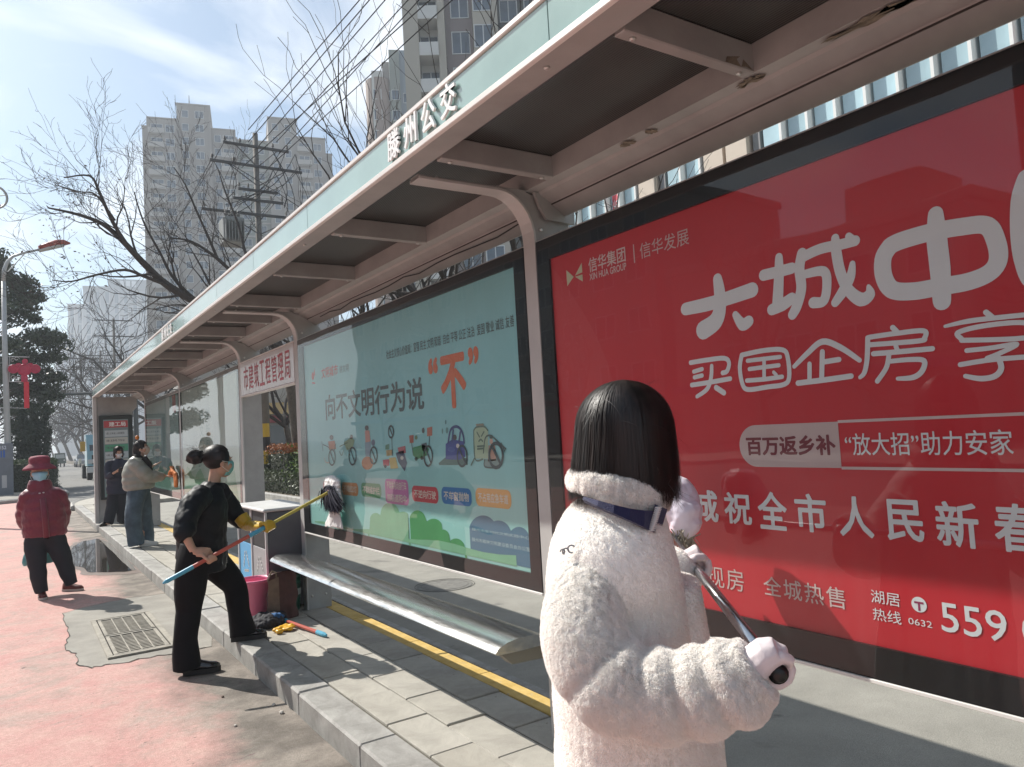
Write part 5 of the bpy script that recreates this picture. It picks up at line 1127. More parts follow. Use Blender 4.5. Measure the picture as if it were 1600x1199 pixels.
# ------------------------------------------------------------------ buildings
winm = mat('window_glass', (.10, .13, .16), .12, var=.3, vscale=.4, spec=.7); winf = mat('window_frame', (.55, .57, .57), .5)
def wmesh(w, h, nm='window', mull=1, fr=.08):
    mb = MB(); mb.box(-w/2, w/2, -.06, -.001, -h/2, -h/2+fr); mb.box(-w/2, w/2, -.06, -.001, h/2-fr, h/2); mb.box(-w/2, -w/2+fr, -.06, -.001, -h/2+fr, h/2-fr); mb.box(w/2-fr, w/2, -.06, -.001, -h/2+fr, h/2-fr)
    for k in range(mull): x = -w/2+w*(k+1)/(mull+1); mb.box(x-fr/2, x+fr/2, -.055, -.001, -h/2+fr, h/2-fr)
    mb.cur = 1; mb.quad((-w/2+fr, -.015, -h/2+fr), (w/2-fr, -.015, -h/2+fr), (w/2-fr, -.015, h/2-fr), (-w/2+fr, -.015, h/2-fr))
    me = mb.mesh(nm); me.materials.append(winf); me.materials.append(winm); return me
def put(me, root, x, y, z, rz, name='window'):
    o = link(name, me); o.parent = root; o.location = (x, y, z); o.rotation_euler = (0, 0, rz); return o
# main tower, built in its own frame (local x along the facade, -y towards us)
wall = mat('tower_wall', (.29, .265, .24), .85, var=.07, vscale=.25); wall2 = mat('tower_wall_green', (.24, .26, .23), .85, var=.07, vscale=.3)
D = 165.0; cb = 14.2
def bx_(b): return D*math.tan(radians(b-cb))
def hz(e, b=0): return EYE+D/math.cos(radians(b-cb))*math.tan(radians(e)) if b else EYE+D*math.tan(radians(e))
TW = empty('apartment_tower', (sin(radians(cb))*D, cos(radians(cb))*D, 0), 'beige grey high rise apartment tower with two raised stair cores behind the bare tree', 'building'); TW.rotation_euler = (0, 0, -radians(cb))
segs = [(7.75, 8.15, 21.7, 3.0, wall), (8.15, 10.04, hz(22.06, 8.1), -.8, wall), (10.04, 12.28, hz(23.25, 11), 0, wall), (12.28, 13.96, hz(21.9, 13), .5, wall), (13.96, 16.29, hz(21.5, 15), 2.2, wall2), (16.29, 18.36, hz(22.9, 17), .4, wall), (18.36, 20.42, hz(21.65, 19), .0, wall), (20.42, 20.95, hz(20.8, 20.6), 2.0, wall)]
segs[0] = (7.75, 8.15, hz(21.7, 8), 1.0, wall)
wn = [wmesh(2.2, 1.7, mull=1), wmesh(1.3, 1.6, mull=0), wmesh(1.7, 1.6, mull=1)]
sl = MB(); slab_me = None
for b0_, b1_, h, dy, wl in segs:
    x0_, x1_ = bx_(b0_), bx_(b1_)
    mb = MB(); mb.box(x0_+.01, x1_-.01, dy, dy+12, -1, h); o = mb.build('wall_block', wl, TW)
    mb = MB(); mb.bbox(x0_-.1, x1_+.1, dy-.15, dy+12.1, h, h+.35, .05); mb.build('parapet', wall, TW)
def balc(w):
    mb = MB(); mb.bbox(-w/2, w/2, -1.1, 0, -1.42, -1.28, .02); mb.bbox(-w/2, w/2, -1.1, -1.02, -1.28, -.35, .02); return mb
bm_ = balc(3.0).mesh('balcony'); bm_.materials.append(mat('balcony_pale', (.42, .40, .37), .8))
cnt = 0
for (b, dy, me, bal) in ((8.75, -.8, wn[0], 1), (9.6, -.8, wn[2], 0), (10.6, 0, wn[1], 0), (11.55, 0, wn[2], 0), (12.75, .5, wn[1], 0), (13.5, .5, wn[0], 1), (14.6, 2.2, wn[2], 0), (15.6, 2.2, wn[0], 0), (16.8, .4, wn[1], 0), (17.7, .4, wn[1], 0), (18.85, 0, wn[0], 1), (19.8, 0, wn[2], 0)):
    htop = [s for s in segs if s[0] <= b < s[1]][0][2]
    n = 0; z = htop-1.9
    while z > 26 and n < 24:
        if cnt < 295: put(me, TW, bx_(b), dy, z, 0)
        if bal and n < 14: put(bm_, TW, bx_(b), dy-.02, z, 0, 'balcony')
        z -= 2.9; n += 1; cnt += 1
# vertical piers, the narrow lit side and the mast
for b, dy in ((8.2, -1.0), (11.1, -.2), (12.24, -.2), (14.0, .3), (17.25, .2), (18.4, -.2)):
    mb = MB(); x = bx_(b); mb.box(x-.25, x+.25, dy, dy+.22, 0, [s for s in segs if s[0] <= b+.03 < s[1]][0][2]); mb.build('pier', wall, TW)
for k in range(18):
    mb = MB(); mb.box(bx_(13.96)+.1, bx_(16.29)-.1, 2.05, 2.199, 60-k*2.9, 60.35-k*2.9); mb.build('floor_band', mat('balcony_pale'), TW)
mb = MB(); x = bx_(10.85); mb.tube([(x, 3, hz(23.25)), (x, 3, hz(23.25)+3.6)], [.16, .05], 6); mb.ball((x, 3, hz(23.25)+1.2), .35, 8, 6); mb.build('mast', irn, TW)

def farblock(label, b0_, b1_, elev, dist, wl, group=None, bands=True, depth=18, seed=0, logo=False):
    cbb = (b0_+b1_)/2; w = dist*math.tan(radians(b1_-b0_)); h = EYE+dist*math.tan(radians(elev))
    root = empty('far_tower', (sin(radians(cbb))*dist, cos(radians(cbb))*dist, 0), label, 'building', group); root.rotation_euler = (0, 0, -radians(cbb))
    mb = MB(); mb.box(-w/2, w/2, 0, depth, -1, h); mb.build('wall', wl, root)
    mb = MB(); mb.box(-w/2-.2, w/2+.2, -.3, depth, h+.01, h+1.2); mb.build('parapet', wl, root)
    nc = max(2, int(w/4.2))
    for k in range(nc):
        x = -w/2+w*(k+.5)/nc; mb = MB(); mb.box(x-.9, x+.9, -.12, -.01, 12, h-2); mb.build('window_strip', mat('far_glass', (.16, .20, .24), .3), root)
        mb = MB(); mb.box(x+1.15, x+1.45, -.3, -.01, 5, h-.5); mb.build('fin', mat('far_pale', (.50, .50, .50), .7), root)
    nf = int((h-14)/6)
    for k in range(nf):
        mb = MB(); z = 13+k*6; mb.box(-w/2, w/2, -.2, -.121, z, z+.9); mb.build('floor_band', wl, root)
    return root, w, h
fw_ = mat('far_wall', (.36, .37, .38), .8)
farblock('narrowest pale blue tower at the left end of the distant tower group', 2.3, 3.05, 7.4, 560, fw_)
farblock('second pale tower from the left in the distant tower group', 3.05, 3.95, 9.7, 520, fw_)
rt_, w_, h_ = farblock('widest distant pale tower with a stepped white roof sign', 3.95, 7.9, 10.9, 480, fw_, logo=True)
mb = MB(); mb.box(-4, w_/2, 1, 14, h_+1.3, h_+6); mb.build('roof_block', fw_, rt_)
for k, xx in enumerate((2, 5, 8)): mb = MB(); mb.bbox(xx, xx+2.2, .4, .9, h_+2.0-1.3*k*.2, h_+5, .1); mb.build('roof_sign', mat('sign_white', (.8, .8, .8), .4), rt_)

# tower with a rounded corner
D3 = 105.; c3 = 25.4; h3 = EYE+D3*math.tan(radians(27.6))
RT = empty('round_corner_tower', (sin(radians(c3))*D3, cos(radians(c3))*D3, 0), 'tall tower with a rounded brown corner beside the large apartment block', 'building'); RT.rotation_euler = (0, 0, -radians(c3))
b_ = lambda b, DD=D3, cc=c3: DD*math.tan(radians(b-cc))
mb = MB(); mb.lathe((b_(23.75)+1.6, 2.0, 0), [(1.9, 0), (1.9, EYE+D3*math.tan(radians(25.9)))], 20); mb.build('corner_drum', mat('tower_brown', (.30, .235, .20), .8, var=.1, vscale=.4), RT)
for (b0q, b1q, e, dy, m_) in ((24.1, 24.95, 26.3, .2, mat('tower_white', (.55, .54, .50), .7)), (24.95, 25.5, 27.0, .8, wall), (25.5, 26.3, 27.7, .4, wall2), (26.3, 28.5, 27.9, 1.4, mat('tower_blue', (.24, .28, .31), .5))):
    mb = MB(); mb.box(b_(b0q)+.01, b_(b1q)-.01, dy, dy+10, 0, EYE+D3*math.tan(radians(e))); mb.build('wall_block', m_, RT)
wq = wmesh(1.15, 1.5, mull=0)
for b in (24.5, 25.2, 25.9, 26.8):
    dy = [.2, .8, .4, 1.4][[24.5, 25.2, 25.9, 26.8].index(b)]
    for k in range(14): put(wq, RT, b_(b), dy, 50-k*3.0, 0)
# large apartment block close behind the canopy
D4 = 58.; c4 = 31.; AB = empty('apartment_block', (sin(radians(c4))*D4, cos(radians(c4))*D4, 0), 'large grey apartment block with balconies and air conditioners above the canopy letters', 'building'); AB.rotation_euler = (0, 0, -radians(c4))
b4 = lambda b: b_(b, D4, c4); hA = 48
cols = [(26.7, 27.9, .0, mat('block_cream', (.42, .39, .33), .8, var=.06, vscale=.3)), (27.9, 29.4, 1.8, mat('block_white', (.60, .60, .57), .7)), (29.4, 30.0, .3, mat('block_cream')), (30.0, 32.2, 1.2, mat('block_mauve', (.25, .215, .21), .8, var=.08, vscale=.3)), (32.2, 34.2, .2, mat('block_cream')), (34.2, 40, 2.0, mat('block_dark', (.10, .105, .10), .7, var=.2, vscale=.4)), (40, 52, .6, mat('block_cream'))]
for b0q, b1q, dy, m_ in cols:
    mb = MB(); mb.box(b4(b0q)+.01, b4(b1q)-.01, dy, dy+12, 0, hA); mb.build('wall_block', m_, AB)
wb = wmesh(1.5, 1.9, mull=1); bbl = MB(); bbl.prism([(-.85, 0, -1.5), (.85, 0, -1.5), (.85, -1.1, -1.1), (-.85, -1.1, -1.1)], (0, 0, .0001)) if False else None
bb2 = MB(); bb2.bbox(-.78, .78, -1.75, 0, -1.5, -1.35, .02); bb2.bbox(-.78, .78, -1.75, -1.66, -1.35, -.4, .02); bb2 = bb2.mesh('balcony'); bb2.materials.append(mat('block_white'))
ac = MB(); ac.bbox(-.42, .42, -.38, -.02, -.3, .3, .03); ac = ac.mesh('air_conditioner'); ac.materials.append(mat('ac_white', (.5, .5, .47), .5))
for k in range(13):
    z = 45-k*3.0
    for b, dy, q in ((28.65, 1.8, 1), (33.0, .2, 0), (35.2, 2.0, 0), (37.2, 2.0, 0), (31.2, 1.2, 0)):
        put(wb, AB, b4(b), dy, z, 0)
        if q: put(bb2, AB, b4(b), dy, z, 0, 'balcony')
    if k % 2 == 0: put(ac, AB, b4(34.75), 2.0, z-1.2, 0, 'air_conditioner')
    if k % 3 == 1: put(ac, AB, b4(36.3), 2.0, z-.6, 0, 'air_conditioner')
    for b in (36.2, 38.3): mb = MB(); mb.box(b4(b)-.9, b4(b)+.9, .9, 1.99, z-1.45, z-1.3); mb.build('balcony_slab', mat('block_dark'), AB)

# office building behind the boards: ribbon of glass, white fins and cream stone piers
OB = empty('office_building', (14, 8, 0), 'pale office building with blue glass, white frames and cream stone above the boards', 'building')
og = mat('office_glass', (.42, .58, .64), .12, var=.12, vscale=.8, rnd=.18, spec=.6); oc = mat('office_cream', (.62, .53, .44), .75, var=.05, vscale=1); ow = mat('office_white', (.78, .78, .76), .5); ok_ = mat('office_grey', (.22, .22, .22), .5)
mb = MB(); mb.box(0.3, 12, -20, 10.4, 0, 10.5); o = mb.build('core', mat('office_core', (.3, .3, .29), .8), OB)
y = 18.2; k = 0; pm = {}
pat = ['g', 'g', 'g', 'g', 'r', 'g', 'c', 'k', 'g', 'g', 'c', 'c', 'k', 'g', 'g', 'g', 'g']
wid = {'g': .58, 'c': .62, 'k': .22, 'r': .5}
while y > -10:
    t = pat[k % len(pat)]; w = wid[t]
    for zf in (4.2, 7.6):
        key = (t, zf)
        if key not in pm:
            m_ = MB(); m_.box(.0 if t == 'c' else .12, .3, -w+.03, 0, zf-1.1, zf+1.6); me = m_.mesh('panel'); me.materials.append({'g': og, 'c': oc, 'k': ok_, 'r': og}[t]); pm[key] = me
        o = link({'g': 'glass_panel', 'c': 'stone_panel', 'k': 'grey_pier', 'r': 'glass_panel'}[t], pm[key]); o.parent = OB; o.location = (0, y-8, 0)
        if t in 'gr':
            kk = ('f', zf)
            if kk not in pm:
                m_ = MB(); m_.box(-.04, .30, 0, .06 if True else 0, zf-1.1, zf+1.6); me = m_.mesh('fin'); me.materials.append(ow); pm[kk] = me
            o = link('window_fin', pm[kk]); o.parent = OB; o.location = (0, y-8-w-.0, 0)
    if t == 'r':
        m_ = MB(); m_.quad((.10, y-8-.06, 7.2), (.10, y-8-.38, 7.2), (.10, y-8-.38, 7.9), (.10, y-8-.06, 7.9)); m_.build('red_notice', mat('notice_red', (.6, .08, .10), .5), OB)
        text('letters', '出租', (y-.10, y-.34, 7.35, 7.75), 14.095, M['letter_white'], OB)
    y -= w+.07; k += 1
for z0_, z1_ in ((0, 3.05), (5.85, 6.45), (9.25, 10.5)):
    mb = MB(); mb.box(.05, .299, -18, 10.4, z0_, z1_); mb.build('spandrel', oc, OB)

# ------------------------------------------------------------------ across the road (seen in the reflections)
mb = MB(); mb.bbox(-16.2, -16, -20, 31, ROADZ-.02, .0, .01); S(mb, 'opposite_kerb', G['granite'])
mb = MB(); mb.box(-27, -16.21, -20, 31, ROADZ-.02, -.01); S(mb, 'opposite_sidewalk', G['tile'])
for i, (y0_, y1_, xx, h, c_, lb) in enumerate(((14, 30, -27, 9.5, (.40, .38, .34), 'low cream shop building across the road, reflected in the red board'), (32, 52, -28, 15.5, (.30, .28, .26), 'grey brown five storey building across the road, reflected in the boards'), (54, 86, -30, 17, (.36, .34, .32), 'long pale building farthest across the road, reflected in the teal board'), (-6, 12, -27, 19, (.33, .28, .25), 'tall brown building across the road opposite the camera'), (-30, -8, -27, 11, (.38, .36, .33), 'low building across the road behind the camera'))):
    ob = empty('shop_building', (xx, (y0_+y1_)/2, 0), lb, 'building'); wl = mat('opp_%d' % i, c_, .85, var=.08, vscale=.4)
    mb = MB(); mb.box(xx-12, xx, y0_, y1_, -.02, h); P(mb, 'wall', wl, ob)
    mb = MB(); mb.bbox(xx-12.2, xx+.25, y0_-.2, y1_+.2, h+.01, h+.5, .05); P(mb, 'parapet', wl, ob)
    mb = MB(); mb.bbox(xx-6, xx-2, y0_+3, y0_+6.5, h+.51, h+2.6, .05); P(mb, 'roof_house', wl, ob)
    wm2 = wmesh(2.0, 1.5, mull=1); n = int((y1_-y0_)/3.4)
    for f in range(int((h-3.5)/3.2)+1):
        for k in range(n):
            o = link('window', wm2); o.parent = ob; o.location = (.003, (y0_+1.7+3.4*k)-(y0_+y1_)/2, 4.6+3.2*f) if 4.6+3.2*f < h-.8 else (.003, 0, 1); o.rotation_euler = (0, 0, pi/2)
    mb = MB(); mb.bbox(xx+.01, xx+.9, y0_+.5, y1_-.5, 2.9, 3.3, .03); P(mb, 'shop_canopy', mat('shop_red' if i % 2 else 'shop_blue', (.35, .06, .05) if i % 2 else (.08, .14, .28), .5), ob)
for k in range(5):
    bare_tree('roadside_tree', 'bare street tree on the pavement across the road, mirrored in the board glass', (-18, 6+11*k, 0), (.2, .2), 2.6, .15, 5, 130+k, (4, 4, 3), group='bare trees across the road', L=3.6, rmin=.012)

# ------------------------------------------------------------------ vehicles
tyre = mat('tyre', (.02, .02, .02), .8); rimm = mat('rim', (.4, .4, .4), .3, .8); cglass = mat('car_glass', (.02, .03, .035), .06, spec=.8, coat=.5)
def wheel(root, x, y, z, r, w, ax='x', name='wheel'):
    Rm = Matrix.Rotation(pi/2, 3, 'Y') if ax == 'x' else Matrix.Rotation(pi/2, 3, 'X')
    def lat(prof, n=20):
        return [[Vector((x, y, z))+Rm @ Vector((a*cos(2*pi*i/n), a*sin(2*pi*i/n), h)) for i in range(n)] for a, h in prof]
    mb = MB(); mb.rings(lat([(r*.6, -w/2), (r*.93, -w/2), (r, -w/3), (r, w/3), (r*.93, w/2), (r*.6, w/2)])); o = P(mb, name, tyre, root, smooth=False)
    mb = MB(); mb.rings(lat([(r*.2, -w/2-.012), (r*.58, -w/2-.004), (r*.58, w/2+.004), (r*.2, w/2+.012)])); r_ = mb.build('rim', rimm); r_.parent = o
def car(label, loc, rz, col, group=None, roof=1.48, L_=4.3):
    root = empty('parked_car', (0, 0, 0), label, 'car', group)
    bodyp = [(-L_/2, .35), (-L_/2+.03, .75), (-L_/2+.18, .88), (-L_/2+1.05, .98), (L_/2-.5, 1.0), (L_/2-.1, .95), (L_/2, .62), (L_/2-.03, .32)]
    mb = MB(); R = []
    for x, dd in ((-.86, .06), (-.80, 0), (.80, 0), (.86, .06)):
        R.append([(x, y*(1-dd*.3), z-dd*(z > .5)*.6) for y, z in bodyp])
    mb.rings(R); P(mb, 'body', mat('car_%.2f_%.2f' % (col[0], col[2]), col, .25, coat=1), root, smooth=False)
    cab = [(-L_/2+1.0, .97), (-L_/2+1.75, roof), (L_/2-1.2, roof), (L_/2-.35, .98)]
    mb = MB(); mb.rings([[(x, y, z) for y, z in cab] for x in (-.74, .74)])
    for i in range(len(mb.v)):
        v = mb.v[i]
        if v[2] > 1.2: mb.v[i] = (v[0]*.84, v[1], v[2])
    P(mb, 'windows', cglass, root)
    mb = MB(); mb.bbox(-.63, .63, -L_/2+1.72, L_/2-1.15, roof-.02, roof+.03, .012); P(mb, 'roof', mat('car_%.2f_%.2f' % (col[0], col[2])), root)
    for sx_ in (-1, 1):
        mb = MB(); mb.bbox(sx_*.66-.12, sx_*.66+.12, L_/2-.08, L_/2+.02, .68, .84, .01); P(mb, 'tail_light', mat('tail_red', (.4, .02, .02), .3), root)
        mb = MB(); mb.bbox(sx_*.62-.15, sx_*.62+.15, -L_/2-.01, -L_/2+.08, .62, .76, .01); P(mb, 'headlight', mat('lamp_glass', (.6, .6, .6), .1), root)
        for yy in (-L_*.31, L_*.31): wheel(root, sx_*.80, yy, .32, .32, .2)
    root.location = loc; root.rotation_euler = (0, 0, rz); return root
car('white parked car with red tail light behind the orange hedge', (13.2, 41.5, ROADZ), 1.2, (.62, .63, .64))
car('white parked car behind the first, left in the opening under the sign', (11.5, 48, ROADZ), 1.4, (.66, .67, .68))
car('pale grey car parked farther back behind the hedge', (14.5, 50, ROADZ), 1.3, (.45, .47, .5))
car('small car far down the road behind the red hat', (3.6, 150, ROADZ), 0, (.20, .22, .2), roof=1.7)
car('grey car parked under the avenue trees at the right kerb', (6.8, 104, ROADZ), 0, (.28, .30, .33))
# three wheeled taxi
TRI = empty('motor_tricycle', (0, 0, 0), 'small dark green motor tricycle driving towards the camera on the far road', 'tricycle')
tg = mat('tricycle_green', (.05, .08, .06), .4)
mb = MB(); mb.prism([(-.62, -.9, .45), (.62, -.9, .45), (.66, -.9, 1.05), (-.66, -.9, 1.05)], (0, 2.0, 0)); P(mb, 'body', tg, TRI)
mb = MB(); mb.prism([(-.62, -.75, 1.051), (.62, -.75, 1.051), (.54, -.55, 1.72), (-.54, -.55, 1.72)], (0, 1.7, 0)); P(mb, 'cab', tg, TRI)
mb = MB(); mb.quad((-.5, -.79, 1.12), (.5, -.79, 1.12), (.45, -.63, 1.62), (-.45, -.63, 1.62)); P(mb, 'windscreen', mat('pale_glass', (.35, .38, .36), .1), TRI)
mb = MB(); mb.bbox(-.58, .58, -.75, 1.15, 1.725, 1.79, .02); P(mb, 'roof', tg, TRI)
for sx_ in (-1, 1):
    mb = MB(); mb.ball((sx_*.42, -.92, .85), (.09, .04, .09), 10, 6); P(mb, 'headlight', mat('lamp_glass'), TRI); wheel(TRI, sx_*.55, .75, .28, .28, .14)
wheel(TRI, 0, -.85, .26, .26, .12); TRI.location = (4.75, 113, ROADZ); TRI.rotation_euler = (0, 0, .05)
# people on scooters far away
for k, (x, y, c_) in enumerate(((3.1, 104, (.25, .10, .12)), (2.4, 122, (.12, .10, .12)), (6.2, 100, (.5, .5, .42)))):
    rr_ = empty('scooter', (0, 0, 0), ['rider in dark red on a scooter far down the road, left of the tricycle', 'dark scooter far down the road behind the red hat', 'pale covered scooter at the right kerb beside the tricycle'][k], 'scooter')
    wheel(rr_, 0, -.55, .25, .25, .1); wheel(rr_, 0, .55, .25, .25, .1)
    mb = MB(); mb.prism([(0-.12, -.5, .35), (-.12, .6, .4), (-.12, .6, .75), (-.12, .15, .78), (-.12, -.1, .45), (-.12, -.35, 1.0), (-.12, -.5, .95)], (.24, 0, 0)); P(mb, 'body', mat('scooter_%d' % k, c_, .4), rr_)
    mb = MB(); mb.tube([(-.3, -.38, 1.0), (.3, -.38, 1.0)], .02, 6); P(mb, 'handlebar', M['rubber'], rr_)
    rr_.location = (x, y, ROADZ)
    if k < 2:
        pr = empty('person', (x, y+.1, ROADZ), ['person in dark red riding the scooter left of the tricycle', 'person in dark clothes riding the farthest scooter'][k], 'person')
        mb = MB(); mb.tube([(x, y+.15, .62), (x, y+.12, .9), (x, y+.02, 1.2), (x, y, 1.3)], [.17, .17, .19, .07], 10); mb.tube([(x-.18, y+.02, 1.15), (x-.25, y-.15, .95), (x-.25, y-.38, .9)], [.06, .05, .035], 7); mb.tube([(x+.18, y+.02, 1.15), (x+.25, y-.15, .95), (x+.25, y-.38, .9)], [.06, .05, .035], 7)
        mb.tube([(x-.1, y+.15, .62), (x-.14, y-.25, .6), (x-.12, y-.28, .25)], [.09, .08, .05], 7); mb.tube([(x+.1, y+.15, .62), (x+.14, y-.25, .6), (x+.12, y-.28, .25)], [.09, .08, .05], 7)
        mb.ball((x, y-.02, 1.42), (.09, .11, .13), 10, 8); me = remesh(mb.mesh('body'), .03, 1); me.materials.append(mat('scooter_%d' % k)); adopt(link('body', me), pr)
# water tanker / light truck at the right edge of the road
TK = empty('truck', (0, 0, 0), 'pale blue and white truck with yellow mirror cut off by the shelter end wall', 'truck')
tb = mat('truck_blue', (.22, .42, .50), .35, coat=.5); tw = mat('truck_white', (.62, .63, .62), .5)
mb = MB(); mb.prism([(-1.15, 0, .85), (-1.15, 1.75, .85), (-1.15, 1.75, 2.75), (-1.15, .45, 2.75), (-1.15, 0, 1.75)], (2.3, 0, 0)); P(mb, 'cab', tb, TK)
mb = MB(); mb.quad((-1.0, -.012, 1.75+.02), (1.0, -.012, 1.75+.02), (1.0, .42, 2.62), (-1.0, .42, 2.62)); P(mb, 'windscreen', cglass, TK)
mb = MB(); mb.prism([(-1.156, .35, 1.75), (-1.156, 1.3, 1.75), (-1.156, 1.3, 2.5), (-1.156, .6, 2.5)], (-.004, 0, 0)); P(mb, 'side_window', cglass, TK)
mb = MB(); mb.bbox(-1.2, 1.2, -.15, .15, .45, .80, .03); P(mb, 'bumper', tw, TK)
mb = MB(); mb.box(-.9, .9, -.02, -.003, .95, 1.5); P(mb, 'grille', mat('grille', (.03, .03, .03), .5), TK)
for sx_ in (-1, 1): mb = MB(); mb.bbox(sx_*.95-.16, sx_*.95+.16, -.05, .02, 1.0, 1.25, .02); P(mb, 'headlight', mat('lamp_glass'), TK)
mb = MB(); R = []
for yy in (2.0, 2.1, 5.9, 6.0): s_ = .86 if yy in (2.0, 6.0) else 1; R.append([(1.05*s_*cos(2*pi*i/24), yy, 1.95+.85*s_*sin(2*pi*i/24)) for i in range(24)])
mb.rings(R); P(mb, 'tank', tw, TK, smooth=True)
mb = MB(); mb.bbox(-.5, .5, 1.0, 6.2, .6, .95, .02); P(mb, 'chassis', mat('chassis', (.04, .04, .04), .7), TK)
mb = MB(); mb.bbox(-1.5, -1.22, .1, .2, 1.75, 2.35, .04); P(mb, 'mirror', mat('mirror_yellow', (.50, .30, .04), .5), TK)
for yy in (.75, 4.7): [wheel(TK, sx_*.98, yy, .48, .48, .3) for sx_ in (-1, 1)]
TK.location = (4.75, 52.0, ROADZ); TK.rotation_euler = (0, 0, .0)
# black and yellow guard post in the opening
GP = empty('hazard_post', (7.3, 26.5, 0), 'post with yellow and black bands at the left of the opening under the sign', 'post')
q = ony(415, 700, 27.0)
zt_, zb_ = ony(415, 662, 27).z, 0.3
for k in range(4):
    mb = MB(); mb.tube([(q.x, 27.0, zb_+(zt_-zb_)*k/4), (q.x, 27.0, zb_+(zt_-zb_)*(k+1)/4-.001)], .16, 10); P(mb, 'band', mat('hazard_yellow', (.55, .36, .03), .5) if k % 2 else M['rubber'], GP)
mb = MB(); mb.tube([(q.x, 27, 0), (q.x, 27, .299)], .16, 10); P(mb, 'base', conc, GP)
# shop front in the opening
SF = empty('street_shop', (16, 62, 0), 'far shop front with a red sign strip and ochre eaves seen under the hanging sign', 'building')
mb = MB(); mb.box(11, 40, 62, 70, 0, 9.5); P(mb, 'wall', mat('shop_wall', (.34, .32, .29), .8, var=.1, vscale=.5), SF)
mb = MB(); mb.bbox(13.5, 30, 61.6, 61.98, 3.1, 3.7, .03); P(mb, 'sign_strip', mat('shop_sign', (.42, .08, .09), .5), SF)
mb = MB(); mb.prism([(13, 60.5, 3.75), (31, 60.5, 3.75), (31, 61.9, 4.7), (13, 61.9, 4.7)], (0, .05, .05)); P(mb, 'eaves', mat('shop_eaves', (.40, .27, .10), .7), SF)
for k in range(6): mb = MB(); mb.box(14+2.7*k, 16.2+2.7*k, 61.9, 61.99, .2, 2.9); P(mb, 'shop_window', cglass, SF)
# small birds nothing: sky stays empty

# haze: pale air round the whole scene
hm = bpy.data.materials.new('haze'); hm.use_nodes = True; t = hm.node_tree; t.nodes.remove(t.nodes['Principled BSDF'])
pv = t.nodes.new('ShaderNodeVolumePrincipled'); pv.inputs['Color'].default_value = (.86, .92, 1, 1); pv.inputs['Density'].default_value = .0011; pv.inputs['Anisotropy'].default_value = .25
t.links.new(pv.outputs[0], t.nodes['Material Output'].inputs['Volume'])
mb = MB(); mb.box(-905, 905, -305, 1505, -3, 76); S(mb, 'haze', hm, kind='stuff')

# ================================================================== PEOPLE
def bump_noise(a, s, b=0, s2=0):
    return lambda c, n: a*noise.noise(c*s)+(b*noise.noise(c*s2) if b else 0)
def head_mesh(mb, C, F, U, s=1.0):
    """head shape added to mb; C centre of skull, F facing, U up"""
    F = Vector(F).normalized(); U = (Vector(U)-F*Vector(U).dot(F)).normalized(); Rr = F.cross(U)
    Rm = Matrix((Rr, F, U)).transposed()
    def e(x, y, z, a, b, c, n=16, m=10): mb.ball(Vector(C)+Rm @ Vector((x, y, z))*s, (a*s, b*s, c*s), n, m, Rm)
    e(0, -.012, .03, .076, .096, .088); e(0, .02, -.03, .064, .074, .075); e(0, .04, -.075, .042, .045, .04); e(0, .012, -.055, .057, .06, .05)
    e(0, .088, -.018, .013, .02, .024, 10, 8); e(0, .098, -.032, .016, .016, .012, 10, 8)          # nose
    e(0, .076, -.062, .024, .014, .008, 10, 6); e(0, .074, -.073, .020, .014, .008, 10, 6)           # lips
    e(0, .078, .026, .052, .014, .010, 10, 6)                                                      # brow
    for q in (-1, 1): e(q*.074, -.008, -.015, .010, .020, .031, 10, 8); e(q*.045, .055, -.03, .026, .026, .024, 10, 8)
    return Rm
def eyes(root, C, Rm, s=1.0):
    for q in (-1, 1):
        mb = MB(); mb.ball(Vector(C)+Rm @ Vector((q*.030, .080, .004))*s, .0125*s, 10, 8); P(mb, 'eye', mat('eye_white', (.55, .52, .48), .3), root, True)
        mb = MB(); mb.ball(Vector(C)+Rm @ Vector((q*.030, .0885, .004))*s, .0062*s, 8, 6); P(mb, 'iris', mat('iris', (.03, .015, .01), .2), root, True)
        mb = MB(); mb.tube([Vector(C)+Rm @ Vector((q*x, y, z))*s for x, y, z in ((.016, .092, .030), (.032, .091, .035), (.048, .080, .029))], [.002, .003, .0015], 5); P(mb, 'eyebrow', M['hair'], root)
def mask(root, C, Rm, mt, s=1.0):
    mb = MB(); R = []
    for k in range(8):
        z = .004-.105*k/7; half = .066+.004*sin(k)-.022*(k/7)**2; ring_ = []
        for i in range(13):
            a = -1.25+2.5*i/12; yy = .098*cos(a*.9)**.8*(1 if k else .96)+.012*(1-abs(a))*(1 if 0 < k < 6 else .3)-.03*(k/7)**3-.012*abs(a)
            ring_.append(Vector(C)+Rm @ Vector((half*sin(a)*1.03, yy+.008, z+.006*(1-abs(a))*(k == 0)))*s)
        R.append(ring_)
    n = 13; vs = [p for r in R for p in r]; fs = [(k*n+i, k*n+i+1, (k+1)*n+i+1, (k+1)*n+i) for k in range(7) for i in range(n-1)]
    mb.add(vs, fs); o = P(mb, 'face_mask', mt, root, True); md = o.modifiers.new('t', 'SOLIDIFY'); md.thickness = .003
    for q in (-1, 1):
        for zz, z2_ in ((-.002, .012), (-.075, -.03)):
            mb = MB(); mb.tube([Vector(C)+Rm @ Vector((q*.062, .045, zz))*s, Vector(C)+Rm @ Vector((q*.078, .01, (zz+z2_)/2))*s, Vector(C)+Rm @ Vector((q*.082, -.016, z2_))*s], .0016, 4); P(mb, 'ear_loop', M['letter_white'], root)
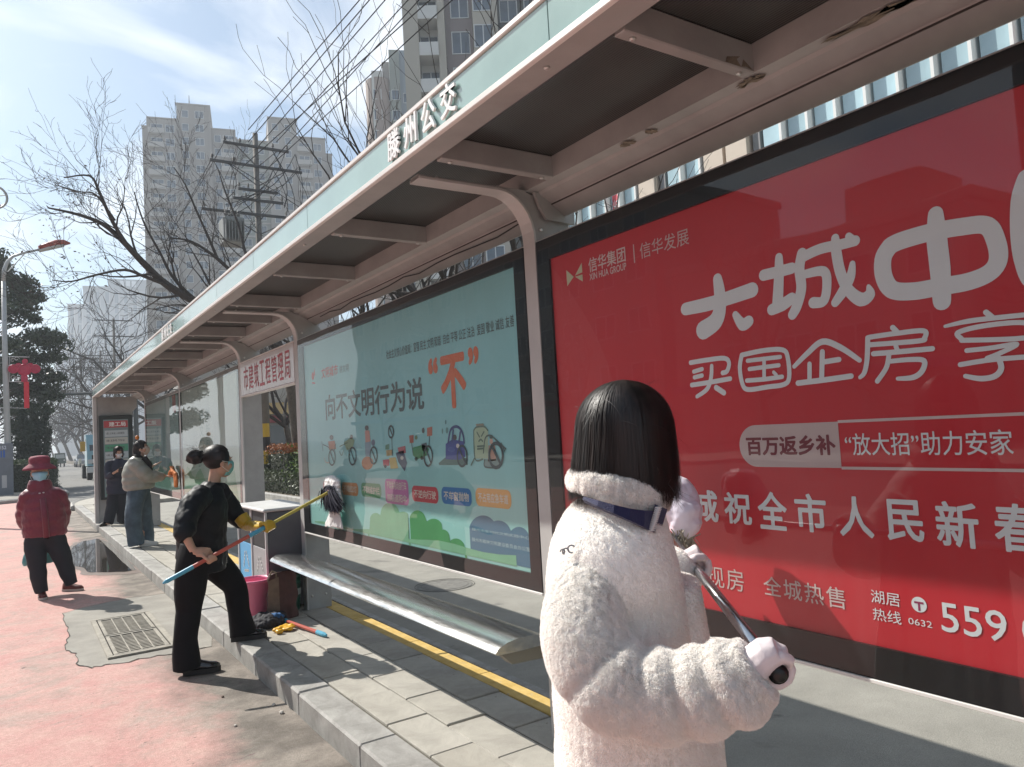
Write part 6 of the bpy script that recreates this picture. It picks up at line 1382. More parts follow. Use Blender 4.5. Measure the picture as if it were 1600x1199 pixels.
def grip_hand(mb, C, A, Wr, rp=.014, s=1.0, fat=1.0):
    """hand closed round a bar: C on the bar, A bar direction, Wr wrist"""
    C, A, Wr = Vector(C), Vector(A).normalized(), Vector(Wr)
    w = Wr-C; w = (w-A*w.dot(A)).normalized(); q = A.cross(w)
    pr = .013*s*fat; R_ = rp+.012*s*fat
    pal = [Wr, Wr.lerp(C+w*(R_+.02), .55), C+w*(R_+.016)-q*.010, C+w*(R_*.75)-q*(R_*.9)]
    mb.tube(pal, [(.026*s*fat, .023*s*fat), (.034*s*fat, .020*s*fat), (.042*s*fat, .016*s*fat), (.040*s*fat, .012*s*fat)], 12, ref=A)
    for k, (o_, l_) in enumerate(((-.030, .95), (-.010, 1.05), (.010, 1.0), (.029, .82))):
        pts = []
        for j in range(7):
            a = radians(-70-250*l_*j/6*.88); pts.append(C+A*(o_*s*(1-.05*j))+(w*cos(a)+q*sin(a))*(R_+.002*(3-abs(j-3))))
        mb.tube(pts, [pr*.9, pr, pr*.94, pr*.95, pr*.88, pr*.82, pr*.6], 8)
    tb = [Wr.lerp(C, .35)-A*.022*s, C+w*(R_+.012)-A*.040*s+q*.012, C+w*(R_*.5)-A*.040*s+q*(R_+.004), C-w*.01-A*.034*s+q*(R_+.006), C-w*.022-A*.026*s+q*(R_*.8)]
    mb.tube(tb, [.016*s*fat, .015*s*fat, .013*s*fat, .012*s*fat, .008*s*fat], 8)
def open_hand(mb, Wr, D, Nn, s=1.0, curl=.25, spread_=.10):
    """relaxed hand: wrist, direction, palm normal"""
    Wr, D, Nn = Vector(Wr), Vector(D).normalized(), Vector(Nn); Nn = (Nn-D*Nn.dot(D)).normalized(); S_ = D.cross(Nn)
    mb.tube([Wr, Wr+D*.03*s, Wr+D*.085*s], [(.024*s, .018*s), (.034*s, .015*s), (.040*s, .012*s)], 12, ref=S_)
    for k, (o_, l_) in enumerate(((-.030, .068), (-.010, .078), (.011, .073), (.030, .056))):
        p = Wr+D*.085*s+S_*o_*s; d = (D+S_*(o_*spread_*18)).normalized(); pts = [p-D*.01]; c = curl
        for j in range(4): pts.append(pts[-1]+d*(l_*s/3.2)); d = (d+Nn*c*.5).normalized()
        mb.tube(pts, [.0095*s, .0095*s, .009*s, .008*s, .0055*s], 8)
    p = Wr+D*.028*s-S_*.026*s; d = (D*.75-S_*.8+Nn*.3).normalized(); pts = [p]
    for j in range(3): pts.append(pts[-1]+d*.026*s); d = (d+D*.3+Nn*.15).normalized()
    mb.tube(pts, [.014*s, .0125*s, .011*s, .007*s], 8)
def body(root, parts, vox=.006):
    me = remesh(parts.mesh('body'), vox, 2); me.materials.append(M['skin']); o = adopt(link('body', me), root); return o
def strands(name, paths, w, mt, root, ref=None):
    """ribbons: list of point lists"""
    V = []; Fc = []
    for pts in paths:
        K = len(pts); b = len(V); side = None
        for k, p in enumerate(pts):
            t = (pts[min(k+1, K-1)]-pts[max(k-1, 0)]).normalized(); o_ = (p-ref).normalized() if ref is not None else Vector((0, 0, 1)); s_ = t.cross(o_)
            if s_.length < 1e-4: s_ = Vector((1, 0, 0))
            s_.normalize(); ww = w*(1-.75*(k/(K-1))**2)
            V.append(tuple(p-s_*ww)); V.append(tuple(p+s_*ww))
            if k: Fc.append((b+2*k-2, b+2*k-1, b+2*k+1, b+2*k))
    me = bpy.data.meshes.new(name); me.from_pydata(V, [], Fc); me.polygons.foreach_set('use_smooth', [True]*len(Fc)); me.materials.append(mt)
    return adopt(link(name, me), root)
def shoe(root, heel, toe, mt, sole_mt, h=.10, w=.045, sole=.028, name='shoe'):
    heel, toe = Vector(heel), Vector(toe); d = (toe-heel); d.z = 0; L_ = d.length; d.normalize(); s_ = Vector((d.y, -d.x, 0)); z0_ = min(heel.z, toe.z)
    mb = MB(); outl = [(0, .75), (.12, .92), (.35, .85), (.6, 1.0), (.8, .98), (.94, .7), (1, .25)]
    pts = [heel+d*L_*t+s_*w*q for t, q in outl]+[heel+d*L_*t-s_*w*q for t, q in outl[::-1]]
    tilt = (toe.z-heel.z)
    base = [Vector((p.x, p.y, z0_)) for p in pts]
    mb.prism(base, (0, 0, sole)); o = P(mb, name, mt, root)
    o.data.materials.clear(); o.data.materials.append(sole_mt)
    mb = MB(); z = z0_+sole
    R = []
    for t, ww, hh in ((.02, .7, h*.95), (.15, .85, h*1.05), (.3, .82, h*1.0), (.5, .86, h*.72), (.7, .93, h*.52), (.88, .78, h*.42), (.985, .35, h*.22)):
        c = heel+d*L_*t; c.z = z; R.append([c+s_*(w*ww*cos(a))+Vector((0, 0, max(0, hh*sin(a)))) for a in [pi*i/8 for i in range(9)]])
    mb.rings(R); u = P(mb, 'upper', mt, root, True); u.parent = o; u.matrix_parent_inverse = Matrix.Identity(4)
    u.matrix_parent_inverse = Matrix.Identity(4); u.parent = o
    return o
def lerpn(pts, n):
    pts = [Vector(p) for p in pts]; out = []
    for k in range(n+1):
        f = k/n*(len(pts)-1); i = min(int(f), len(pts)-2); out.append(pts[i].lerp(pts[i+1], f-i))
    return out
def spl(pts, sub=4):
    pts = [Vector(p) for p in pts]; K = len(pts); sm = []
    for i in range(K-1):
        p0 = pts[max(i-1, 0)]; p1 = pts[i]; p2 = pts[i+1]; p3 = pts[min(i+2, K-1)]
        for k in range(sub):
            t = k/sub; sm.append(.5*((2*p1)+(-p0+p2)*t+(2*p0-5*p1+4*p2-p3)*t*t+(-p0+3*p1-3*p2+p3)*t**3))
    return sm+[pts[-1]]
def radint(rs, sub=4):
    out = []
    for i in range(len(rs)-1):
        for k in range(sub): t = k/sub; out.append(tuple(a*(1-t)+b*t for a, b in zip(rs[i], rs[i+1])) if hasattr(rs[i], '__len__') else rs[i]*(1-t)+rs[i+1]*t)
    return out+[rs[-1]]
def sleeve(mb, pts, rs, sub=4, ref=None, puff=0, freq=0):
    p = spl(pts, sub); r = radint(rs, sub)
    if puff:
        p2 = []; r2 = []; n = len(p)*3
        for k in range(n):
            f = k/(n-1)*(len(p)-1); i = min(int(f), len(p)-2); t = f-i; p2.append(p[i].lerp(p[i+1], t)); a, b = r[i], r[i+1]
            q = 1+puff*(abs(sin(pi*freq*k/(n-1)))-.6); r2.append(tuple((x*(1-t)+y*t)*q for x, y in zip(a, b)) if hasattr(a, '__len__') else (a*(1-t)+b*t)*q)
        p, r = p2, r2
    mb.tube(p, r, 16, ref=ref)

# ------------------------------------------------------------------ 1. foreground woman in the white fleece coat
fleece = bpy.data.materials.new('white_fleece'); fleece.use_nodes = True; t = fleece.node_tree; b = t.nodes['Principled BSDF']
b.inputs['Base Color'].default_value = (.90, .875, .84, 1); b.inputs['Roughness'].default_value = .75; b.inputs['Sheen Weight'].default_value = .35; b.inputs['Specular IOR Level'].default_value = .35
b.inputs['Subsurface Weight'].default_value = .0
WA = dep(985, 1199, 2.0); p1 = empty('person', (WA.x, WA.y, 0), 'woman with a black bob in a thick white fleece coat, seen from behind close up', 'person')
HR = Vector((cos(YAW), -sin(YAW), 0)); HF = Vector((sin(YAW), cos(YAW), 0)); UZ = Vector((0, 0, 1))
face1 = (HR*.93+HF*.36).normalized(); side1 = Vector((face1.y, -face1.x, 0))
def D1(px, py, d): return dep(px, py, d)
prof1 = [(1300, 1000, 132, .215), (1199, 994, 125, .21), (1140, 988, 120, .205), (1060, 975, 112, .20), (1000, 967, 106, .20), (940, 959, 107, .215), (900, 956, 103, .232), (870, 955, 98, .228), (845, 954, 93, .212), (820, 956, 85, .18), (800, 958, 74, .14), (782, 962, 62, .10)]
cb_ = MB(); R = []
for (py, cx, hw, dd) in prof1:
    c = D1(cx, py, 2.0); w = hw*2.0/1170
    R.append([c+HR*(w*math.copysign(abs(cos(a))**.9, cos(a)))+HF*(dd*sin(a)) for a in [2*pi*i/28 for i in range(28)]])
# coat goes on down below the frame
c = D1(1000, 1300, 2.0)
for dz, g in ((.12, 1.03), (.25, 1.05)): R.insert(0, [Vector((p.x-c.x, p.y-c.y, 0))*g+Vector((c.x, c.y, c.z-dz)) for p in R[-len(prof1)]])
cb_.rings(R)
RS = [D1(945, 868, 1.94), D1(920, 930, 1.85), D1(915, 1000, 1.76), D1(950, 1058, 1.71), D1(1005, 1082, 1.68), D1(1060, 1084, 1.66), D1(1110, 1076, 1.635), D1(1150, 1062, 1.615), D1(1183, 1044, 1.60)]
RR = [.072, .094, .104, .104, .100, .097, .094, .090, .068]
sv1 = MB(); sv2 = MB(); pp_ = spl(RS, 8); rr__ = radint(RR, 8); n_ = len(pp_)
for i in range(n_):
    f = i/(n_-1)
    if f > .34:
        ph = (f-.34)/.66; rr__[i] *= 1+.24*(abs(sin(pi*(ph*4.3+.02)))**.55-.68)*(1 if ph < .93 else .2)
sv1.tube(pp_, rr__, 24)
LS = [D1(985, 865, 2.15), D1(1003, 935, 2.25), D1(1022, 940, 2.32), D1(1048, 905, 2.34), D1(1074, 880, 2.36)]
sv2.tube(spl(LS, 5), radint([.09, .10, .10, .092, .068], 5), 16)
# front flap hanging open on the right
FLp = [D1(1062, 905, 2.12), D1(1075, 980, 2.12), D1(1090, 1080, 2.12), D1(1098, 1199, 2.12), D1(1105, 1330, 2.12)]
cb_.tube(spl(FLp, 4), radint([(.05, .10), (.05, .13), (.05, .15), (.045, .16), (.045, .17)], 4), 14, ref=HR)
def fold1(c, n):
    q = (c-CAMP).normalized()
    return .003*noise.noise(c*8)+.007*noise.noise(Vector((c.x*4, c.y*4, c.z*8)))+.0010*noise.noise(c*30)
# a heavy crease where the upper sleeve folds over the elbow
0 and sv1.tube(spl([D1(958, 985, 1.70), D1(985, 1000, 1.655), D1(1008, 1012, 1.64), D1(1004, 1030, 1.64), D1(975, 1045, 1.645)], 4), radint([.02, .030, .032, .028, .015], 4), 12)
S1 = []
for sm_, nm_ in ((sv1, 'sleeve'), (sv2, 'sleeve')):
    m_ = remesh(sm_.mesh(nm_), .009, 2, fold1); m_.materials.append(fleece); m_.name = nm_; adopt(link(nm_, m_), p1); S1.append(m_)
cme = remesh(cb_.mesh('coat'), .011, 4, fold1); cme.name = 'coat'; cme.materials.append(fleece); adopt(link('coat', cme), p1)
# collar roll
cl = MB(); cen = D1(966, 764, 2.0); NC = 26; ring_ = []
for i in range(NC):
    a = 2*pi*i/NC; u_ = HR*cos(a)*.112+HF*sin(a)*.125; p = cen+u_; p.z += -.034*cos(a)+.002; ring_.append(p)
cl.tube(ring_, [(.035, .022)]*NC, 10, closed=True, ref=UZ)
clm = remesh(cl.mesh('collar'), .006, 2, lambda c, n: .003*noise.noise(c*40)); clm.name = 'collar'; clm.materials.append(fleece); adopt(link('collar', clm), p1)
def fur(me, n, ln, wd, seed, name, mt, root, keep=None):
    """short soft fibres on a surface"""
    rg = np.random.RandomState(seed); me.calc_loop_triangles(); nt_ = len(me.loop_triangles)
    tri = np.empty(nt_*3, dtype=np.int64); me.loop_triangles.foreach_get('vertices', tri); tri = tri.reshape(-1, 3)
    co = np.empty(len(me.vertices)*3); me.vertices.foreach_get('co', co); co = co.reshape(-1, 3); no = np.empty(len(me.vertices)*3); me.vertices.foreach_get('normal', no); no = no.reshape(-1, 3)
    a, b_, c_ = co[tri[:, 0]], co[tri[:, 1]], co[tri[:, 2]]; ar = np.linalg.norm(np.cross(b_-a, c_-a), axis=1)/2
    cen_ = (a+b_+c_)/3; fn_ = no[tri[:, 0]]
    vis = ((np.array(CAMP)-cen_)*fn_).sum(1) > -.35*np.linalg.norm(np.array(CAMP)-cen_, axis=1)
    if keep is not None: vis &= keep(cen_)
    ar = ar*vis; idx = rg.choice(nt_, n, p=ar/ar.sum()); u = rg.rand(n, 1); v = rg.rand(n, 1); m_ = (u+v) > 1; u[m_] = 1-u[m_]; v[m_] = 1-v[m_]
    p = a[idx]*(1-u-v)+b_[idx]*u+c_[idx]*v; nn = no[tri[idx, 0]]*(1-u-v)+no[tri[idx, 1]]*u+no[tri[idx, 2]]*v; nn /= np.linalg.norm(nn, axis=1)[:, None]
    # clump field: smooth pseudo random directions
    def fld(q, s, k): return np.stack([np.sin(q[:, 0]*s+1.7*np.sin(q[:, 1]*s*.8+k)+k), np.sin(q[:, 1]*s*1.1+1.3*np.sin(q[:, 2]*s*.9+k*2)+k*1.3), np.sin(q[:, 2]*s*.95+1.9*np.sin(q[:, 0]*s*.85+k*3)+k*.7)], 1)
    cl_ = fld(p, 260, 1.1)*.34+fld(p, 150, 2.2)*.26+fld(p, 45, 3.)*.16
    d = nn*.75+cl_*.62+np.array([0, 0, -.30])+rg.normal(size=(n, 3))*.14; d /= np.linalg.norm(d, axis=1)[:, None]
    l = ln*rg.uniform(.6, 1.15, (n, 1)); s_ = np.cross(d, rg.normal(size=(n, 3))); s_ /= np.linalg.norm(s_, axis=1)[:, None]; s_ *= wd
    mid = p+d*l*.55; tip = mid+(d+np.array([0, 0, -.35])+cl_*.3)*l*.45
    V = np.stack([p-s_, p+s_, mid+s_*.8, tip, mid-s_*.8], 1).reshape(-1, 3)
    m2 = bpy.data.meshes.new(name); m2.vertices.add(n*5); m2.vertices.foreach_set('co', V.ravel()); m2.loops.add(n*5); m2.loops.foreach_set('vertex_index', np.arange(n*5)); m2.polygons.add(n)
    m2.polygons.foreach_set('loop_start', np.arange(n)*5); m2.polygons.foreach_set('loop_total', np.full(n, 5)); m2.update(); m2.materials.append(mt)
    return adopt(link(name, m2, kind='stuff'), root)
pile = bpy.data.materials.new('fleece_fibre'); pile.use_nodes = True; t = pile.node_tree; t.nodes.clear()
_o = t.nodes.new('ShaderNodeOutputMaterial'); _a = t.nodes.new('ShaderNodeBsdfDiffuse'); _b = t.nodes.new('ShaderNodeBsdfTranslucent'); _m = t.nodes.new('ShaderNodeMixShader'); _m.inputs[0].default_value = .42
_a.inputs[0].default_value = _b.inputs[0].default_value = (.975, .955, .93, 1); t.links.new(_a.outputs[0], _m.inputs[1]); t.links.new(_b.outputs[0], _m.inputs[2]); t.links.new(_m.outputs[0], _o.inputs[0])
fur(cme, 270000, .0062, .0006, 1, 'fleece_pile', pile, p1); fur(S1[0], 240000, .0062, .0006, 5, 'sleeve_pile', pile, p1); fur(S1[1], 40000, .0062, .0006, 6, 'sleeve_pile', pile, p1); fur(clm, 60000, .0070, .0006, 2, 'collar_pile', pile, p1)
# navy band and zip under the collar
navy = mat('navy_knit', (.006, .008, .055), .85, bump=.3, bscale=300, sheen=.3)
mb = MB(); top_, bot_ = [], []
for (x, y0_, y1_, dd) in ((912, 776, 780, 1.895), (935, 782, 791, 1.85), (960, 789, 802, 1.83), (985, 795, 813, 1.825), (1008, 798, 824, 1.835), (1026, 798, 834, 1.86)):
    top_.append(D1(x, y0_, dd)); bot_.append(D1(x-2, y1_, dd-.012))
for k in range(5): mb.quad(top_[k], top_[k+1], bot_[k+1], bot_[k])
o = P(mb, 'navy_band', navy, p1); md = o.modifiers.new('t', 'SOLIDIFY'); md.thickness = .012; md.offset = -1
mb = MB(); mb.quad(D1(1028, 790, 1.86), D1(1043, 796, 1.89), D1(1030, 838, 1.89), D1(1020, 829, 1.86)); o = P(mb, 'navy_facing', navy, p1); o.modifiers.new('t', 'SOLIDIFY').thickness = .01
mb = MB(); za, zb_ = D1(1029, 793, 1.845), D1(1018, 829, 1.835); mb.tube([za, zb_], .004, 6)
for k in range(14): p = za.lerp(zb_, k/13); mb.box(p.x-.006, p.x+.006, p.y-.006, p.y+.006, p.z-.0012, p.z+.0012)
P(mb, 'zip', mat('zip_white', (.7, .7, .7), .4), p1, kind='stuff')
# embroidered mark on the back
mb = MB(); 
for (cx, cy, r_, a0, a1) in ((893, 858, 6, 1.2, 5.6), (884, 862, 5, 2, 6.5), (879, 862, 3.5, 3, 8)):
    mb.tube([D1(cx+r_*cos(a0+(a1-a0)*k/9), cy+r_*sin(a0+(a1-a0)*k/9), 1.845) for k in range(10)], .0022, 5)
P(mb, 'embroidery', mat('grey_thread', (.25, .26, .28), .7), p1, kind='stuff')
# body inside
bd = MB(); hc = D1(982, 690, 2.0)
Rm1 = head_mesh(bd, hc, face1, UZ, 1.0)
hips = Vector((WA.x, WA.y, .86))
bd.tube([hips, hips.lerp(cen, .35), hips.lerp(cen, .75)+Vector((0, 0, -.03)), cen+Vector((0, 0, -.06)), cen+Vector((0, 0, .03)), hc+Vector((0, 0, -.05))-face1*.02], [(.14, .10), (.12, .09), (.14, .09), (.10, .07), (.05, .05), (.048, .048)], 14, ref=side1)
for arm_ in (RS, LS): bd.tube([cen.lerp(arm_[0], .5)-UZ*.09]+arm_[1:], [.035]+[.04]*(len(arm_)-3)+[.03, .026], 8)
rh, lh = D1(1208, 1028, 1.60), D1(1083, 882, 2.40)
gend = D1(1216, 1053, 1.570); mopd = (D1(1034, 818, 2.86)-gend).normalized()
for sgn in (-1, 1):
    hp = hips+side1*.09*sgn; kn = Vector((hp.x, hp.y, .46))+face1*.02; an = Vector((hp.x, hp.y, .09)); bd.tube([hp, kn, an], [.085, .055, .042], 10); bd.tube([an, an+Vector((0, 0, -.04))+face1*.10, an+Vector((0, 0, -.06))+face1*.17], [.04, .035, .02], 8)
body(p1, bd, .007)
tr_ = MB()
for sgn in (-1, 1):
    hp = hips+side1*.09*sgn; tr_.tube([hp+Vector((0, 0, .05)), Vector((hp.x, hp.y, .46)), Vector((hp.x, hp.y, .10))], [.11, .085, .075], 14)
cloth(tr_, 'trousers', mat('dark_denim', (.02, .022, .03), .8), p1, .014, 2, bump_noise(.008, 8))
for sgn in (-1, 1):
    hp = hips+side1*.09*sgn; h0_ = Vector((hp.x, hp.y, .004))-face1*.07; shoe(p1, h0_, h0_+face1*.25, mat('shoe_white', (.6, .6, .58), .5), mat('sole_white', (.55, .55, .53), .6))
# gloved hands
gw = mat('white_glove', (.74, .66, .67), .38, bump=.08, bscale=60, sheen=.2); gtn = mat('black_grip', (.008, .008, .008), .35)
gc1 = gend+mopd*.050; rgl = MB(); grip_hand(rgl, gc1, mopd, D1(1186, 1026, 1.62), .015, 1.12, 1.0)
rgl.tube([D1(1180, 1038, 1.60), D1(1200, 1022, 1.59), D1(1215, 1018, 1.585)], [.04, .038, .03], 12)
rgl.tube([D1(1200, 1010, 1.63), D1(1220, 1018, 1.63), D1(1229, 1038, 1.63), D1(1230, 1062, 1.62)], [.020, .016, .013, .009], 10)
cloth(rgl, 'glove', gw, p1, .0036, 1, bump_noise(.0022, 45), label='near glove closed round the black end of the pole')
lgl = MB(); grip_hand(lgl, D1(1088, 882, 2.38), mopd, D1(1068, 884, 2.36), .015, 1.05, 1.05); lgl.tube([D1(1070, 880, 2.38), D1(1085, 868, 2.39), D1(1094, 882, 2.39)], [.036, .034, .022], 12)
cloth(lgl, 'glove', gw, p1, .004, 1, bump_noise(.003, 40))
# hair: bob
hcen = D1(976, 672, 2.0); AX = (.127, .105, .124)
fd = face1
capm = MB(); R = []
for k in range(16):
    ph = pi*(k/15)
    if ph < pi*.5: z = AX[2]*.93*cos(ph); q = sin(ph)
    else: z = -(ph-pi*.5)/(pi*.5)*.135; q = 1.0
    ring_ = []
    for i in range(36):
        a = 2*pi*i/36; u_ = HR*cos(a)*AX[0]*.86+HF*sin(a)*AX[1]*.86; un = u_.normalized(); fr = un.dot(fd); opn = max(0, fr-.62)/.38
        ring_.append(hcen+u_*max(q, .03)*(1-.45*opn*(z < .02))+UZ*(z))
    R.append(ring_)
capm.rings(R); P(capm, 'hair_base', M['hair'], p1, True)
rgn = np.random.RandomState(21); paths = []
for k in range(9500):
    a = rgn.uniform(0, 2*pi); un = (HR*cos(a)+HF*sin(a)); fr = un.dot(fd)
    if fr > .93: continue
    lay = rgn.uniform(.90, 1.055); ph0 = rgn.uniform(.05, .55)**1.0 if k % 3 else rgn.uniform(.05, 1.3)
    top = hcen+UZ*0; pts = []; tw = rgn.normal()*.05
    # lower hem follows the photograph: back sits on the collar, front strands longer
    hem = -.175-.02*fr+rgn.normal()*.007
    left = un.dot(HR); wob = .010*noise.noise(Vector((a*7, 3, 1)))
    if left < -.3: hem = -.170+rgn.normal()*.008
    if left > .45: hem = -.178+rgn.normal()*.015
    hem += wob-abs(rgn.normal())*.004; flare = rgn.uniform(.04, .11)
    for j in range(12):
        t_ = j/11; s_ = ph0+(1.57-ph0)*min(1, t_*2.0) if t_ < .5 else 1.57
        if t_ < .5: z = AX[2]*cos(s_); q = sin(s_)
        else: z = hem*((t_-.5)*2); q = 1.0+flare*((t_-.5)*2)**.9-(.05*((t_-.5)*2)**3 if left > -.4 else -.05*((t_-.5)*2))
        aa = a+tw*t_*1.2; u_ = HR*cos(aa)*AX[0]+HF*sin(aa)*AX[1]
        sag = .016*noise.noise(Vector((a*11+rgn.normal()*.02, t_*2.4, lay*3)))
        p = hcen+u_*(q*lay+sag)+UZ*(z*lay+.004)
        if un.dot(HR) < -.2 and t_ > .5: p += HR*(-.015*((t_-.5)*2))
        pts.append(p)
    paths.append(pts)
hairm = mat('hair_strand', (.005, .004, .004), .47, spec=.5, col2=(.026, .016, .013), vscale=55, detail=2, aniso=(1, 1, .12))
strands('hair', paths, .0010, hairm, p1, hcen+Vector((0, 0, -.05)))
# loose ends near the cheek and fly-aways
paths = []
for k in range(90):
    a = rgn.uniform(0, 2*pi); e_ = rgn.uniform(.2, 1.5); q0 = hcen+HR*(cos(a)*sin(e_)*AX[0]*1.01)+HF*(sin(a)*sin(e_)*AX[1]*1.01)+UZ*(cos(e_)*AX[2]*1.01)
    dd = Vector((rgn.normal(), rgn.normal(), rgn.normal()-.8)).normalized()*.018+(q0-hcen).normalized()*.006; paths.append([q0+dd*q+Vector((0, 0, -.0022*q*q)) for q in range(6)])
strands('flyaway_hair', paths, .00035, MATS.get('hair_strand') or M['hair'], p1, hcen); paths = []
for k in range(260):
    s0_ = D1(1030+rgn.normal()*16, 742+rgn.normal()*6, 1.98+rgn.normal()*.04); e_ = D1(1040+rgn.normal()*14, 776+abs(rgn.normal())*8, 1.98+rgn.normal()*.04)
    paths.append([s0_.lerp(e_, q/5)+HR*(.006*sin(q+k)) for q in range(6)])
strands('loose_hair', paths, .0010, hairm, p1, hcen)
# mop held by her
MP1 = empty('window_mop', tuple(D1(1085, 880, 2.4)), 'steel pole mop wrapped in white cloth, held up against the red board', 'mop')
hd1 = D1(1036, 822, 2.86)
mb = MB(); mb.tube([gend.lerp(hd1, .015), hd1], .0145, 14); P(mb, 'pole', mat('pole_steel', (.6, .61, .62), .22, 1), MP1, True)
mb = MB(); mb.tube([gend-mopd*.004, gend+mopd*.09], [.0215, .020], 14); mb.tube([gend-mopd*.012, gend-mopd*.004], [.013, .019], 14); P(mb, 'end_grip', gtn, MP1, True)
mb = MB(); mb.ball(D1(1057, 790, 2.74), (.085, .085, .11), 18, 12); mb.ball(D1(1068, 806, 2.70), (.07, .07, .085), 14, 10); mb.ball(D1(1030, 775, 2.78), (.06, .06, .07), 14, 10); mb.ball(D1(1022, 835, 2.80), (.035, .035, .05), 12, 8)
cw_ = mat('white_satin', (.70, .66, .76), .4, sheen=.3)
cloth(mb, 'cloth_cover', cw_, MP1, .007, 2, lambda c, n: .012*noise.noise(Vector((c.x*7, c.y*7, c.z*16)))+.010*(abs(noise.noise(c*15))-.3)+.003*noise.noise(c*50))
paths = []
for k in range(420):
    s0_ = D1(1068+rgn.normal()*9, 828+rgn.normal()*4, 2.70+rgn.normal()*.03); e_ = D1(1066+rgn.normal()*13, 866+rgn.normal()*7, 2.69+rgn.normal()*.03); paths.append([s0_.lerp(e_, q/4)+Vector((0, 0, .004*sin(k+q))) for q in range(5)])
strands('mop_yarn', paths, .0022, mat('yarn_grey', (.33, .30, .24), .9), MP1, hcen)
mb = MB(); c_ = D1(1043, 838, 2.69); mb.bbox(c_.x-.03, c_.x+.03, c_.y-.02, c_.y+.02, c_.z-.02, c_.z+.02, .006); P(mb, 'orange_clamp', mat('orange_plastic', (.62, .10, .03), .4), MP1)

# ------------------------------------------------------------------ 2. woman in black
def Y2_(px, py, Y): return ony(px, py, Y)
p2 = empty('person', (1.25, 6.15, ROADZ), 'woman in black with hair bun and green mask pushing a long mop', 'person')
blk = mat('black_jacket', (.005, .006, .009), .55, var=.3, vscale=10, bump=.15, bscale=30, spec=.25); blt = mat('black_trousers', (.004, .004, .006), .75, var=.3, vscale=8, spec=.2)
hc2 = Y2_(342, 723, 6.2); f2 = Vector((.90, .22, .02)).normalized()
bd = MB(); Rm2 = head_mesh(bd, hc2, f2, (-.10, 0, 1), 1.04)
pel = Y2_(316, 872, 6.2); nk = Y2_(334, 757, 6.2)
bd.tube([pel, pel.lerp(nk, .4), pel.lerp(nk, .8), nk, hc2+Vector((-.02, 0, -.04))], [(.11, .13), (.10, .12), (.09, .14), (.047, .047), (.046, .046)], 14, ref=(1, 0, 0))
shR, elR, wrR = Y2_(303, 786, 6.0), Y2_(288, 834, 5.88), Y2_(302, 861, 5.84); hdR = Y2_(320, 872, 6.0)
shL, elL, wrL = Y2_(348, 778, 6.36), Y2_(368, 806, 6.35), Y2_(386, 822, 6.25); hdL = Y2_(404, 829, 6.15)
m_low, m_hi = Y2_(254, 912, 5.78), onx(520, 766, 2.12); mdir = (m_hi-m_low).normalized()
tH = (hdL-m_low).dot(mdir); hdL = m_low+mdir*tH; hdR = m_low+mdir*((hdR-m_low).dot(mdir))
bd.tube([nk.lerp(shR, .7), shR, elR, wrR], [.05, .045, .038, .026], 10); bd.tube([nk.lerp(shL, .7), shL, elL, wrL], [.05, .045, .038, .026], 10)
grip_hand(bd, hdR, mdir, wrR, .013, 1.0)
k1, a1 = Y2_(295, 955, 6.12), Y2_(293, 1030, 6.11); k2, a2 = Y2_(368, 918, 6.3), Y2_(374, 985, 6.25); h1, h2 = Y2_(302, 885, 6.1), Y2_(332, 878, 6.3)
bd.tube([h1, k1, a1], [.085, .055, .04], 10); bd.tube([h2, k2, a2], [.085, .055, .04], 10)
body(p2, bd, .0055); eyes(p2, hc2, Rm2, 1.04); mask(p2, hc2, Rm2, mat('green_mask', (.20, .52, .50), .7), 1.04)
jk = MB(); jp = [Y2_(318, 893, 6.2), Y2_(316, 868, 6.2), Y2_(316, 838, 6.2), Y2_(318, 810, 6.2), Y2_(323, 788, 6.2), Y2_(330, 768, 6.2), Y2_(336, 757, 6.2)]
jk.tube(spl(jp, 3), radint([(.17, .18), (.185, .19), (.18, .19), (.178, .19), (.165, .19), (.11, .135), (.062, .072)], 3), 22, ref=(1, 0, 0))
sleeve(jk, [nk.lerp(shR, .6), shR, Y2_(291, 812, 5.93), elR, Y2_(292, 843, 5.86)], [.09, .095, .085, .078, .056]); sleeve(jk, [nk.lerp(shL, .6), shL, elL, Y2_(380, 815, 6.28)], [.085, .09, .075, .06])
cloth(jk, 'jacket', blk, p2, .010, 3, lambda c, n: .011*noise.noise(Vector((c.x*7, c.y*5, c.z*13)))+.005*noise.noise(c*30))
cl = MB(); cl.tube([Y2_(336, 764, 6.2), Y2_(337, 754, 6.2)], [(.075, .08), (.062, .068)], 18, ref=(1, 0, 0)); cloth(cl, 'collar', blk, p2, .006, 1)
tt = MB(); tt.tube(spl([h1+Vector((.05, 0, .12)), h1, Y2_(296, 925, 6.11), k1, Y2_(290, 1000, 6.11), Y2_(293, 1044, 6.11)], 3), radint([.15, .125, .112, .088, .086, .105], 3), 18)
tt.tube(spl([h2+Vector((-.03, 0, .12)), h2, Y2_(352, 898, 6.3), k2, Y2_(373, 955, 6.27), Y2_(380, 992, 6.25)], 3), radint([.15, .125, .108, .088, .085, .105], 3), 18)
cloth(tt, 'trousers', blt, p2, .010, 3, lambda c, n: .008*noise.noise(Vector((c.x*9, c.y*9, c.z*5))))
pol = mat('black_leather', (.010, .010, .012), .18, coat=.6)
hx = Y2_(289, 1046, 6.11); shoe(p2, (hx.x-.01, 6.12, ROADZ+.004), (hx.x+.24, 6.05, ROADZ+.004), pol, M['rubber'], .085, .048, .035)
hx = Y2_(362, 1000, 6.25); shoe(p2, (hx.x, 6.27, .004), (hx.x+.26, 6.20, .004), pol, M['rubber'], .085, .048, .035)
gl = MB(); grip_hand(gl, hdL, mdir, wrL, .014, 1.05, 1.25); gl.tube([Y2_(376, 808, 6.28), Y2_(384, 818, 6.25), wrL, wrL.lerp(hdL, .5)], [.062, .055, .042, .036], 12)
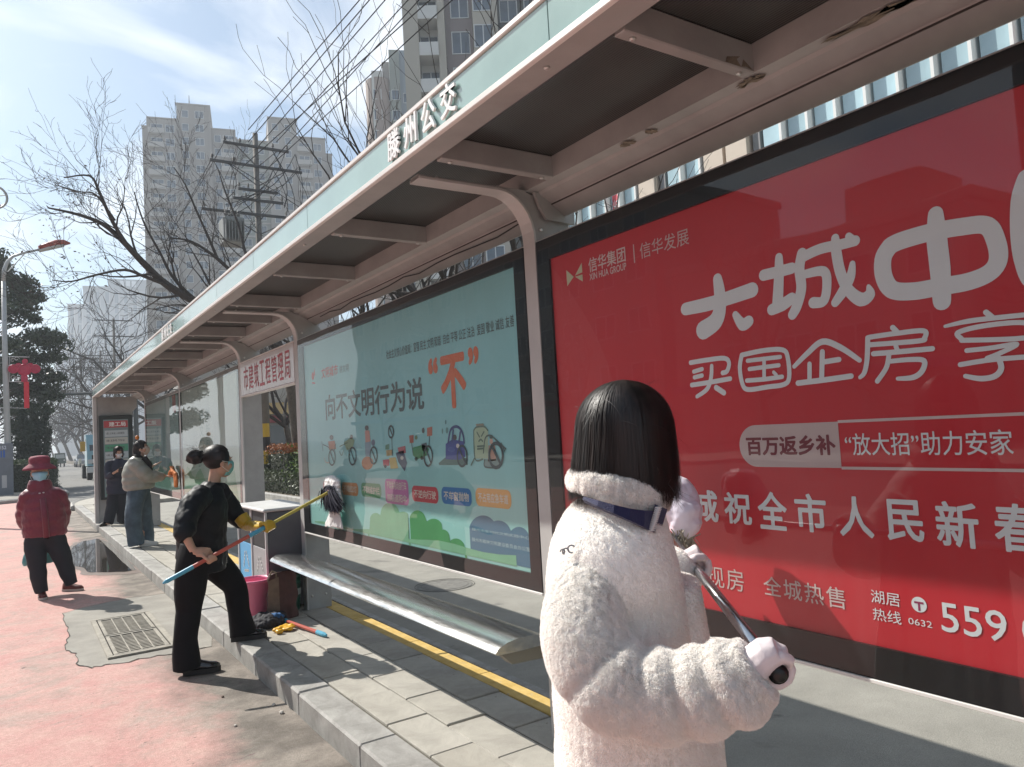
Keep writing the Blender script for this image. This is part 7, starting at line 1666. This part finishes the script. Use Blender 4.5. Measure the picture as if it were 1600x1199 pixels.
cloth(gl, 'glove', mat('yellow_glove', (.50, .32, .02), .4), p2, .006, 2, bump_noise(.004, 30), label='yellow rubber glove on the upper hand')
# hair with bun
def hairshell(root, hc, Rm, s, mt, fn, seed, n=700, down=0, w=.003):
    rg = random.Random(seed); mb = MB()
    mb.ball(hc+Rm @ Vector((0, -.018, .038))*s, (.086*s, .100*s, .092*s), 20, 14, Rm); 
    me = remesh(mb.mesh('hair'), .007, 1); n_ = len(me.vertices); co = np.empty(n_*3); me.vertices.foreach_get('co', co); co = co.reshape(-1, 3)
    Ri = np.array(Rm.transposed()); loc = (co-np.array(hc)) @ Ri.T/s
    face_ = (loc[:, 1] > .052) & (loc[:, 2] < .062); loc[face_, 1] = np.minimum(loc[face_, 1], .060-.1*(.062-loc[face_, 2])); 
    earz = (loc[:, 2] < -.005); loc[earz, 1] = np.minimum(loc[earz, 1], -.015)
    me.vertices.foreach_set('co', ((loc*s) @ np.array(Rm).T+np.array(hc)).ravel()); me.update(); me.materials.append(mt); me.name = 'hair'
    hb_ = adopt(link('hair', me), root); pths = []; rgx = random.Random(seed+50)
    for k in range(900):
        a = rgx.uniform(-2.6, 2.6); e0 = rgx.uniform(.1, .9); pts = []
        for j in range(6):
            e = e0+(1.75-e0)*j/5; x = sin(a)*sin(e); y = -cos(a)*sin(e)
            if y > .25 and j > 1: y = .25
            pts.append(hc+Rm @ Vector((x*.091, -.018+y*.105, .038+cos(e)*.098+rgx.gauss(0, .001)))*s)
        pths.append(pts)
    strands('hair_strands', pths, .0016, hairm, root, hc); return hb_
hairshell(p2, hc2, Rm2, 1.06, M['hair'], None, 1)
bn = MB(); bc = Y2_(305, 714, 6.2)
bn.tube([bc+Vector((.045*cos(a), .02*sin(a*2), .038*sin(a))) for a in [2*pi*k/14 for k in range(14)]], .022, 8, closed=True); bn.ball(bc, (.055, .05, .052), 14, 10); bn.tube([bc, Y2_(318, 710, 6.2)], [.03, .035], 8)
cloth(bn, 'hair_bun', M['hair'], p2, .007, 1, lambda c, n: .008*noise.noise(c*35))
paths = []; rg = random.Random(3)
for k in range(240):
    a = rg.uniform(-1.1, 1.1); z0_ = rg.uniform(.0, .12); s0_ = hc2+Rm2 @ Vector((.088*sin(a*1.3), .05-.02*abs(a), .05+.06*cos(a))); e_ = bc+Vector((rg.gauss(.02, .01), rg.gauss(0, .02), rg.gauss(0, .02))); m_ = hc2+Rm2 @ Vector((.09*sin(a*1.2), -.06, .05+.065*cos(a)))
    paths.append([s0_, s0_.lerp(m_, .5)+Vector((0, 0, .012)), m_, m_.lerp(e_, .6), e_])
for k in range(46):
    a = rg.uniform(0, 2*pi); s0_ = bc+Vector((.02, 0, .01)); paths.append([s0_, s0_+Vector((rg.gauss(-.01, .03), rg.gauss(0, .03), rg.uniform(.03, .08))), s0_+Vector((rg.gauss(-.03, .05), rg.gauss(0, .04), rg.uniform(.03, .12)))])
strands('loose_hair', paths, .0012, hairm, p2, hc2)
MP2 = empty('long_mop', tuple(hdL), 'long yellow and red pole mop pressed against the teal board by the woman in black', 'mop')
L2 = (m_hi-m_low).length; f_ = lambda t: m_low+mdir*(L2*t)
def tOf(px): return max(0, min(1, (ony(px, 0, 6.1).x-m_low.x)/(m_hi.x-m_low.x)))
tL = tH/L2
mb = MB(); mb.tube([f_(0), f_(.02), f_(tL*.27)], [.005, .016, .016], 10); P(mb, 'blue_end', bluep, MP2)
mb = MB(); mb.tube([f_(tL*.27), f_(tL*.80)], .0145, 10); P(mb, 'red_shaft', redp, MP2)
mb = MB(); mb.tube([f_(tL*.80), f_(tL*.98)], .0165, 10); P(mb, 'blue_collar', bluep, MP2)
mb = MB(); mb.tube([f_(tL*.98), f_(1)], .0125, 10); P(mb, 'yellow_shaft', mat('yellow_shaft', (.55, .46, .10), .3), MP2)
mb = MB(); mb.tube([f_(.97), f_(1.01)], [.02, .03], 10); P(mb, 'red_socket', redp, MP2)
hx = onx(521, 768, 2.14); paths = []
for k in range(900):
    a = rg.uniform(0, 2*pi); rr_ = rg.uniform(0, .085); s0_ = hx+Vector((-.02, rr_*cos(a)*1.0, .03+rr_*sin(a)*.3)); e_ = s0_+Vector((rg.gauss(.0, .025), rg.gauss(-.01, .09), -rg.uniform(.10, .20))); e_.x = min(e_.x, 2.19); paths.append([s0_, s0_.lerp(e_, .35)+Vector((-.03, 0, .03)), s0_.lerp(e_, .7)+Vector((-.015, rg.gauss(0, .01), 0)), e_])
strands('mop_yarn', paths, .005, mat('yarn_navy', (.012, .012, .028), .9), MP2, hx)
mb = MB(); a = onx(519, 757, 2.15); mb.ball(a, (.04, .17, .075), 14, 8); mb.ball(a+Vector((0, -.07, -.05)), (.04, .09, .095), 12, 8); mb.ball(a+Vector((0, -.14, -.13)), (.03, .05, .08), 10, 8)
cwh = mat('white_rag', (.78, .77, .76), .7, var=.05, vscale=20); cloth(mb, 'cloth_cover', cwh, MP2, .007, 1, lambda c, n: .012*noise.noise(c*20)+.006*noise.noise(c*50))
mb = MB(); R = []
for k in range(7):
    c = onx(523-k*.2, 790+k*5.7, 2.16); w = .085+.022*k; R.append([c+Vector((min(.025, .02*sin(q)), w*cos(q), .006*sin(3*q)*(k == 6)+.01*sin(2*q+k)*(k == 6))) for q in [2*pi*i/18 for i in range(18)]])
mb.rings(R); cloth(mb, 'hanging_rag', cwh, MP2, .007, 1, lambda c, n: .010*noise.noise(Vector((c.x*20, c.y*26, c.z*5))))

# ------------------------------------------------------------------ 3. woman in the red padded coat
p3 = empty('person', (.42, 10.6, ROADZ), 'older woman in a dark red padded coat and bucket hat with a blue mask', 'person')
Y3 = 10.6; Q = lambda px, py, y=Y3: ony(px, py, y)
redc = mat('red_padded', (.155, .010, .030), .45, var=.15, vscale=8, bump=.12, bscale=40, sheen=.2)
hc3 = Q(62, 738); f3 = Vector((-.02, -1, -.05)).normalized(); bd = MB(); Rm3 = head_mesh(bd, hc3, f3, UZ, 1.10)
bd.tube([Q(72, 845), Q(70, 800), Q(66, 775), Q(62, 760), hc3+Vector((0, .02, -.04))], [(.14, .10), (.12, .09), (.15, .09), (.05, .05), (.05, .05)], 14, ref=(1, 0, 0))
shR, shL = Q(43, 778), Q(92, 776); elR, elL = Q(38, 812, Y3+.12), Q(98, 808, Y3+.12); wr3 = Q(64, 832, Y3+.28); wr4 = Q(78, 832, Y3+.28)
bd.tube([Q(62, 770), shR, elR, wr3], [.05, .045, .038, .026], 10); bd.tube([Q(62, 770), shL, elL, wr4], [.05, .045, .038, .026], 10)
open_hand(bd, wr3, (.5, .2, -.4), (0, 1, 0), .95, .5); open_hand(bd, wr4, (-.5, .2, -.4), (0, 1, 0), .95, .5)
h1, h2, k1, k2, a1, a2 = Q(55, 850), Q(88, 848), Q(58, 885), Q(100, 880), Q(64, 925), Q(112, 912)
bd.tube([h1, k1, a1], [.09, .06, .045], 10); bd.tube([h2, k2, a2], [.09, .06, .045], 10); body(p3, bd, .007); eyes(p3, hc3, Rm3); mask(p3, hc3, Rm3, mat('blue_mask', (.30, .55, .68), .7), 1.18)
jk = MB(); tor = spl([Q(70, 838), Q(70, 822), Q(69, 805), Q(68, 790), Q(66, 776), Q(63, 764), Q(62, 754)], 5); rr_ = radint([(.225, .16), (.228, .17), (.225, .175), (.218, .17), (.195, .15), (.13, .11), (.095, .095)], 5)
rr_ = [(a*(1+.035*(abs(sin(k*.62))-.5)), b*(1+.05*(abs(sin(k*.62))-.5))) for k, (a, b) in enumerate(rr_)]; jk.tube(tor, rr_, 24, ref=(1, 0, 0))
sleeve(jk, [Q(49, 773), shR, Q(38, 795, Y3+.05), elR, Q(48, 828, Y3+.22), wr3], [.085, .088, .085, .085, .075, .06], puff=.10, freq=7); sleeve(jk, [Q(84, 773), shL, Q(98, 793, Y3+.05), elL, Q(91, 828, Y3+.22), wr4], [.085, .088, .085, .085, .075, .06], puff=.10, freq=7)
cloth(jk, 'padded_coat', redc, p3, .011, 2, lambda c, n: .009*noise.noise(Vector((c.x*8, c.y*8, c.z*17)))+.004*noise.noise(c*30))
mb = MB(); a, b = Q(66, 778), Q(72, 838); mb.tube([Vector((a.x, Y3-.175, a.z)), Vector((a.x+.02, Y3-.20, (a.z+b.z)/2)), Vector((b.x, Y3-.19, b.z))], [(.030, .014), (.032, .014), (.032, .014)], 8, ref=(1, 0, 0)); P(mb, 'zip_placket', redc, p3, True)
for px, py in ((62, 771), (68, 770)): q = Q(px, py, Y3-.17); mb = MB(); mb.ball((q.x, q.y, q.z), (.012, .01, .008), 8, 6); P(mb, 'snap_button', M['alu'], p3)
cl = MB(); cl.tube([Q(63, 768), Q(62, 756), Q(62, 750)], [(.14, .125), (.125, .118), (.105, .105)], 20, ref=(1, 0, 0)); cloth(cl, 'collar', redc, p3, .009, 1, bump_noise(.006, 15))
hat = MB(); htm = mat('hat_red', (.22, .035, .06), .75, var=.3, vscale=14, bump=.15, bscale=50); ht = hc3+Vector((0, .01, .068))
prof = [(.178, -.035), (.165, -.010), (.115, .028), (.108, .04), (.112, .075), (.105, .105), (.085, .122), (.03, .130)]; rin = [(.02, .124), (.075, .11), (.098, .07), (.098, .03), (.150, -.012), (.170, -.040)]
hat.lathe(ht, prof, 28, cap=False); hat.rings([[ht+Vector((r*cos(2*pi*i/28), r*sin(2*pi*i/28), z)) for i in range(28)] for r, z in ([(.172, -.045)]+prof+rin)][1:], cap=True) if False else None
me = hat.mesh('bucket_hat', True); me.materials.append(htm); o = adopt(link('bucket_hat', me), p3); md = o.modifiers.new('s', 'SOLIDIFY'); md.thickness = .006; md.offset = -1
mb = MB(); mb.ball(hc3+Vector((0, .035, .01)), (.088, .085, .09), 16, 10); P(mb, 'hair', M['hair'], p3, True)
tt = MB(); tt.tube(spl([h1+Vector((.06, 0, .1)), h1, k1, Q(61, 905), Q(65, 926)], 3), radint([.15, .12, .095, .085, .068], 3), 16); tt.tube(spl([h2+Vector((-.06, 0, .1)), h2, k2, Q(106, 898), Q(112, 913)], 3), radint([.15, .12, .095, .085, .068], 3), 16)
cloth(tt, 'trousers', mat('navy_trousers', (.008, .010, .018), .75), p3, .011, 2, lambda c, n: .010*noise.noise(Vector((c.x*9, c.y*9, c.z*12))))
dsh = mat('maroon_shoe', (.10, .018, .016), .6, var=.2, vscale=20); wsl = mat('pale_sole', (.42, .40, .38), .6)
fA = onz(68, 938, ROADZ+.004); shoe(p3, (fA.x-.01, fA.y+.24, ROADZ+.004), (fA.x, fA.y, ROADZ+.004), dsh, wsl, .085, .048, .026)
fB = onz(130, 922, ROADZ+.004); shoe(p3, (fB.x-.20, fB.y+.14, ROADZ+.004), (fB.x, fB.y-.02, ROADZ+.004), dsh, wsl, .085, .048, .026)
SBG = empty('shopping_bag', tuple(Q(62, 862, Y3+.35)), 'teal and pale plastic bag held behind the woman in red', 'bag')
mb = MB(); R = []
for k in range(6):
    z = Q(62, 882-6*k, Y3+.32).z; w = (.16, .185, .18, .16, .10, .03)[k]; c = Q(62, 870, Y3+.36); R.append([(c.x+w*cos(a), c.y+.06*sin(a), z) for a in [2*pi*i/18 for i in range(18)]])
mb.rings(R); cloth(mb, 'bag_body', mat('bag_teal', (.10, .32, .33), .35, var=.4, vscale=7), SBG, .01, 1, lambda c, n: .015*noise.noise(c*14))
mb = MB(); mb.tube([Q(62, 852, Y3+.34), Q(68, 838, Y3+.30), wr4], .008, 6); P(mb, 'handle', mat('bag_handle', (.5, .5, .48), .5), SBG)

# ------------------------------------------------------------------ 4. woman in the grey puffer jacket
Y4 = 13.5; Q = lambda px, py, y=Y4: ony(px, py, y)
p4 = empty('person', (1.72, Y4, 0), 'woman in a grey green puffer jacket and wide jeans wiping the far board', 'person')
gj = mat('grey_puffer', (.29, .30, .26), .38, var=.1, vscale=9, bump=.08, bscale=50); jn = mat('blue_jeans', (.075, .115, .15), .85, var=.35, vscale=7, bump=.1, bscale=200)
hc4 = Q(222, 701); f4 = Vector((.80, -.42, .16)).normalized(); bd = MB(); Rm4 = head_mesh(bd, hc4, f4, UZ, 1.0)
bd.tube([Q(217, 772), Q(217, 748), Q(216, 728), Q(218, 716), hc4+Vector((0, 0, -.05))], [(.12, .11), (.10, .10), (.10, .14), (.05, .05), (.048, .048)], 14, ref=(1, 0, 0))
shR, elR, wrR, hdR = Q(212, 726, 13.38), Q(232, 744, 13.3), Q(258, 744, 13.35), Q(266, 743, 13.38)
shL, elL, wrL = Q(224, 724, 13.7), Q(228, 742, 13.75), Q(237, 729, 13.62)
bd.tube([Q(217, 720), shR, elR, wrR], [.05, .045, .038, .026], 10); bd.tube([Q(217, 720), shL, elL, wrL], [.05, .045, .038, .026], 10)
open_hand(bd, wrR, (1, .05, -.05), (0, 0, -1), .95, .6); open_hand(bd, wrL, (.9, -.1, .38), (-.4, .2, .9), 1.0, .15, .2)
h1, h2 = Q(212, 778, 13.42), Q(222, 778, 13.60); bd.tube([h1, Q(213, 812, 13.45), Q(215, 845, 13.5)], [.09, .06, .04], 10); bd.tube([h2, Q(226, 812, 13.6), Q(226, 845, 13.55)], [.09, .06, .04], 10)
body(p4, bd, .0065); eyes(p4, hc4, Rm4); mask(p4, hc4, Rm4, mat('beige_mask', (.52, .44, .36), .7))
jk = MB(); tor = spl([Q(218, 765), Q(217, 755), Q(216, 744), Q(215, 733), Q(216, 723), Q(219, 715)], 6); rr_ = radint([(.215, .21), (.245, .22), (.24, .22), (.22, .22), (.16, .19), (.085, .10)], 6)
rr_ = [(a*(1+.07*(abs(sin(k*.52))-.6)), b*(1+.07*(abs(sin(k*.52))-.6))) for k, (a, b) in enumerate(rr_)]; jk.tube(tor, rr_, 24, ref=(1, 0, 0))
sleeve(jk, [Q(213, 722, 13.4), shR, Q(224, 738, 13.3), elR, Q(246, 745, 13.32), Q(256, 745, 13.35)], [.10, .115, .11, .105, .09, .06], puff=.12, freq=6); sleeve(jk, [Q(220, 722, 13.65), shL, elL, Q(233, 735, 13.68)], [.10, .11, .095, .065], puff=.1, freq=4)
cloth(jk, 'puffer_jacket', gj, p4, .011, 2, lambda c, n: .006*noise.noise(c*14))
sc_ = MB(); sc_.tube([Q(217, 718), Q(221, 713)], [(.12, .12), (.10, .10)], 18, ref=(1, 0, 0)); sc_.tube([Q(224, 716, 13.4), Q(232, 726, 13.38), Q(236, 738, 13.38)], [.06, .055, .03], 10); cloth(sc_, 'black_scarf', mat('black_scarf', (.012, .009, .009), .85), p4, .009, 2, bump_noise(.008, 18))
hairshell(p4, hc4, Rm4, 1.06, M['hair'], None, 2)
hb = MB(); hb.tube([hc4+Rm4 @ Vector((0, -.06, .02)), Q(215, 712, 13.52), Q(212, 722, 13.5)], [.085, .075, .03], 12); hb.ball(hc4+Rm4 @ Vector((0, -.03, .04)), (.1, .1, .1), 14, 10); cloth(hb, 'long_hair', M['hair'], p4, .009, 1, bump_noise(.006, 30))
q = Q(216, 686); mb = MB(); mb.ball(Q(214.5, 684), (.032, .03, .035), 10, 8); P(mb, 'orange_hair_clip', mat('orange_clip', (.60, .20, .03), .5), p4, True)
tt = MB(); tt.tube(spl([Q(217, 763, 13.5), h1, Q(208, 810, 13.38), Q(210, 832, 13.4), Q(213, 851, 13.42)], 3), radint([.165, .14, .122, .12, .13], 3), 18); tt.tube(spl([Q(219, 765, 13.55), h2, Q(227, 810, 13.62), Q(229, 832, 13.62), Q(228, 850, 13.6)], 3), radint([.15, .13, .11, .105, .115], 3), 18)
cloth(tt, 'wide_jeans', jn, p4, .011, 3, lambda c, n: .014*noise.noise(Vector((c.x*12, c.y*12, c.z*4)))+.004*noise.noise(c*25))
a = onz(222, 854, .004); shoe(p4, (a.x-.04, a.y, .004), (a.x+.24, a.y-.02, .004), mat('shoe_white'), mat('sole_white'), .07, .045)
a = onz(214, 850, .004); shoe(p4, (a.x, a.y+.14, .004), (a.x+.24, a.y+.12, .004), mat('shoe_white'), mat('sole_white'), .07, .045)
OC = empty('orange_cloth', tuple(Q(273, 745, 13.3)), 'orange cleaning cloth hanging from her hand against the far board', 'cloth')
mb = MB(); R = []
for k in range(7):
    c = onx((268, 270, 273, 274, 275, 275, 275)[k], 729+k*5.3, 2.15); w = (.05, .11, .13, .12, .10, .085, .07)[k]; R.append([c+Vector((.028*sin(q_), w*cos(q_), 0)) for q_ in [2*pi*i/16 for i in range(16)]])
mb.rings(R); mb.tube([hdR, onx(269, 736, 2.13)], [.04, .05], 8); cloth(mb, 'rag', mat('orange_rag', (.62, .20, .05), .8, var=.15, vscale=9), OC, .010, 1, lambda c, n: .022*noise.noise(Vector((c.x*10, c.y*16, c.z*5))))

# ------------------------------------------------------------------ 5. woman looking at a phone by the end wall
Y5 = 17.9; Q = lambda px, py, y=Y5: ony(px, py, y)
p5 = empty('person', (1.7, Y5, 0), 'woman in navy clothes and white mask looking at her phone by the end wall', 'person')
nv = mat('navy_jacket', (.010, .014, .035), .6, var=.2, vscale=6)
hc5 = Q(185, 708); f5 = Vector((.10, -.93, -.30)).normalized(); bd = MB(); Rm5 = head_mesh(bd, hc5, f5, (0, -.15, 1), 1.0)
bd.tube([Q(182, 768), Q(183, 745), Q(184, 730), Q(185, 720), hc5+Vector((0, .02, -.05))], [(.13, .10), (.11, .09), (.14, .09), (.05, .05), (.048, .048)], 14, ref=(1, 0, 0))
shR, shL = Q(171, 727), Q(199, 727); elR, elL = Q(170, 744, 17.8), Q(200, 744, 17.8); wrR, wrL = Q(180, 738, 17.58), Q(194, 738, 17.58)
bd.tube([Q(185, 723), shR, elR, wrR], [.05, .045, .038, .026], 10); bd.tube([Q(185, 723), shL, elL, wrL], [.05, .045, .038, .026], 10); open_hand(bd, wrR, (.8, -.4, .5), (.3, .3, .8), .95, .5); open_hand(bd, wrL, (-.8, -.4, .2), (-.3, .3, .8), .95, .5)
h1, h2 = Q(178, 772), Q(189, 772); k1, k2, a1, a2 = Q(174, 797, 17.85), Q(191, 797), Q(168, 820, 17.8), Q(190, 815, 18.0)
bd.tube([h1, k1, a1], [.09, .06, .042], 10); bd.tube([h2, k2, a2], [.09, .06, .042], 10); body(p5, bd, .008); eyes(p5, hc5, Rm5); mask(p5, hc5, Rm5, mat('white_mask', (.6, .62, .64), .7))
jk = MB(); jk.tube(spl([Q(183, 772), Q(183, 755), Q(184, 740), Q(185, 729), Q(185, 721), Q(185, 717)], 4), radint([(.20, .15), (.20, .16), (.20, .16), (.18, .14), (.12, .11), (.075, .08)], 4), 22, ref=(1, 0, 0))
sleeve(jk, [Q(178, 725), shR, elR, Q(177, 740, 17.65)], [.085, .09, .085, .055]); sleeve(jk, [Q(192, 725), shL, elL, Q(196, 740, 17.65)], [.085, .09, .085, .055]); cloth(jk, 'jacket', nv, p5, .013, 2, lambda c, n: .012*noise.noise(Vector((c.x*8, c.y*8, c.z*14))))
tt = MB(); tt.tube(spl([h1+Vector((.04, 0, .1)), h1, k1, Q(168, 818, 17.8)], 3), radint([.14, .125, .11, .10], 3), 16); tt.tube(spl([h2+Vector((-.04, 0, .1)), h2, k2, Q(190, 814, 18)], 3), radint([.14, .125, .11, .10], 3), 16); cloth(tt, 'trousers', mat('navy_trousers'), p5, .013, 2, bump_noise(.012, 9))
hairshell(p5, hc5, Rm5, 1.08, M['hair'], None, 4)
mb = MB(); mb.ball(hc5+Rm5 @ Vector((-.075, .0, -.02)), (.03, .05, .09), 10, 8); mb.ball(hc5+Rm5 @ Vector((.075, .0, -.02)), (.03, .05, .09), 10, 8); mb.ball(hc5+Rm5 @ Vector((0, -.08, -.02)), (.08, .04, .10), 10, 8); cloth(mb, 'side_hair', M['hair'], p5, .010, 1)
a = onz(161, 824, .004); shoe(p5, (a.x+.08, 17.98, .004), (a.x-.03, 17.74, .004), mat('dark_shoe', (.03, .028, .025), .6), mat('sole_dark', (.05, .045, .04), .7), .08, .046)
a = onz(190, 818, .004); shoe(p5, (a.x, 18.2, .004), (a.x+.03, 17.95, .004), mat('dark_shoe'), mat('sole_dark'), .08, .046)
PH = empty('phone', tuple(Q(188, 735, 17.5)), 'dark phone held in both hands by the woman in navy', 'phone'); c = Q(188, 735, 17.50)
mb = MB(); mb.obox(c, (.036, 0, 0), (0, .04, -.055), (0, .004, .003)); P(mb, 'case', M['rubber'], PH)
mb = MB(); mb.obox(c+Vector((0, .006, .004)), (.032, 0, 0), (0, .037, -.051), (0, .0005, .0004)); P(mb, 'screen', cglass, PH)
